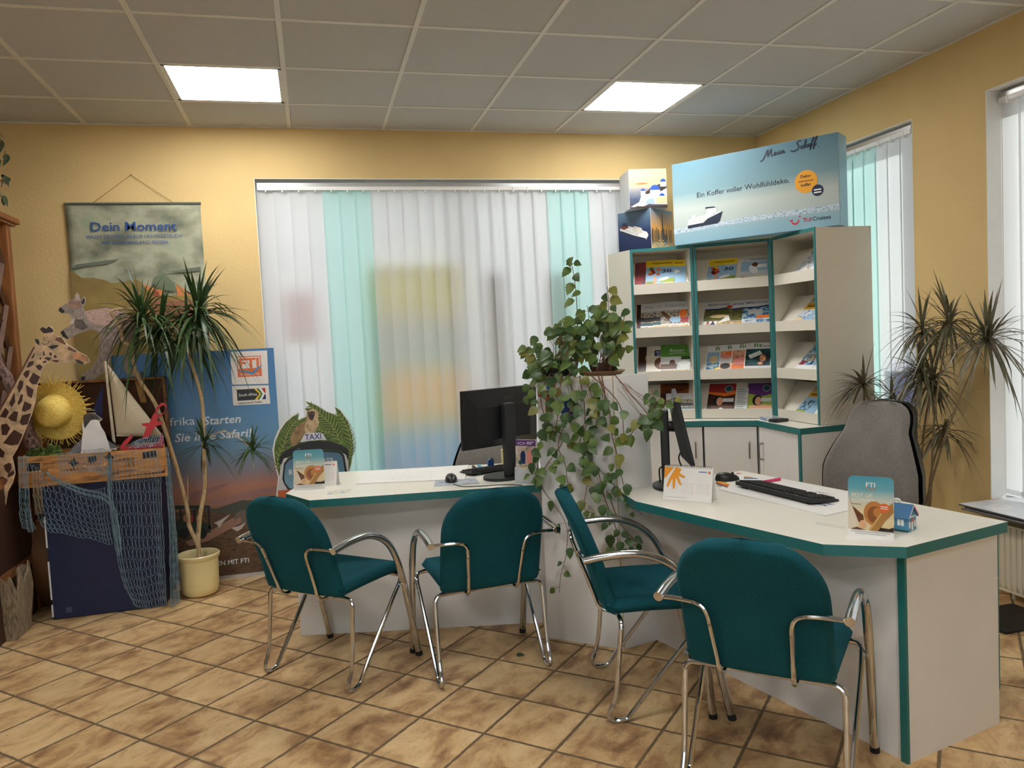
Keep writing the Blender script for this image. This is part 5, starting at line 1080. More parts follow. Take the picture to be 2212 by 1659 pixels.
# ================================================================== grey office chairs
M_gfab = fabric('grey_melange', (126, 122, 117)); M_gfab.node_tree.nodes['Principled BSDF'].inputs['Sheen Weight'].default_value = .1
def office_chair(label, c, n, top, seat=.50, wt=.46):
    """n: direction the sitter faces"""
    n = Vector((*n, 0)).normalized(); rz = math.atan2(n.y, n.x)-PI/2; t = thing('office_chair', label, 'chair', (c[0], c[1], 0), rz)
    zb = seat+.02; Hh = top-zb
    def half(s):          # back narrows at the waist, rounded crown
        w = wt/2*(1.12-.34*max(0, min(1, (s-.30)/.40))**1.3*1.0-.06*s)
        if s > .72: q = (s-.72)/.28; w *= max(0, 1-q**3.2)**.42
        if s < .08: w *= .85+.15*math.sqrt(max(0, s/.08))
        return max(w, .002)
    def sk(off):
        def fn(a, b):
            x = 2*a-1; s = b; w = half(s); y = -.20-.10*s+.03*math.sin(s*PI*1.4)+.03*x*x
            rim = max(0, min(1, (1-abs(x))*w/.03, (1-s)*Hh/.03, s*Hh/.03)); th = .032*math.sqrt(max(0, 1-(1-rim)**2))
            return (x*w*(1.055 if off < 0 else 1), y+off*th-(.012 if off < 0 else 0), zb+s*Hh)
        return fn
    mb = MB(); mb.grid(lambda a, b: sk(1)(1-a, b), 21, 30, M_gfab); o = mb.build('backrest', t, world=False, angle=80)
    mb = MB(); mb.grid(sk(-2.1), 21, 30, M_black); o2 = mb.build('back_shell', t, world=False, angle=80)
    def seatf(sg):
        def fn(a, b):
            x = 2*a-1; w = .245*(1-.1*abs(2*b-1)**3); rim = max(0, min(1, (1-abs(x))*w/.03, (1-b)*.46/.03, b*.46/.03)); th = .04*math.sqrt(max(0, 1-(1-rim)**2)); return (x*w, -.20+.46*b, seat-.04+sg*th-.02*max(0, (b-.8)/.2)**2)
        return fn
    mb = MB(); mb.grid(lambda a, b: seatf(1)(1-a, b), 18, 18, M_gfab); mb.grid(seatf(-1), 18, 18, M_gfab); o = mb.build('seat', t, world=False, angle=80); weld(o)
    MB().tube(spline([(0, -.10, seat-.09), (0, -.24, seat-.06), (0, -.275, seat+.08), (0, -.285, seat+.25)], 5), .018, M_black, 8).build('back_bracket', t, world=False)
    MB().tube([(0, 0, .10), (0, 0, .26), (0, 0, .261), (0, 0, seat-.08)], [.028, .028, .018, .018], M_black, 14).build('gas_column', t, world=False)
    for k in range(5):
        a = 2*PI*k/5+.3; dx, dy = math.cos(a), math.sin(a); l = MB().tube([(0, 0, .10), (dx*.15, dy*.15, .095), (dx*.29, dy*.29, .070)], [.024, .02, .014], M_black, 8).build('base_arm', t, world=False)
        cx, cy = dx*.29, dy*.29; MB().tube([(cx-dy*.022, cy+dx*.022, .027), (cx+dy*.022, cy-dx*.022, .027)], .027, M_rub, 14).build('castor', l, world=False)
    return t
pc_ = (2.63, 3.41)
office_chair('grey office chair behind the right desk, high rounded back', pc_, (-.96, -.28), 1.06, .50, .50)
office_chair('grey office chair behind the left desk, mostly hidden by the monitor', (1.08, 4.72), (-.1, -1), 1.0)
# ================================================================== LEFT CORNER DISPLAY
# --- wall hanging
yh = YB-.012; tl, trr = PY(140, 441, yh), PY(432, 439, yh); hw0 = (trr.x-tl.x); zt = (tl.z+trr.z)/2; zb_ = 1.32
t = thing('wall_hanging', 'fabric banner with misty clouds and blue heading hanging on the back wall', 'banner', (tl.x+hw0/2, yh, zb_))
cl = picmat('misty_clouds', [(96, 104, 88), (140, 142, 120), (170, 172, 148), (150, 160, 136)], 4.5, 40, .7, stretch=(1, 1, 1.4)); dune = picmat('dune', [(150, 128, 70), (132, 110, 60), (160, 138, 78)], 3, 41, .7)
nx, ny = 22, 26; z_ = lambda v: PY(300, v, yh).z
def hang(u, v): return (tl.x+hw0*u, yh+.004*math.sin(u*9+v*2)*(1-v)-.002, zb_+(zt-zb_)*v)
mb = MB().grid(hang, nx, ny, cl); mb.build('cloth', t, solid=.0015)
mb = MB().frame((0, yh-.012, 0), (1, 0, 0), (0, 0, 1)); pq = lambda u, v: (PY(u, v, yh).x, PY(u, v, yh).z); e = .0004
w0 = PY(165, 820, yh).x
d_ = [pq(153, 583), pq(178, 601), pq(203, 600), pq(228, 606), pq(242, 612), pq(265, 610), pq(292, 603), pq(305, 608), pq(312, 622), pq(350, 640), pq(440, 634), pq(440, 700)]
d_ = [(min(max(x, tl.x+.003), tl.x+hw0-.003), z) for x, z in d_]
mb.poly(d_+[(tl.x+hw0-.003, zb_+.004), (tl.x+.003, zb_+.004)], dune)
mb.poly([pq(309, 612), pq(322, 630), pq(352, 640), pq(356, 628), pq(330, 622)], pm('tent_orange', (210, 130, 70)), e); mb.poly([pq(332, 600), pq(352, 592), pq(378, 612), pq(380, 630), pq(345, 626), pq(330, 612)], pm('bush_green', (104, 116, 88)), e)
mb.poly([pq(380, 612), pq(398, 624), pq(418, 637), pq(384, 640)], pm('tent_orange', (210, 130, 70)), 2*e); mb.poly([pq(398, 624), pq(418, 637), pq(408, 636)], pm('tent_dark', (70, 44, 40)), 3*e)
mb.ell(*pq(338, 635), .02, .02, pm('tent_red', (150, 70, 50)), 2*e); mb.poly([pq(330, 650), pq(430, 648), pq(434, 690), pq(330, 690)], pm('blanket', (150, 100, 70)), 2*e)
for P_ in ([(152, 582), (165, 572), (195, 568), (228, 563), (260, 560), (228, 572), (190, 575)], [(360, 588), (400, 582), (434, 576), (434, 584), (410, 588)]): mb.poly([pq(*p) for p in P_], pm('mist_edge', (100, 108, 92)), e)
ink = pm('hanging_blue', (30, 74, 140))
a, b = pq(198, 500), pq(383, 498); mb.text('Dein Moment', a[0], a[1], .056, ink, 2*e, width=b[0]-a[0], bold=.012)
a, b = pq(188, 516), pq(396, 516); mb.text("MACH' DEINEN URLAUB UNVERGESSLICH.", a[0], a[1], .021, ink, 2*e, width=b[0]-a[0])
a, b = pq(222, 529), pq(366, 528); mb.text('MIT SCHAUINSLAND-REISEN.', a[0], a[1], .021, ink, 2*e, width=b[0]-a[0])
mb.build('print', t)
MB().tube([(tl.x-.006, yh-.004, zt), (tl.x+hw0+.006, yh-.004, zt)], .008, mat('grey_rod', (92, 98, 88), .6), 8).build('hanging_rod', t)
nl = PY(283, 378, YB-.006); MB().tube([(PY(199, 436, yh).x, yh, zt+.004), nl, (PY(375, 436, yh).x, yh, zt+.004)], .0018, mat('jute', (150, 120, 70), .9), 6).build('string', t)
MB().tube([nl+Vector((0, .006, 0)), nl-Vector((0, .01, 0))], .004, M_steel, 8).build('nail', t)
# --- travel poster stand
yb = 5.33; x0, x1, zt = -1.222, -.245, 1.495
t = thing('poster_stand', 'tall blue safari poster stand leaning space between wall and potted tree', 'poster', ((x0+x1)/2, yb, 0)); t['label'] = 'tall blue safari poster stand between the window and the potted tree'
MB().box((x0, yb+.002, .0), (x1, yb+.03, zt), mat('poster_side_blue', (60, 104, 150), .5)).build('frame', t, bevel=.002)
MB().box((x0, yb-.012, 0), (x1, yb+.002, .022), M_alu).build('base_rail', t)
pg = gradmat('safari_sky', 2, 0, zt, [(0, (66, 48, 40)), (.20, (92, 70, 54)), (.27, (112, 84, 62)), (.335, (150, 110, 84)), (.40, (176, 120, 100)), (.47, (134, 128, 140)), (.58, (104, 146, 178)), (.80, (74, 128, 178)), (1, (62, 114, 168))], .4, warp=.06, ws=3)
mb = MB().frame((0, yb-.0005, 0), (1, 0, 0), (0, 0, 1)); pq = lambda u, v: (PY(u, v, yb).x, PY(u, v, yb).z); e = .0005
mb.rect(x0, .022, x1, zt, pg, e)
savanna = picmat('savanna', [(52, 38, 32), (84, 62, 46), (104, 78, 54), (60, 44, 36)], 18, 42, .6, stretch=(1, 1, 4))
cl2 = lambda P: [(min(max(x, x0+.001), x1-.001), z) for x, z in [pq(*p) for p in P]]
mb.poly(cl2([(380, 1107), (430, 1098), (470, 1102), (505, 1092), (540, 1080), (570, 1085), (640, 1095), (640, 1240), (380, 1250)]), savanna, 2*e)
mb.poly(cl2([(430, 1100), (470, 1098), (505, 1086), (525, 1080), (550, 1082), (570, 1090), (640, 1080), (640, 1104), (480, 1108)]), pm('hill_green', (62, 68, 60)), 3*e)
mb.poly(cl2([(400, 1170), (440, 1155), (500, 1120), (560, 1100), (640, 1098), (640, 1104), (520, 1130), (450, 1168), (410, 1180)]), pm('track_pink', (150, 112, 92)), 4*e)
for P_ in ([(440, 1090), (470, 1078), (520, 1066), (560, 1056), (600, 1050), (600, 1060), (545, 1074), (480, 1092)], [(380, 1080), (420, 1062), (470, 1048), (500, 1042), (470, 1060), (420, 1078)]): mb.poly(cl2(P_), pm('dusk_cloud', (150, 108, 104)), 2*e)
jd, jl = pm('jeep_green', (40, 50, 46)), pm('jeep_dark', (24, 28, 28))
for P_, m_ in (([(378, 1092), (452, 1092), (456, 1098), (378, 1100)], jd), ([(380, 1125), (450, 1130), (456, 1140), (455, 1150), (380, 1160)], jd), ([(388, 1100), (392, 1100), (394, 1128), (390, 1128)], jl), ([(418, 1100), (422, 1100), (422, 1130), (418, 1130)], jl), ([(449, 1098), (453, 1098), (455, 1142), (451, 1142)], jl)): mb.poly(cl2(P_), m_, 5*e)
for u in (398, 436): mb.ell(*pq(u, 1152), .032, .036, jl, 6*e)
for u, c_ in ((402, (176, 120, 90)), (414, (150, 60, 50)), (430, (180, 150, 110))): mb.ell(*pq(u, 1120), .016, .028, pm('rider_%d' % c_[0], c_), 5*e)
el = pm('elephant', (104, 90, 82)); mb.poly(cl2([(506, 1132), (508, 1112), (516, 1104), (535, 1101), (560, 1102), (574, 1110), (574, 1128), (566, 1128), (562, 1118), (535, 1120), (530, 1132), (522, 1132), (520, 1118), (512, 1120)]), el, 6*e)
for P_ in ([(462, 1130), (478, 1122), (498, 1110), (482, 1128), (474, 1140), (468, 1132)], [(500, 1140), (516, 1136), (532, 1128), (522, 1142), (512, 1148)]): mb.poly(cl2(P_), pm('bird_white', (190, 180, 172)), 7*e)
wp = pm('panel_white', (228, 222, 216))
mb.poly([pq(497, 760), pq(577, 757), pq(580, 829), pq(501, 831)], wp, 3*e); mb.poly([pq(501, 834), pq(580, 832), pq(584, 872), pq(504, 876)], wp, 3*e)
og = pm('brand_orange', (222, 108, 52)); W_ = INK['white']
A0, A1 = pq(514, 815), pq(563, 768); mb.rect(A0[0], A0[1], A1[0], A1[1], og, 4*e); mb.rect(A0[0]+.006, (A0[1]+A1[1])/2-.012, A1[0]-.006, A1[1]-.006, wp, 5*e)
mb.text('FTI', (A0[0]+A1[0])/2, (A0[1]+A1[1])/2-.008, .060, og, 6*e, width=(A1[0]-A0[0])*.82, bold=.03, align='c'); mb.text('TOURISTIK', (A0[0]+A1[0])/2, A0[1]+.008, .014, wp, 6*e, width=(A1[0]-A0[0])*.84, align='c')
sw = [pq(512, 800), pq(530, 802), pq(545, 806), pq(556, 796), pq(566, 789)]; mb.stroke([(p.x, p.y) for p in spline([(x, z, 0) for x, z in sw], 5)], .014, pm('swoosh_blue', (60, 140, 196)), 7*e, taper=True)
B0, B1 = pq(513, 866), pq(573, 838); bw, bh = B1[0]-B0[0], B1[1]-B0[1]; Q_ = lambda x, y: (B0[0]+bw*x, B0[1]+bh*y)
mb.poly([Q_(0, 0), Q_(.62, 0), Q_(.8, .5), Q_(.62, 1), Q_(0, 1)], INK['black'], 4*e)
for k, c_ in enumerate(((246, 196, 50), (40, 120, 70), (240, 240, 240))): mb.poly([Q_(.60+.09*k, 0), Q_(.68+.09*k, 0), Q_(.86+.06*k, .5), Q_(.68+.09*k, 1), Q_(.60+.09*k, 1), Q_(.78+.06*k, .5)], pm('flag_%d' % k, c_), (5+k)*e)
mb.poly([Q_(.84, 1), Q_(1, 1), Q_(1, .55), Q_(.97, .55)], INK['red'], 5*e); mb.poly([Q_(.84, 0), Q_(1, 0), Q_(1, .45), Q_(.97, .45)], INK['navy'], 5*e)
mb.text('South Africa', *Q_(.05, .38), bh*.26, W_, 8*e, width=bw*.64, shear=.3); mb.text('Inspirierende Vielfalt', *pq(515, 873), .012, INK['black'], 4*e, width=bw*.82, bold=.02)
tw = pm('slogan_white', (226, 232, 236))
a, b = pq(346, 922), pq(422, 920); mb.text('Afrika', a[0], a[1], .052, tw, 4*e, width=(b[0]-a[0]))
a, b = pq(440, 918), pq(521, 915); mb.text('Starten', a[0], a[1], .052, tw, 4*e, width=b[0]-a[0], bold=.015, shear=.2)
a, b = pq(378, 955), pq(545, 944); mb.text('Sie Ihre Safari!', a[0], a[1], .052, tw, 4*e, width=b[0]-a[0], bold=.015, shear=.2)
a, b = pq(470, 1222), pq(538, 1216); mb.text('EN MIT FTI', a[0], a[1], .030, tw, 4*e, width=b[0]-a[0], bold=.012)
mb.build('poster', t)
# --- blue cardboard plinth
t = thing('cardboard_plinth', 'dark navy cardboard plinth standing on the floor under the open suitcase', 'box', (-1.23, 5.05, 0))
M_nav = mat('navy_card', (12, 25, 66), .55, var=.08, vs=5)
MB().box((-1.53, 4.884, .004), (-.932, 5.24, .778), M_nav).build('body', t, bevel=.003)
mb = MB()
for z0, z1 in ((.02, .09), (.12, .34), (.42, .60)): mb.box((-1.532, 4.880, z0), (-1.524, 4.8845, z1), M_card)
mb.build('worn_edge', t); MB().box((-1.46, 4.8825, .035), (-1.43, 4.8842, .066), mat('grey_tape', (60, 70, 100), .5)).build('tape_patch', t)
# --- open suitcase
M_case = picmat('suitcase_wood', [(150, 96, 44), (188, 130, 66), (206, 150, 84), (120, 74, 34)], 9, 43, .5, stretch=(.5, 1, 4)); M_casein = mat('case_lining', (84, 56, 38), .8, var=.15, vs=8); M_brass = mat('old_brass', (150, 110, 60), .4, .7); M_blk = mat('black_sticker', (24, 24, 26), .5)
ys = 4.82; t = thing('suitcase', 'old brown suitcase standing open on the navy plinth, full of holiday props', 'suitcase', (-1.23, 5.0, .78))
pz = lambda u, v: (PY(u, v, ys).x, PY(u, v, ys).z)
fr = [pz(38, 989), pz(357, 968), pz(356, 1010), pz(352, 1018), pz(122, 1046), pz(96, 1051), pz(94, 1056), pz(52, 1058), pz(40, 1050)]
fr = [(x, max(z, .781)) for x, z in fr]
mb = MB().frame((0, ys, 0), (1, 0, 0), (0, 0, 1)); mb.prism(fr, -.014, 0, M_case); mb.build('front_board', t, bevel=.003)
zr0, zr1 = fr[0][1], fr[1][1]; xl, xr = fr[0][0], fr[1][0]
xb = xr-.066; mb = MB(); mb.prism([(xl, ys+.012), (xr, ys+.012), (xb, 5.17), (xl, 5.17)], .781, .80, M_case); mb.box((xl, ys+.012, .80), (xl+.014, 5.17, zr0), M_case); mb.prism([(xr-.014, ys+.012), (xr, ys+.012), (xb, 5.17), (xb-.014, 5.17)], .80, zr1-.002, M_case); mb.box((xl+.014, 5.156, .80), (xb-.014, 5.17, .95), M_case); mb.prism([(xl+.014, ys+.014), (xr-.014, ys+.014), (xb-.014, 5.156), (xl+.014, 5.156)], .80, .84, M_casein); mb.build('tray', t)
stk = [[pz(*p) for p in P_] for P_ in ([(58, 1001), (86, 999), (87, 1016), (58, 1019)], [(308, 977), (337, 973), (338, 987), (309, 991)])]
for c_, r_ in (((159, 1000), 11), ((236, 988), 11)): stk.append([pz(c_[0]+r_*(1.15 if k % 2 == 0 else .55)*math.cos(PI*k/4), c_[1]+r_*(1.15 if k % 2 == 0 else .55)*math.sin(PI*k/4)) for k in range(8)])
stk.append([pz(189, 987), pz(207, 984), pz(209, 996), pz(197, 1001), pz(190, 998)])
for P_ in stk: mb = MB().frame((0, ys-.0005, 0), (1, 0, 0), (0, 0, 1)); mb.poly(P_, M_blk, .0008); mb.build('sticker', t)
for u, v in ((98, 1019), (282, 1000)): c = PY(u, v, ys); MB().box((c.x-.016, ys-.010, c.z-.02), (c.x+.016, ys-.001, c.z+.02), M_brass).build('latch', t, bevel=.003)
for u, v0_, v1_ in ((103, 988, 1046), (262, 975, 1028)): a, b = PY(u-9, v0_, ys), PY(u+9, v1_, ys); mb = MB(); mb.box((a.x, ys-.006, max(b.z, .79)), (b.x, ys-.0005, a.z), M_case); mb.build('strap', t, bevel=.002)
hc0, hc1 = PY(183, 1006, ys), PY(228, 1001, ys); MB().tube(spline([hc0, hc0+Vector((.01, -.02, -.012)), hc1+Vector((-.01, -.02, -.012)), hc1], 5), .008, M_case, 8).build('handle', t)
# lid standing open behind
lx0, lx1, lz0, lz1 = PY(128, 826, 5.2).x, PY(356, 812, 5.2).x, .84, 1.352
lx0 = xl+.02
l = MB(); M_rim = picmat('lid_rim', [(140, 92, 46), (110, 70, 36), (166, 112, 60)], 14, 44, .6)
l.box((lx0, 5.235, lz0), (lx1, 5.247, lz1), M_casein); lid = l.build('lid', t)
for a, b in (((lx0, 5.175, lz0), (lx0+.014, 5.247, lz1)), ((lx1-.014, 5.175, lz0), (lx1, 5.247, lz1)), ((lx0, 5.175, lz1-.014), (lx1, 5.247, lz1))): MB().box(a, b, M_rim).build('rim', lid, bevel=.003)
a, b = PY(290, 815, 5.23), PY(304, 870, 5.23); mb = MB(); mb.add([(a.x, 5.229, lz1-.016), (a.x+.035, 5.229, lz1-.016), (b.x+.035, 5.229, b.z), (b.x, 5.229, b.z)], [(0, 1, 2, 3)], mat('leather_strap', (176, 130, 72), .6)); mb.build('strap', lid, solid=.004)
# --- flat animal cut-outs
def cutout(name, label, y, outline, edge, base, patches, th=.006, pad=0):
    """photo board cut to shape, y = its distance plane"""
    P = [PY(u, v, y) for u, v in outline]; zmin = min(p.z for p in P); xm = sum(p.x for p in P)/len(P)
    t = thing(name, label, 'cutout', (xm, y, zmin)); F_ = lambda o=0: MB().frame((0, y-o, 0), (1, 0, 0), (0, 0, 1)); g = lambda u, v: (PY(u, v, y).x, PY(u, v, y).z)
    mb = F_(); mb.prism([g(*p) for p in outline], -th, 0, edge); mb.build('board', t)
    mb = F_(.0004); mb.poly([g(*p) for p in outline], base, 0)
    for i, (pts, m_) in enumerate(patches): mb.poly([g(*p) for p in pts], m_, .0003+.0002*(i % 12)+.0003*(i//12))
    mb.build('photo', t); return t
def blob(c, rx, ry, rot=0, n=9, seed=0, jag=.18):
    r = random.Random(seed); P = []
    for k in range(n): a = 2*PI*k/n; q = 1+r.uniform(-jag, jag); x, y = rx*q*math.cos(a), ry*q*math.sin(a); P.append((c[0]+x*math.cos(rot)-y*math.sin(rot), c[1]+x*math.sin(rot)+y*math.cos(rot)))
    return P
def fur(n, c, s=26, st=(1, 1, 1)): return picmat(n, [[x*.78 for x in c], c, [min(255, x*1.14) for x in c]], s, 45, .7, st)
kg, kp, kd = fur('kangaroo_grey', (158, 144, 136), 30, (3, 1, 1)), fur('kangaroo_rose', (196, 164, 152), 40, (1, 1, 4)), pm('kangaroo_dark', (34, 30, 30))
kang = [(126, 671), (129, 664), (140, 658), (152, 650), (160, 645), (162, 638), (166, 632), (170, 637), (172, 648), (176, 645), (181, 641), (185, 646), (183, 656), (178, 664), (182, 672), (192, 671), (210, 667), (232, 664), (250, 665), (266, 671), (280, 682), (292, 697), (297, 714), (294, 735), (286, 757), (279, 775), (279, 788), (285, 799), (298, 803), (312, 803), (313, 812), (295, 815), (278, 812), (268, 800), (266, 780), (270, 762), (274, 742), (262, 736), (248, 746), (240, 762), (236, 780), (232, 796), (222, 806), (206, 817), (196, 821), (174, 822), (176, 811), (196, 796), (207, 782), (214, 762), (212, 746), (216, 730), (212, 716), (196, 712), (180, 716), (164, 723), (148, 733), (136, 728), (130, 718), (140, 709), (152, 703), (160, 696), (154, 688), (152, 680), (144, 677), (134, 677)]
cutout('kangaroo_cutout', 'kangaroo photo cutout standing on the suitcase lid before the wall hanging', 5.21, kang, M_white, kg, [
    ([(182, 673), (210, 668), (232, 665), (250, 666), (266, 672), (280, 683), (290, 698), (270, 708), (240, 706), (205, 700), (190, 690)], kp),
    ([(126, 671), (129, 664), (135, 666), (140, 674), (134, 677)], kd), ([(150, 664), (158, 660), (163, 664), (156, 667)], kd), ([(163, 640), (166, 634), (169, 640), (169, 652), (165, 652)], fur('ear_rose', (200, 176, 164), 30)), ([(175, 654), (181, 644), (184, 648), (181, 658)], kd),
    ([(131, 718), (137, 713), (142, 722), (148, 731), (146, 733), (136, 727)], kd), ([(160, 690), (178, 690), (190, 706), (180, 714), (162, 706)], fur('chest_dark', (104, 94, 90), 30)), ([(154, 686), (162, 690), (158, 700), (152, 700)], fur('chest_pale', (196, 184, 174), 30)),
    ([(175, 814), (184, 812), (184, 821), (175, 821)], kd), ([(206, 708), (250, 714), (272, 730), (250, 738), (222, 730)], fur('thigh', (172, 156, 146), 26)), ([(302, 803), (312, 803), (313, 811), (304, 812)], kd), ([(150, 652), (172, 650), (178, 664), (160, 668), (146, 664)], fur('face_tan', (156, 126, 108), 30))])
gc, gd, gb = fur('giraffe_cream', (212, 184, 148), 22), pm('giraffe_patch', (74, 44, 34)), pm('giraffe_brown', (118, 76, 52))
gir = [(74, 732), (80, 731), (86, 740), (90, 735), (95, 729), (94, 722), (87, 713), (88, 707), (93, 705), (99, 709), (104, 704), (110, 705), (115, 712), (114, 720), (124, 725), (136, 731), (143, 742), (156, 751), (170, 760), (186, 768), (192, 776), (193, 782), (182, 787), (168, 786), (158, 779), (146, 783), (132, 785), (113, 781), (103, 785), (96, 789), (91, 798), (86, 813), (80, 833), (76, 866), (69, 893), (58, 920), (48, 945), (37, 970), (26, 988), (30, 1004), (33, 1022), (28, 1042), (17, 1062), (12, 1090), (4, 1120), (-6, 1200), (-14, 1300), (-20, 1384), (-130, 1400), (-130, 1000), (-60, 940), (-18, 905), (6, 877), (24, 840), (42, 808), (54, 780), (62, 766), (70, 752), (78, 748)]
ZZ = lambda x, y: (x*.1326, 680+y*.1326)
patc = [([ZZ(*p) for p in P_], gd) for P_ in (
    [(500, 720), (560, 620), (570, 640), (545, 705)], [(430, 860), (470, 770), (550, 750), (545, 810), (480, 855)], [(580, 830), (650, 805), (695, 850), (650, 910), (600, 870)], [(375, 970), (420, 910), (485, 905), (470, 990), (430, 1035)], [(470, 1070), (540, 940), (655, 1010), (600, 1130), (520, 1130)],
    [(285, 1180), (320, 1070), (385, 1080), (370, 1180), (310, 1280)], [(420, 1140), (550, 1220), (520, 1360), (450, 1320)], [(150, 1440), (240, 1260), (250, 1420), (190, 1510)], [(285, 1450), (340, 1300), (380, 1300), (360, 1410), (310, 1470)], [(355, 1560), (400, 1410), (520, 1460), (500, 1530), (400, 1580)], [(0, 1660), (90, 1510), (150, 1580), (100, 1680)], [(130, 1680), (230, 1570), (300, 1580), (270, 1740), (190, 1730)], [(320, 1750), (360, 1640), (510, 1600), (450, 1780), (360, 1800)], [(30, 1960), (20, 1790), (110, 1770), (170, 1850), (110, 1960)], [(50, 2090), (230, 1870), (370, 1950), (300, 2110), (180, 2130)], [(-60, 2300), (0, 2160), (80, 2240), (60, 2330)],
    [(640, 720), (655, 690), (675, 700), (665, 735)], [(720, 710), (760, 690), (845, 700), (800, 750)], [(690, 770), (750, 740), (760, 770), (710, 790)], [(840, 745), (900, 735), (980, 745), (930, 775)], [(700, 600), (720, 590), (735, 660), (710, 670)], [(805, 610), (850, 625), (840, 680), (810, 650)], [(870, 680), (900, 650), (935, 690), (900, 705)])]
patc += [([ZZ(*p) for p in P_], m_) for P_, m_ in (
    ([(650, 235), (700, 195), (755, 228), (800, 188), (870, 240), (870, 280), (760, 300), (710, 300)], pm('giraffe_horn', (48, 34, 32))), ([(565, 395), (620, 395), (645, 440), (640, 500), (590, 460)], kd), ([(780, 520), (860, 495), (960, 490), (930, 530), (850, 560)], kd), ([(930, 370), (1000, 365), (1075, 470), (1060, 490), (960, 440), (890, 410)], gb), ([(1210, 720), (1300, 740), (1370, 780), (1360, 808), (1270, 795)], pm('giraffe_lip', (66, 52, 48))), ([(1290, 640), (1340, 635), (1395, 665), (1330, 660)], kd), ([(1190, 640), (1290, 610), (1440, 690), (1455, 765), (1300, 740), (1180, 700)], fur('muzzle', (206, 150, 110), 20)), ([(1110, 510), (1260, 590), (1230, 610), (1110, 570)], gb),
    ([(440, 710), (545, 525), (575, 530), (400, 860), (200, 1230), (0, 1580), (-60, 1620), (300, 990)], gb))]
for k in range(14): patc.append((blob(ZZ(690+R_.uniform(0, 110), 360+R_.uniform(0, 130)), 1.1, 1.3, 0, 6, k), kd))
for k, (u, v, rx, ry) in enumerate(((18, 1010, 8, 12), (6, 1040, 10, 10), (24, 1024, 4, 10), (-12, 1075, 14, 12), (6, 1075, 7, 6), (-30, 1010, 16, 16), (-50, 1090, 20, 20), (-10, 1130, 8, 14), (-60, 960, 14, 12))): patc.append((blob((u, v), rx, ry, .4*k, 9, 50+k, .25), gb if k % 2 else gd))
cutout('giraffe_cutout', 'life-size giraffe photo cutout at the left edge, head turned right', 4.77, gir, M_white, gc, patc, .006)
pw, pgk = picmat('penguin_white', [(236, 234, 234), (248, 246, 246)], 14, 45), fur('penguin_grey', (120, 118, 122), 26)
peng = [(147, 990), (150, 978), (160, 962), (176, 950), (179, 935), (178, 918), (181, 905), (181, 897), (190, 892), (203, 893), (213, 900), (221, 905), (218, 909), (214, 911), (218, 922), (226, 934), (232, 950), (246, 958), (258, 966), (240, 972), (240, 990)]
cutout('penguin_cutout', 'small penguin photo cutout standing in the open suitcase beside the sailing boat', 4.93, peng, M_white, pw, [
    ([(181, 918), (180, 905), (181, 897), (190, 892), (203, 893), (213, 900), (221, 905), (216, 909), (206, 906), (196, 908), (190, 916), (183, 926)], fur('penguin_head', (78, 74, 70), 40)), ([(147, 990), (150, 978), (160, 962), (177, 949), (176, 966), (174, 990)], pgk), ([(228, 938), (232, 950), (246, 958), (258, 966), (238, 970), (234, 955)], pgk), ([(212, 903), (221, 905), (215, 909)], pm('beak', (150, 140, 120))), ([(198, 900), (202, 899), (203, 902), (199, 903)], kd)])
# --- straw hat
t_c = PY(121, 888, 5.02); ax = Vector((-.24, -.95, -.10)).normalized(); sx_ = Vector((0, 0, 1)).cross(ax).normalized(); sy_ = ax.cross(sx_)
t = thing('straw_hat', 'yellow straw hat with frayed brim leaning in the open suitcase', 'hat', t_c-Vector((0, 0, .18)))
M_straw = picmat('yellow_straw', [(212, 180, 78), (236, 206, 104), (248, 226, 140)], 60, 46, .75, stretch=(1, 1, 4))
mb = MB(); mb.T = Matrix((sx_, sy_, ax)).transposed().to_4x4(); mb.T.translation = t_c
mb.lathe([(.078, .0), (.150, -.006), (.172, -.004), (.172, -.007), (.150, -.010), (.076, -.006)], M_straw, 48); mb.build('brim', t)
mb = MB(); mb.T = Matrix((sx_*.96, sy_*1.0, ax)).transposed().to_4x4(); mb.T.translation = t_c
mb.lathe([(.100, -.002), (.096, .03), (.088, .066), (.074, .094), (.052, .106), (.022, .110), (.0005, .1105)], M_straw, 40); mb.build('crown', t)
mb = MB(); mb.T = Matrix((sx_, sy_, ax)).transposed().to_4x4(); mb.T.translation = t_c
for k in range(110):
    a = 2*PI*k/110+R_.uniform(-.02, .02); l_ = R_.uniform(.015, .07); sk_ = R_.uniform(-.35, .35); r0 = R_.uniform(.15, .172); w_ = .0022; c_, s_ = math.cos(a), math.sin(a); z0 = R_.uniform(-.004, .0); z1 = z0+R_.uniform(-.012, .014)
    p0 = (r0*c_, r0*s_, z0); a2 = a+sk_*.3; p1 = ((.172+l_)*math.cos(a2), (.172+l_)*math.sin(a2), z1); mb.tube([p0, ((p0[0]+p1[0])/2, (p0[1]+p1[1])/2, max(z0, z1)+.002), p1], [w_, w_, w_*.6], M_straw, 4)
mb.build('fringe', t)
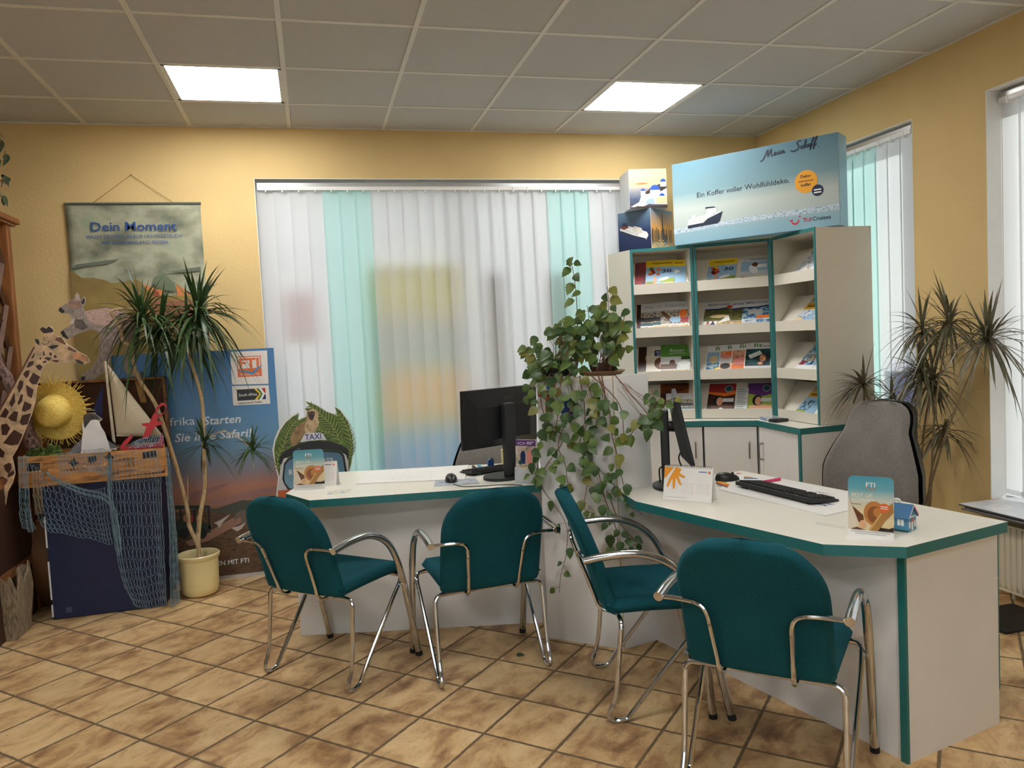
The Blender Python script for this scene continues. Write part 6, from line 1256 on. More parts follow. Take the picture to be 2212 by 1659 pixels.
# --- sailing boat, anchor
yS = 5.0; t = thing('toy_sailing_boat', 'wooden toy sailing boat with cream sail standing in the suitcase', 'boat', PY(300, 965, yS))
M_pale = mat('pale_wood', (216, 206, 184), .6, var=.06); M_sail = mat('cream_canvas', (214, 202, 174), .85, var=.04, vs=30, bump=.2, bs=300)
a, b = PY(227, 780, yS), PY(247, 958, yS); MB().tube([a, b+Vector((0, 0, -.04))], [.0075, .009], M_pale, 10).build('mast', t)
p0, p1, p2 = PY(233, 787, yS), PY(252, 941, yS), PY(351, 940, yS)
def sail(u, v):
    l_ = p0+(p1-p0)*v; r_ = p0+(p2-p0)*v; q = l_+(r_-l_)*u; return q+Vector((0, -.03*math.sin(PI*u)*math.sin(PI*v*.9), 0))
mb = MB().grid(sail, 16, 20, M_sail); mb.build('main_sail', t, solid=.002)
MB().tube([p1, p2], .005, M_pale, 8).build('boom', t)
c1, c2, c3 = PY(222, 830, yS+.03), PY(196, 900, yS+.03), PY(221, 905, yS+.03); mb = MB(); mb.add([c1, c2, c3], [(0, 1, 2)], mat('navy_cloth', (34, 40, 84), .8)); mb.build('fore_sail', t, solid=.002)
h0_, h1_ = PY(212, 975, yS), PY(372, 962, yS); zz = .925
def hull(u, v):
    s = 2*u-1; w_ = .05*(1-abs(s)**2.6); x = h0_.x+.01+(h1_.x-h0_.x-.06)*u; a_ = PI*v; return (x, yS-w_*math.cos(a_), zz-.06*math.sin(a_)*(1-abs(s)**4))
mb = MB().grid(hull, 20, 9, mat('hull_white', (214, 208, 200), .5)); mb.build('hull', t, solid=.003)
yA = 4.90; t = thing('wooden_anchor', 'red painted wooden anchor with ring leaning at the right end of the suitcase', 'anchor', PY(310, 970, yA))
M_ared = mat('anchor_red', (196, 48, 56), .5); M_ablue = mat('anchor_blue_side', (52, 54, 120), .5)
g = lambda u, v: (PY(u, v, yA).x, PY(u, v, yA).z)
mb = MB().frame((0, yA, 0), (1, 0, 0), (0, 0, 1)); GG = lambda x, y: g(210+x*.1568, 740+y*.1568)
mb.prism([GG(*p) for p in [(620, 1320), (680, 1160), (620, 1145), (620, 1115), (720, 1105), (775, 980), (850, 985), (830, 1080), (905, 1095), (890, 1125), (800, 1155), (690, 1330)]], -.014, 0, M_ared, side=M_ablue); mb.build('shank', t)
mb = MB().frame((0, yA, 0), (1, 0, 0), (0, 0, 1)); rg = [(805, 985), (850, 900), (895, 868), (935, 870), (945, 905), (915, 965), (850, 1000)]; outer = [(790, 985), (815, 890), (880, 830), (935, 835), (958, 880), (930, 960), (860, 1035)]; n = 7
og_ = [GG(*p) for p in outer]; ig = [GG(*p) for p in rg]; vs = [(x, y, 0) for x, y in og_]+[(x, y, 0) for x, y in ig]+[(x, y, -.014) for x, y in og_]+[(x, y, -.014) for x, y in ig]
fs = [(i, i+1, n+i+1, n+i) for i in range(n-1)]; mb.add(vs, fs+[tuple(2*n+k for k in f)[::-1] for f in fs], M_ared); mb.add(vs, [(i, 2*n+i, 2*n+i+1, i+1) for i in range(n-1)]+[(n+i+1, 3*n+i+1, 3*n+i, n+i) for i in range(n-1)], M_ablue); mb.build('ring', t)
for P_ in ([(310, 1450), (360, 1370), (470, 1265), (490, 1300), (430, 1380), (330, 1470)], [(810, 1400), (895, 1240), (920, 1390)]): mb = MB().frame((0, yA-.002, 0), (1, 0, 0), (0, 0, 1)); mb.prism([GG(*p) for p in P_], -.014, 0, M_ared, side=M_ablue); mb.build('fluke', t)
mb = MB().frame((0, yA-.001, 0), (1, 0, 0), (0, 0, 1)); mb.prism([GG(*p) for p in [(330, 1440), (620, 1400), (900, 1380), (900, 1440), (620, 1470), (340, 1480)]], -.013, 0, M_ared, side=M_ablue); mb.build('arm', t)
# green leafy bundle
c = PY(92, 970, 4.95); t = thing('artificial_lettuce', 'small bunch of green ruffled leaves at the left end of the suitcase', 'plant', c-Vector((0, 0, .05)))
M_let = picmat('ruffled_green', [(66, 92, 42), (110, 132, 66), (140, 156, 92)], 30, 47, .6); mb = MB()
for k in range(16):
    a = R_.uniform(0, PI); l_ = R_.uniform(.05, .10); d = Vector((math.cos(a)*1.2, -R_.uniform(.1, .5), math.sin(a)*.9)).normalized(); s = d.orthogonal().normalized(); q0 = c+Vector((R_.uniform(-.07, .07), R_.uniform(-.03, .03), -.04))
    mb.grid(lambda u, v: q0+d*l_*v+s*(u-.5)*.075*math.sin(PI*min(1, .15+v*.85))+Vector((0, -.008*math.sin(u*16+k), .006*math.sin(u*19+v*7))), 9, 6, M_let)
mb.build('leaves', t)
# --- fishing net draped over everything : knotted mesh of twine
M_net = mat('blue_grey_twine', (128, 156, 170), .8, var=.2, vs=30)
t = thing('fishing_net', 'blue grey fishing net draped over the suitcase and the navy plinth', 'net', (-1.2, 4.8, .3))
def netpatch(name, fn, nu, nv, r=.0011, skew=True):
    mb = MB()
    P = [[Vector(fn(i/(nu-1), j/(nv-1))) for j in range(nv)] for i in range(nu)]
    # diamond mesh : zig-zag strands meeting at knots
    for i in range(nu-1):
        pa = []; pb = []
        for j in range(nv):
            m_ = (P[i][j]+P[i+1][j])/2; k1 = P[i][j]*.5+m_*.5 if j % 2 == 0 else m_*.98+P[i][j]*.02
            k2 = P[i+1][j]*.5+m_*.5 if j % 2 == 0 else m_*.98+P[i+1][j]*.02
            pa.append(k1); pb.append(k2)
        mb.tube(pa, r, M_net, 3, caps=False); mb.tube(pb, r, M_net, 3, caps=False)
    for i in range(0, nu-1):
        for j in range(0, nv, 2):
            if i: mb.tube([P[i][j]*.5+(P[i-1][j]+P[i][j])/4+(0*P[i][j]), P[i][j]*.5+(P[i][j]+P[i+1][j])/4], r, M_net, 3, caps=False)
    mb.build(name, t)
jit = lambda s: Vector((R_.uniform(-s, s), R_.uniform(-s, s)*.4, R_.uniform(-s, s)))
NP = lambda u, v, y: PY(u, v, y)
def drape(cols, y0=4.79):
    """cols: list of top-to-bottom pixel chains; smooth patch between them"""
    C_ = [spline([(p[0], p[1], p[2] if len(p) > 2 else y0) for p in c], 6) for c in cols]
    def fn(u, v):
        f = u*(len(C_)-1); i = min(int(f), len(C_)-2); w_ = f-i
        def at(c): g_ = v*(len(c)-1); j = min(int(g_), len(c)-2); return c[j]+(c[j+1]-c[j])*(g_-j)
        q = at(C_[i])*(1-w_)+at(C_[i+1])*w_
        return PY(q.x, q.y, q.z)+Vector((0, -.012+.012*math.sin(u*17+v*3), 0))+jit(.004)
    return fn
# left hanging bundle, swag across, big bag on the right, right bundle
netpatch('left_fall', drape([[(40, 986), (40, 1060), (42, 1110), (50, 1140)], [(50, 985), (56, 1060), (60, 1120), (66, 1150)], [(64, 984), (66, 1060), (70, 1115), (80, 1142)]]), 11, 26)
netpatch('swag', drape([[(66, 1000), (70, 1070), (80, 1120), (96, 1142)], [(98, 1022), (108, 1075), (118, 1120), (134, 1152)], [(150, 1040), (160, 1090), (168, 1130), (178, 1160)], [(196, 1062), (206, 1110), (214, 1145), (222, 1170)], [(232, 1050), (236, 1100), (240, 1140), (246, 1176)]]), 18, 19)
netpatch('bag', drape([[(228, 985), (232, 1060), (244, 1160), (262, 1250), (290, 1305, 4.83)], [(258, 980), (262, 1060), (268, 1160), (282, 1250), (306, 1312, 4.82)], [(290, 975), (296, 1060), (302, 1160), (310, 1250), (326, 1312, 4.82)], [(322, 972), (330, 1060), (336, 1160), (342, 1240), (348, 1308, 4.82)], [(350, 970), (352, 1060), (356, 1160), (360, 1240), (362, 1306, 4.83)]]), 16, 33)
netpatch('rim_fall', drape([[(120, 980), (124, 1000), (128, 1030)], [(180, 972), (186, 1000), (200, 1018)], [(230, 968), (232, 1000), (234, 1030)]]), 20, 10)
netpatch('right_fall', drape([[(352, 968, 4.86), (360, 1060, 4.86), (366, 1170, 4.87), (368, 1312, 4.87)], [(364, 966, 4.88), (374, 1060, 4.88), (384, 1170, 4.88), (390, 1300, 4.88)]]), 15, 44)
netpatch('top_heap', drape([[(278, 968, 4.86), (284, 955, 4.88)], [(310, 966, 4.86), (318, 942, 4.9)], [(352, 962, 4.86), (356, 940, 4.9)]]), 18, 8)
# rope bundle from the latch
mb = MB()
for k in range(14):
    s = R_.uniform(-5, 5); mb.tube(spline([NP(100, 1020+s*.3, 4.80), NP(130, 1042+s*.8, 4.79), NP(180, 1062+s*1.4, 4.79), NP(226, 1074+s*1.8, 4.79), NP(250, 1110+s*2, 4.79), NP(262, 1180+s*2, 4.80)], 5), .0012, M_net, 3, caps=False)
for k in range(12):
    s = R_.uniform(-4, 4); mb.tube(spline([NP(238+s, 990, 4.80), NP(236+s*1.3, 1050, 4.79), NP(244+s*1.5, 1120, 4.79), NP(258+s*1.6, 1200, 4.80)], 5), .0012, M_net, 3, caps=False)
mb.build('twine_bundle', t)
# --- wooden trellis rack, dark corner things
M_pine = picmat('stained_pine', [(110, 66, 34), (140, 88, 48), (160, 106, 60)], 10, 48, .5, stretch=(3, 3, .4)); M_pine2 = picmat('dark_pine', [(70, 42, 26), (92, 58, 34), (110, 72, 44)], 10, 49, .6, stretch=(1, 1, 1))
xt = -1.70; t = thing('trellis_rack', 'brown wooden rack with lattice side at the left edge of the picture', 'rack', (xt, 4.7, 0))
MB().box((xt-.03, 5.12, 0), (xt+.03, 5.18, 2.30), M_pine).build('post', t, bevel=.004); MB().box((xt-.03, 4.10, 0), (xt+.03, 4.16, 2.30), M_pine).build('post', t, bevel=.004)
mb = MB(); mb.box((xt-.07, 4.04, 2.30), (xt+.06, 5.26, 2.335), M_pine); mb.box((xt-.05, 4.06, 2.285), (xt+.045, 5.23, 2.30), M_pine); mb.build('cornice', t, bevel=.006)
for z in (.30, .80): MB().box((xt-.025, 4.16, z), (xt+.025, 5.12, z+.05), M_pine).build('rail', t)
mb = MB()
for s in (-1, 1):
    for k in range(-6, 20):
        c0 = 4.16+k*.16; pts = []
        for q in range(13):
            z = .85+1.44*q/12; yy = c0+s*(z-.85)*.62-(0 if s > 0 else -.9)
            pts.append((yy, z))
        seg = [p for p in pts if 4.15 < p[0] < 5.125]
        if len(seg) > 1: mb.tube([(xt+.006*s, p[0], p[1]) for p in seg], .017, M_pine2, 4)
mb.build('lattice', t)
mb = MB().box((xt-.03, 4.15, .85), (xt-.024, 5.13, 2.29), mat('lattice_backing', (186, 160, 112), .8)); mb.build('backing', t)
MB().box((xt-.028, 4.16, .0), (xt+.022, 5.12, .80), picmat('dark_board', [(46, 28, 18), (62, 38, 24), (54, 34, 22)], 6, 53, .6, stretch=(1, 1, .3))).build('lower_panel', t)
# hanging artificial ivy on the rack top
t = thing('ivy_garland', 'dark artificial leaves hanging above the wooden rack at the left edge', 'plant', (xt, 5.0, 2.34)); M_drk = picmat('dark_leaf', [(34, 50, 34), (60, 78, 56), (84, 100, 80)], 20, 50, .5)
mb = MB()
def leaf(mb, p, d, nrm, L_, W_, mt, cup=.15, tooth=0):
    d = Vector(d).normalized(); s = d.cross(Vector(nrm)); s = s.normalized() if s.length > 1e-4 else d.orthogonal().normalized(); n = s.cross(d)
    prof = [(0, .0), (.10, .30), (.28, .49), (.45, .50), (.65, .36), (.84, .16), (1, 0)] if not tooth else [(0, .0), (.06, .30), (.22, .44), (.30, .52), (.42, .44), (.52, .46), (.62, .34), (.74, .30), (.84, .15), (1, 0)]
    k = len(prof); vs = []
    for f, w in prof:
        c = p+d*L_*f-n*L_*.22*f*f
        vs += [c-s*W_*w+n*W_*cup*(w*2), c, c+s*W_*w+n*W_*cup*(w*2)]
    fs = []
    for i in range(k-1):
        a = 3*i; fs += [(a, a+1, a+4, a+3), (a+1, a+2, a+5, a+4)]
    mb.add(vs, fs, mt, True)
for u, v, k in ((2, 385, 5), (14, 380, 4), (0, 300, 3), (8, 325, 2), (-10, 350, 5), (2, 425, 3), (-30, 390, 6), (-40, 320, 6)):
    for q in range(k):
        p = PX(u+R_.uniform(-8, 8), v+R_.uniform(-8, 8), xt+R_.uniform(-.05, .05)); a = R_.uniform(-1.2, .6); leaf(mb, p, (R_.uniform(-.4, .4), math.cos(a), math.sin(a)), (1, -.6, .3), R_.uniform(.05, .085), R_.uniform(.035, .05), M_drk)
mb.build('leaves', t)
MB().tube(spline([(xt-.02, 4.7, 2.345), (xt-.02, 4.85, 2.42), (xt, 4.98, 2.48), (xt, 5.02, 2.6), (xt, 5.0, 2.74)], 6), .004, M_pine2, 6).build('stem', t)
# bark log behind the giraffe, round pot, jagged planter
M_bark = picmat('bark', [(46, 34, 30), (92, 72, 64), (150, 118, 110), (60, 46, 40)], 26, 51, .8, stretch=(2, 2, .7))
a, b = PY(-70, 650, 4.95), PY(72, 968, 4.97); t = thing('bark_branch', 'rough dark bark branch with pinkish flecks leaning behind the giraffe neck', 'branch', b)
q = spline([b, b*.7+a*.3+Vector((.01, 0, .01)), b*.35+a*.65, a], 8); MB().tube(q, [.042+.006*math.sin(i*1.7) for i in range(len(q))], M_bark, 14).build('trunk', t)
c = Vector((-1.62, 5.30, 0)); solo(MB().lathe([(.0, .002), (.13, .002), (.19, .10), (.225, .24), (.22, .36), (.17, .46), (.13, .50), (.14, .53), (.12, .53), (.11, .49)], mat('brown_clay', (112, 76, 48), .7, var=.15, vs=6), 36, c), 'clay_jar', 'large round brown jar in the dark behind the navy plinth', 'jar', c, angle=60)
c = PZ(-6, 1388, 0)+Vector((-.02, .10, 0)); t = thing('fibre_planter', 'grey fibre planter with jagged rim at the lower left edge of the picture', 'planter', c); M_fib = picmat('grey_fibre', [(96, 84, 66), (140, 124, 100), (170, 156, 130)], 40, 52, .9, stretch=(4, 4, .5))
mb = MB(); n = 40; ho = []
for k in range(n):
    f = 4*k/n; sd_ = int(f); w_ = f-sd_; q = [(-1, -1), (1, -1), (1, 1), (-1, 1)]; x, y = lerp(q[sd_], q[(sd_+1) % 4], w_); h_ = .30+.09*abs(math.sin(k*PI/5))-.03*(k % 3); ho.append((x*.13, y*.11, h_))
vs = [(c.x+x*.9, c.y+y*.9, .002) for x, y, h_ in ho]+[(c.x+x*1.08, c.y+y*1.08, h_) for x, y, h_ in ho]
mb.add(vs, [(k, (k+1) % n, n+(k+1) % n, n+k) for k in range(n)], M_fib); mb.add([(c.x+x*.9, c.y+y*.9, .02) for x, y, h_ in ho], [list(range(n))], M_bark); mb.build('wall', t, solid=.008)
# ================================================================== taxi cut-out
TZ = lambda x, y: (580+x*.1386, 850+y*.1386)
yT = 4.85
gl_, gdk, gmd = fur('palm_green', (92, 116, 58), 24), pm('palm_dark', (52, 70, 34)), pm('palm_light', (140, 154, 78))
out = [TZ(*p) for p in [(60, 880), (90, 720), (150, 570), (250, 430), (350, 345), (460, 285), (485, 305), (455, 400), (580, 350), (585, 280), (535, 222), (640, 212), (552, 106), (660, 130), (760, 178), (900, 268), (1060, 322), (1018, 192), (1130, 258), (1250, 430), (1320, 650), (1335, 850), (1300, 1100), (1255, 1250), (1275, 1500), (1270, 2200)]]
pb = [PY(*TZ(1270, 1500), yT), PY(*TZ(120, 1560), yT)]
fl = lambda x: None
out = out[:-1]
# straight down to the floor
t = thing('cardboard_standee', 'TAXI cardboard standee with monkey and palm leaves behind the left desk', 'standee', (0, yT, 0))
g = lambda u, v: (PY(u, v, yT).x, PY(u, v, yT).z)
rim = [g(*p) for p in out]+[(pb[0].x, .003), (pb[1].x-.01, .003)]+[g(*TZ(*p)) for p in [(120, 1560), (150, 1310), (100, 1120)]]
mb = MB().frame((0, yT, 0), (1, 0, 0), (0, 0, 1)); mb.prism(rim, -.008, 0, M_white); mb.build('board', t)
mb = MB().frame((0, yT-.0005, 0), (1, 0, 0), (0, 0, 1)); e = .00035
ins = [TZ(*p) for p in [(85, 890), (110, 740), (180, 580), (270, 450), (370, 365), (475, 308), (460, 420), (600, 360), (600, 270), (560, 235), (660, 225), (580, 120), (750, 190), (890, 282), (1075, 345), (1035, 208), (1120, 268), (1235, 440), (1305, 655), (1320, 850), (1285, 1100), (1240, 1240), (200, 1240), (170, 1300), (110, 1100)]]
mb.poly([g(*p) for p in ins], gl_, 0)
def frond(rib, n, L0, sgn=(1, -1), k0=1):
    P = spline([(*g(*TZ(*p)), 0) for p in rib], 8); m_ = len(P)
    for i in range(n):
        f = (i+.5)/n; q = P[int(f*(m_-1))]; tq = (P[min(int(f*(m_-1))+1, m_-1)]-P[max(int(f*(m_-1))-1, 0)]).normalized()
        for s in sgn:
            nn = Vector((-tq.y*s, tq.x*s, 0)); d = (tq*.75+nn*.8).normalized(); l_ = L0*(.55+.45*math.sin(PI*min(1, f*1.05+.05))); c_ = (gmd, gdk)[i % 2]
            a, b = q, q+d*l_; mb.stroke([(a.x, a.y), ((a.x+b.x)/2+.001, (a.y+b.y)/2+.001), (b.x, b.y)], .005, c_, (k0+(i % 2))*e, taper=True)
    mb.stroke([(p.x, p.y) for p in P], .004, gmd, (k0+2)*e)
frond([(250, 850), (270, 690), (340, 540), (440, 420)], 22, .040)
frond([(130, 1180), (150, 1000), (220, 820), (300, 640)], 16, .030)
frond([(1110, 720), (1000, 520), (850, 360), (640, 180)], 24, .055, k0=2)
frond([(1265, 1000), (1290, 800), (1220, 520), (1080, 300)], 24, .042, k0=3)
frond([(1150, 780), (1000, 640), (880, 600), (760, 540)], 14, .045, k0=1)
mk = fur('monkey_tan', (150, 124, 90), 30); mk2 = fur('monkey_pale', (196, 172, 136), 30); Gq = lambda P: [g(*TZ(*p)) for p in P]
mb.poly(Gq([(345, 800), (340, 690), (380, 600), (450, 500), (560, 430), (600, 380), (650, 420), (640, 560), (560, 640), (500, 720), (450, 790), (380, 830)]), mk, 6*e)
mb.poly(Gq([(590, 340), (610, 270), (690, 235), (770, 270), (780, 340), (770, 400), (790, 440), (770, 520), (720, 610), (640, 620), (570, 620), (565, 500), (590, 420)]), mk2, 7*e)
mb.poly(Gq([(255, 800), (330, 775), (335, 800), (270, 828), (280, 870), (255, 860)]), pm('monkey_tail', (70, 60, 46)), 7*e)
mb.poly(Gq([(605, 290), (690, 275), (725, 290), (715, 360), (690, 410), (665, 420), (630, 380)]), pm('monkey_face', (62, 46, 44)), 8*e); mb.poly(Gq([(605, 268), (690, 250), (730, 272), (725, 290), (690, 275), (610, 288)]), mk2, 9*e); mb.ell(*g(*TZ(640, 315)), .006, .005, pm('eye_amber', (120, 90, 60)), 9*e); mb.ell(*g(*TZ(695, 312)), .006, .005, pm('eye_amber', (120, 90, 60)), 9*e)
rf = pm('roof_black', (30, 30, 34)); wt = pm('cab_white', (206, 208, 212)); ws = gradmat('windscreen', 2, PY(*TZ(600, 1400), yT).z, PY(*TZ(600, 900), yT).z, [(0, (120, 166, 190)), (1, (66, 104, 136))], .35)
mb.poly(Gq([(200, 1010), (1240, 930), (1250, 1260), (1275, 1500)])+[(pb[0].x-.006, .01), (pb[1].x, .01)]+Gq([(130, 1560), (170, 1300)]), wt, 10*e)
mb.poly(Gq([(160, 1080), (180, 970), (260, 890), (420, 810), (620, 750), (800, 735), (980, 750), (1130, 800), (1220, 850), (1250, 920), (1240, 1050), (1210, 960), (1120, 890), (900, 870), (640, 890), (420, 950), (240, 1010), (200, 1110)]), rf, 11*e)
mb.ell(*g(*TZ(470, 860)), .010, .005, pm('roof_grey', (84, 84, 88)), 12*e)
mb.poly(Gq([(490, 760), (560, 630), (590, 615), (800, 610), (850, 625), (905, 725), (800, 722), (620, 738)]), pm('sign_white', (214, 216, 226)), 12*e)
a, b = g(*TZ(570, 725)), g(*TZ(820, 705)); mb.text('TAXI', a[0], a[1], .034, pm('taxi_blue', (48, 50, 120)), 13*e, width=b[0]-a[0], bold=.01)
mb.poly(Gq([(215, 1330), (240, 1090), (300, 1010), (420, 960), (640, 905), (900, 885), (1110, 900), (1180, 960), (1225, 1240), (1230, 1500), (300, 1500), (240, 1400)]), rf, 12*e)
mb.poly(Gq([(245, 1320), (265, 1110), (320, 1040), (430, 985), (640, 930), (900, 908), (1095, 922), (1155, 980), (1195, 1240), (1200, 1470), (330, 1480), (260, 1390)]), ws, 13*e)
a, b = g(*TZ(858, 1085)), g(*TZ(1018, 1080)); mb.text('KER', a[0], a[1], .030, pm('slogan_white', (226, 232, 236)), 14*e, width=b[0]-a[0]); a, b = g(*TZ(322, 1270)), g(*TZ(440, 1265)); mb.text('RE', a[0], a[1], .032, pm('slogan_white', (226, 232, 236)), 14*e, width=b[0]-a[0], bold=.012)
mb.poly(Gq([(150, 1510), (410, 1490), (1270, 1470), (1272, 1600)])+[(pb[0].x-.004, .50), (pb[1].x+.004, .50)], pm('bumper_orange', (190, 96, 50)), 14*e)
mb.build('print', t)
MB().box((-.05, yT+.001, .003), (.0, yT+.16, .5), M_card).build('strut', t)
# ================================================================== plants
M_stem = picmat('dry_stem', [(178, 152, 112), (204, 180, 138), (146, 118, 82)], 40, 60, .8, stretch=(1, 1, .3))
def leafmat(name, cols, seed, tr=.25):
    m = picmat(name, cols, 14, seed, .38); nt = m.node_tree; b = nt.nodes['Principled BSDF']; out = nt.nodes['Material Output']; src = b.inputs['Base Color'].links[0].from_socket
    t_ = N(nt, 'ShaderNodeBsdfTranslucent'); nt.links.new(src, t_.inputs[0]); ms = N(nt, 'ShaderNodeMixShader'); ms.inputs[0].default_value = tr
    nt.links.new(b.outputs[0], ms.inputs[1]); nt.links.new(t_.outputs[0], ms.inputs[2]); nt.links.new(ms.outputs[0], out.inputs[0]); return m
M_dl = leafmat('dracaena_green', [(34, 54, 28), (56, 80, 42), (80, 102, 58)], 61, .12)
M_dl2 = leafmat('dracaena_red_edged', [(74, 70, 52), (104, 104, 76), (124, 98, 82)], 62, .15)
def rosette(mb, c, n, L_, mt, w=.011, lo=-.5, hi=1.4, droop=.55, seed=0, lean=(0, 0, 0)):
    r = random.Random(seed)
    for k in range(n):
        a = r.uniform(0, 2*PI); el = lo+(hi-lo)*r.random()**1.15; l_ = L_*r.uniform(.7, 1.12); d = Vector((math.cos(a)*math.cos(el), math.sin(a)*math.cos(el), math.sin(el)))+Vector(lean)*.5; d.normalize()
        s = d.cross(Vector((0, 0, 1))); s = s.normalized() if s.length > .05 else Vector((math.sin(a), -math.cos(a), 0)); dr = droop*r.uniform(.35, 1.25)*max(.15, math.cos(el)); m_ = 7; vs = []
        c0 = Vector(c)+Vector((0, 0, r.uniform(-.05, .01)))
        for i in range(m_):
            f = i/(m_-1); p = c0+d*l_*f*(1-.12*dr*f)+Vector((0, 0, -1))*l_*dr*f*f; p.x = min(p.x, 3.485); p.y = min(p.y, 5.50); ww = w*(.55+.6*math.sin(PI*min(1, f*.9+.1)))*(1-f**3)+.0004; up = Vector((0, 0, .3*ww))
            s_ = s if p.x < 3.48 and p.y < 5.49 else Vector((0, 0, 1)); vs += [p-s_*ww/1.2+up, p, p+s_*ww/1.2+up]
        fs = []
        for i in range(m_-1): q = 3*i; fs += [(q, q+1, q+4, q+3), (q+1, q+2, q+5, q+4)]
        mb.add(vs, fs, mt, True)
# --- left: tall dracaena in the cream pot
yD = 5.05; pc = Vector((-.757, yD, 0))
t = thing('potted_dracaena', 'tall dragon tree with two bare stems in a cream pot, left of the standee', 'plant', pc)
M_cream = mat('cream_ceramic', (232, 216, 160), .3, var=.03, vs=4, coat=.3)
MB().lathe([(.0, .004), (.085, .004), (.102, .018), (.110, .06), (.114, .225), (.124, .232), (.126, .252), (.120, .258), (.112, .252), (.106, .235), (.105, .20)], M_cream, 40, pc).build('pot', t, angle=50)
MB().lathe([(.0, .208), (.06, .212), (.106, .205)], mat('potting_soil', (62, 46, 36), .95, var=.3, vs=60), 24, pc).build('soil', t)
PD = lambda u, v, dy=0: PY(u, v, yD+dy)
st1 = [PD(430, 1204), PD(429, 1185), PD(423, 1166), PD(409, 1136), PD(404, 1098), PD(386, 1027, -.02), PD(369, 968, -.03), PD(352, 916, -.04), PD(333, 868, -.03), PD(300, 818), PD(289, 786, .02), PD(281, 750, .03), PD(267, 738, .03), PD(261, 718, .02), PD(250, 692, .02), PD(240, 676, .02), PD(247, 669, .03), PD(263, 667, .05), PD(285, 668, .05), PD(303, 670, .05)]
st2 = [PD(429, 1185), PD(428, 1165), PD(432, 1114), PD(443, 1049, .02), PD(440, 968, .04), PD(439, 903, .05), PD(434, 854, .06), PD(419, 802, .06), PD(410, 772, .06), PD(398, 725, .05), PD(390, 710, .05), PD(394, 704, .05), PD(388, 690, .05), PD(398, 679, .05), PD(412, 673, .06), PD(426, 676, .06)]
st3 = [PD(404, 1098), PD(406, 1070, -.01), PD(405, 1030, -.02)]
st4 = [PD(440, 950, .04), PD(480, 932, .0), PD(512, 944, -.03), PD(540, 966, -.04)]
for s, r0, r1 in ((st1, .014, .007), (st2, .014, .007), (st3, .004, .002), (st4, .004, .003)):
    q = spline(s, 5); n = len(q); MB().tube(q, [r0+(r1-r0)*i/(n-1)*1.0 for i in range(n)], M_stem, 8).build('stem', t)
for c, n, L_, dr, w, sd in ((PD(306, 680, .05), 70, .40, 1.0, .010, 1), (PD(345, 705, .0), 60, .36, 1.0, .010, 2), (PD(427, 672, .05), 95, .42, 1.05, .0115, 3), (PD(405, 715, .0), 50, .36, 1.1, .010, 7), (PD(440, 950, .0), 34, .21, .6, .008, 4), (PD(544, 964, -.04), 34, .20, .6, .008, 5)):
    mb = MB(); rosette(mb, c, n, L_, M_dl, w, -.6, 1.45, dr, sd, (0, -.25, 0)); o = mb.build('leaf_rosette', t)
# --- right: red edged dracaena in the corner
pr_ = Vector((3.22, 3.60, 0)); t = thing('potted_dracaena', 'red edged dragon tree with several heads between the two right windows', 'plant', pr_)
MB().lathe([(.0, .004), (.11, .004), (.13, .03), (.15, .26), (.158, .28), (.152, .29), (.14, .27), (.135, .25), (.0, .25)], M_cream, 36, pr_).build('pot', t, angle=50)
heads = [((2050, 692), 3.28, 56, .30), ((2133, 722), 3.28, 56, .31), ((1992, 705), 3.30, 40, .27), ((1866, 826), 3.25, 44, .28), ((2040, 925), 3.35, 34, .22), ((1990, 800), 3.28, 50, .27), ((2015, 815), 3.34, 40, .25), ((1925, 850), 3.30, 20, .24)]
M_stem2 = picmat('dracaena_cane', [(110, 92, 66), (132, 112, 80), (92, 76, 54)], 40, 63, .8, stretch=(1, 1, .3))
bases = [(2010, 1075), (1998, 1090), (1985, 1060), (1980, 1080), (2002, 1110), (1975, 1060), (1990, 1085), (1970, 1090)]
for k, (((u, v), x, n, L_), bq) in enumerate(zip(heads, bases)):
    c = PX(u, v, x); b0 = pr_+Vector((R_.uniform(-.07, .07), R_.uniform(-.07, .07), .25)); mid = PX(bq[0], bq[1], x-.03) if k != 3 else (b0+c)/2
    q = spline([b0, (b0+mid)/2+Vector((.02, .0, 0)), mid, (mid+c)/2+Vector((.0, .03, 0)), c], 6); MB().tube(q, [.009-.004*i/(len(q)-1) for i in range(len(q))], M_stem2, 7).build('stem', t)
    mb = MB(); rosette(mb, c, int(n*1.25), L_, M_dl2, .0082, -.7, 1.4, .8, 20+k, (-.3, -.15, 0)); mb.build('leaf_rosette', t)
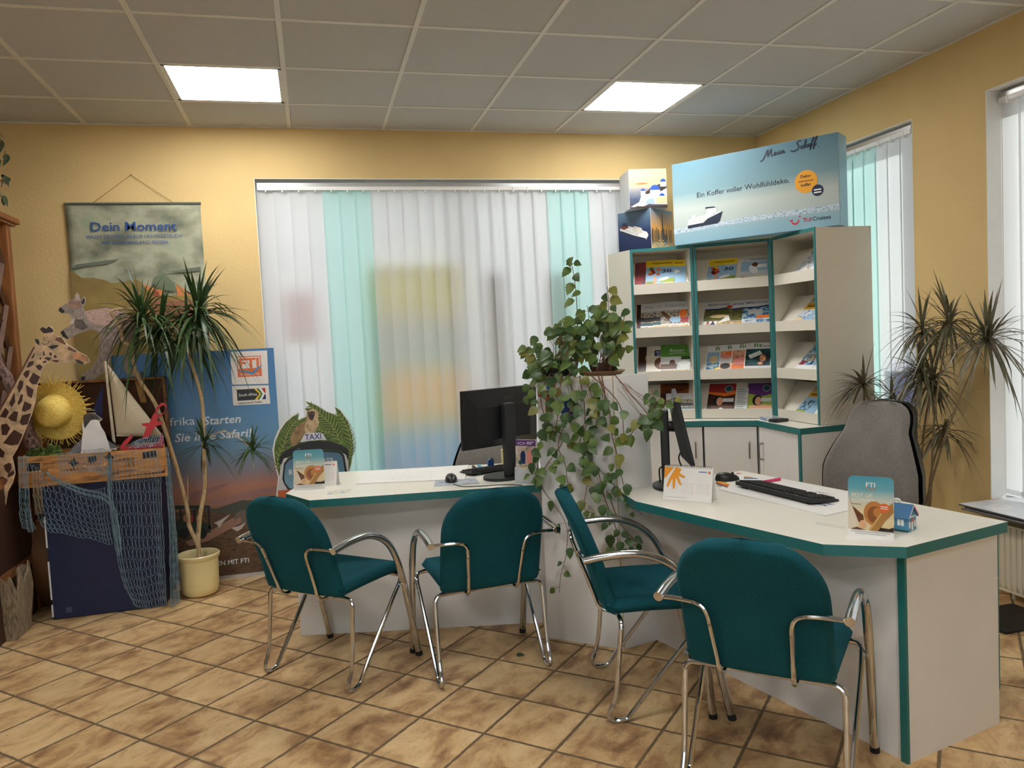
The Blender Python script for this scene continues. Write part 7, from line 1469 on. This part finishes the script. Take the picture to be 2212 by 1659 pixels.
# --- ivy-like grape vines on the corner cabinet
M_iv = [leafmat('vine_leaf_dark', [(48, 74, 40), (70, 98, 52), (92, 118, 66)], 64, .22), leafmat('vine_leaf_mid', [(74, 100, 48), (98, 124, 62), (124, 142, 76)], 65, .25), leafmat('vine_leaf_yellow', [(110, 118, 52), (140, 138, 66), (96, 110, 52)], 66, .25)]
M_vine = mat('red_brown_vine', (118, 78, 56), .7, var=.15, vs=30)
A3 = Vector((*PA, 0))
def VP(u, v, off=.05): return PN(u, v, A3+fn_*off, fn_)
zt_ = ZP+.001
def vine_plant(label, pot, shoots, trails, bush, seed, extra):
    global R_
    r = random.Random(seed); pc = pot; t = thing('trailing_vine', label, 'plant', pc); extra(t, pc); lv = {0: MB(), 1: MB(), 2: MB()}
    def put(p, s=1.0, up=False):
        k = r.choices((0, 1, 2), (5, 5, 1))[0]; a = r.uniform(-1.3, 1.3); d = (ux*math.sin(a)*.9+fn_*r.uniform(.1, .7)+Vector((0, 0, -math.cos(a)*.8+(.5 if up else 0)))); nrm = fn_+Vector((r.uniform(-.5, .5), r.uniform(-.3, .3), r.uniform(.1, .8)))
        L_ = r.uniform(.040, .066)*s; leaf(lv[k], p, d, nrm, L_, L_*r.uniform(.72, .92), M_iv[k], r.uniform(.05, .18), 1)
    for ch in shoots+trails:
        off = ch[0]; P = [VP(u, v, off if len(q) == 0 else q[0]) for u, v, *q in ch[1]]
        q = spline(P, 6); MB().tube(q, [.0028-.0016*i/len(q) for i in range(len(q))], M_vine, 5).build('stem', t)
        n = int(ch[2]); 
        for i in range(n):
            f = (ch[3] if len(ch) > 3 else 0)+(1-(ch[3] if len(ch) > 3 else 0))*(i+.5)/n; p = q[min(len(q)-1, int(f*(len(q)-1)))]; sd = (ux*(.02 if i % 2 else -.02)+fn_*r.uniform(-.005, .03)+Vector((0, 0, r.uniform(-.01, .01))))*r.uniform(.5, 1.3)
            e_ = p+sd; lv[0].tube([p, e_], .0009, M_vine, 3, caps=False); put(e_, 1-.35*f if ch in trails and f > .8 else 1.0)
    for (u, v, rx, ry, n, off) in bush:
        for i in range(n):
            a = r.uniform(0, 2*PI); q = math.sqrt(r.random()); p = VP(u+rx*q*math.cos(a), v+ry*q*math.sin(a), off+r.uniform(-.10, .07)); put(p, 1.05, r.random() < .3); lv[0].tube([p, pc+Vector((r.uniform(-.04, .04), r.uniform(-.03, .03), .04))], .0010, M_vine, 3, caps=False)
    for k in lv:
        if lv[k].f: lv[k].build('leaves', t)
    return t
def pot_black(t, pc):
    f = MB().frame(pc, ux, -fn_); a, b, h = .085, .055, .075
    vs = [(-a*.85, -b*.85, 0), (a*.85, -b*.85, 0), (a*.85, b*.85, 0), (-a*.85, b*.85, 0), (-a, -b, h), (a, -b, h), (a, b, h), (-a, b, h), (-a+.006, -b+.006, h), (a-.006, -b+.006, h), (a-.006, b-.006, h), (-a+.006, b-.006, h), (-a+.008, -b+.008, h-.015), (a-.008, -b+.008, h-.015), (a-.008, b-.008, h-.015), (-a+.008, b-.008, h-.015)]
    f.add(vs, [(3, 2, 1, 0)]+[(i, (i+1) % 4, 4+(i+1) % 4, 4+i) for i in range(4)]+[(4+i, 4+(i+1) % 4, 8+(i+1) % 4, 8+i) for i in range(4)]+[(8+i, 8+(i+1) % 4, 12+(i+1) % 4, 12+i) for i in range(4)], M_black); f.add(vs[12:], [(0, 1, 2, 3)], mat('potting_soil')); f.build('planter', t)
def pot_bowl(t, pc):
    MB().lathe([(.0, 0), (.085, 0), (.102, .014), (.106, .016), (.102, .020), (.08, .008), (.0, .006)], mat('brown_saucer', (128, 96, 66), .5), 32, pc).build('saucer', t)
    MB().lathe([(.0, .008), (.05, .008), (.062, .03), (.066, .052), (.060, .054), (.055, .045), (.0, .045)], mat('dark_clay_pot', (74, 52, 42), .8), 28, pc).build('pot', t)
pl_ = VP(1208, 812, -.09); pl_.z = zt_; pr2 = VP(1303, 809, -.105); pr2.z = zt_
PLs = [pl_, pr2]
vine_plant('bushy trailing vine in a black planter, left one on the corner cabinet', pl_,
  [(-.05, [(1225, 800), (1245, 740), (1247, 680), (1243, 620), (1236, 575), (1231, 556)], 14, .1), (-.04, [(1195, 800), (1165, 765), (1140, 752), (1132, 758)], 5, .3), (-.06, [(1240, 800), (1262, 740), (1272, 690), (1268, 660)], 8, .2), (.02, [(1180, 800), (1160, 780), (1145, 800)], 5, .2)],
  [(.03, [(1190, 806, .0), (1168, 850), (1180, 905), (1214, 940), (1210, 965), (1182, 1003), (1170, 1030), (1176, 1062), (1222, 1130), (1223, 1195), (1212, 1240), (1208, 1280)], 17), (.05, [(1230, 808, .0), (1238, 870), (1226, 900), (1206, 960), (1220, 1000), (1226, 1040), (1233, 1062)], 16), (.04, [(1205, 808, .0), (1190, 870), (1175, 920), (1165, 970), (1160, 1015), (1148, 1040)], 14), (.07, [(1215, 808, .0), (1208, 850), (1205, 900), (1190, 950)], 10), (.05, [(1170, 806, .0), (1150, 840), (1140, 870)], 6)],
  [(1215, 755, 68, 52, 62, -.02), (1240, 715, 46, 40, 26, -.05), (1205, 855, 40, 50, 10, .05), (1165, 780, 30, 30, 12, .0)], 11, pot_black)
vine_plant('trailing vine with red stems in a brown saucer, right one on the corner cabinet', pr2,
  [(-.06, [(1300, 800), (1306, 740), (1313, 690), (1315, 650), (1311, 618)], 12, .15), (-.05, [(1318, 800), (1330, 750), (1345, 700), (1352, 670)], 8, .2), (-.03, [(1290, 800), (1280, 750), (1283, 700)], 7, .2)],
  [(.05, [(1262, 808, .0), (1276, 850), (1290, 900), (1276, 970), (1270, 1040), (1262, 1095), (1285, 1112)], 16), (.07, [(1278, 812, .0), (1320, 850), (1342, 885), (1350, 943), (1373, 925), (1384, 893)], 9, .3), (.07, [(1330, 812, .0), (1370, 860), (1394, 888), (1408, 905), (1412, 862), (1408, 842)], 10, .45), (.06, [(1292, 810, .0), (1315, 880), (1322, 940), (1335, 990), (1344, 1035), (1354, 1072), (1368, 1092)], 15, .2), (.05, [(1252, 812, .0), (1264, 900), (1252, 970), (1290, 1010), (1330, 1052), (1388, 1112)], 13, .25), (.05, [(1290, 1010), (1308, 1080), (1330, 1140), (1336, 1180), (1352, 1190)], 11, .3), (.06, [(1300, 812, .0), (1305, 870), (1262, 930), (1280, 1000), (1300, 1060), (1318, 1110)], 14, .2), (.08, [(1384, 893), (1398, 915), (1425, 890), (1440, 868), (1462, 858)], 8, .1), (.05, [(1310, 1060), (1340, 1130), (1368, 1165), (1376, 1185)], 6, .5)],
  [(1318, 735, 40, 62, 46, -.04), (1295, 700, 34, 42, 16, -.06), (1280, 890, 40, 70, 12, .06), (1395, 895, 34, 34, 8, .08)], 12, pot_bowl)
p = PZ(1125, 1417, 0); mb = MB(); leaf(mb, p+Vector((-.02, 0, .004)), (1, .1, .08), (0, 0, 1), .045, .034, M_iv[0], .2, 1); solo(mb, 'fallen_leaf', 'small dark green fallen leaf on the tiles under the left desk chairs', 'leaf', p)
# ================================================================== right edge: radiator, boards on the sill, mat, blue poster
M_rad = mat('radiator_enamel', (222, 214, 190), .4, var=.03, vs=5)
t = thing('radiator', 'cream panel radiator with vertical ribs under the right window', 'radiator', (3.43, 2.5, .05))
y0, y1, z0, z1 = 1.7, 3.235, .055, .385; n = int((y1-y0)/.034)
def rib(u, v):
    y = y0+(y1-y0)*u; k = (u*n) % 1; a = .5-.5*math.cos(2*PI*k); a = a**.6; ed = min(1, min(v, 1-v)/.07); return (3.402-.013*a*ed, y, z0+(z1-z0)*v)
MB().grid(rib, n*8+1, 12, M_rad).build('front_panel', t)
mb = MB(); mb.box((3.402, y0, z0), (3.408, y1, z1), M_rad); mb.box((3.40, y0-.004, z0-.012), (3.47, y1+.004, z0), M_rad); mb.box((3.40, y1, z0), (3.47, y1+.004, z1), M_rad); mb.box((3.40, y0, z1), (3.47, y1, z1+.010), M_rad); mb.build('casing', t, bevel=.002)
for y in (2.0, 2.95): MB().box((3.465, y-.02, z0+.03), (3.499, y+.02, z1-.03), M_rad).build('bracket', t)
MB().tube([(3.44, y1-.05, z0-.01), (3.44, y1-.05, .002)], .009, M_rad, 10).build('pipe', t)
for k, (lb, dx, dy) in enumerate((('lowest of the three large boards lying on the right window sill', 0, 0), ('middle of the three large boards lying on the right window sill', .012, -.01), ('topmost large pale board with coloured print on the right window sill', -.006, .012))):
    z = WZ0+.0045+k*.0105; x0, x1, yy0, yy1 = 3.285+dx, 3.66+dx, 2.78+dy, 3.355+dy
    t = thing('print_board', lb, 'board', ((x0+x1)/2, (yy0+yy1)/2, z)); MB().box((x0, yy0, z), (x1, yy1, z+.0075), mat('board_edge', (90, 88, 90), .6)).build('board', t, bevel=.001)
    MB().box((x0+.001, yy0+.001, z+.0076), (x1-.001, yy1-.001, z+.0092), picmat('board_print_%d' % k, [(232, 230, 234), (220, 224, 232), (244, 242, 244), (232, 206, 214)], 6, 70+k)).build('print', t)
solo(MB().box((3.02, 2.84, .001), (3.36, 3.12, .012), mat('dark_mat', (44, 38, 32), .95, var=.3, vs=40, bump=.5, bs=200)), 'floor_mat', 'dark floor mat lying on the tiles below the radiator', 'mat', (3.19, 2.98, .001))
y_ = R1[0]
solo(MB().box((3.66, y_+.02, WZ0+.01), (3.663, y_+.30, 1.20), gradmat('blue_sheet', 2, 0, .8, [(0, (60, 104, 190)), (1, (70, 130, 214))], .4, trans=.5)), 'window_poster', 'bright blue sheet standing in the narrow right window beside the blind', 'poster', (3.66, y_+.16, WZ0+.01))
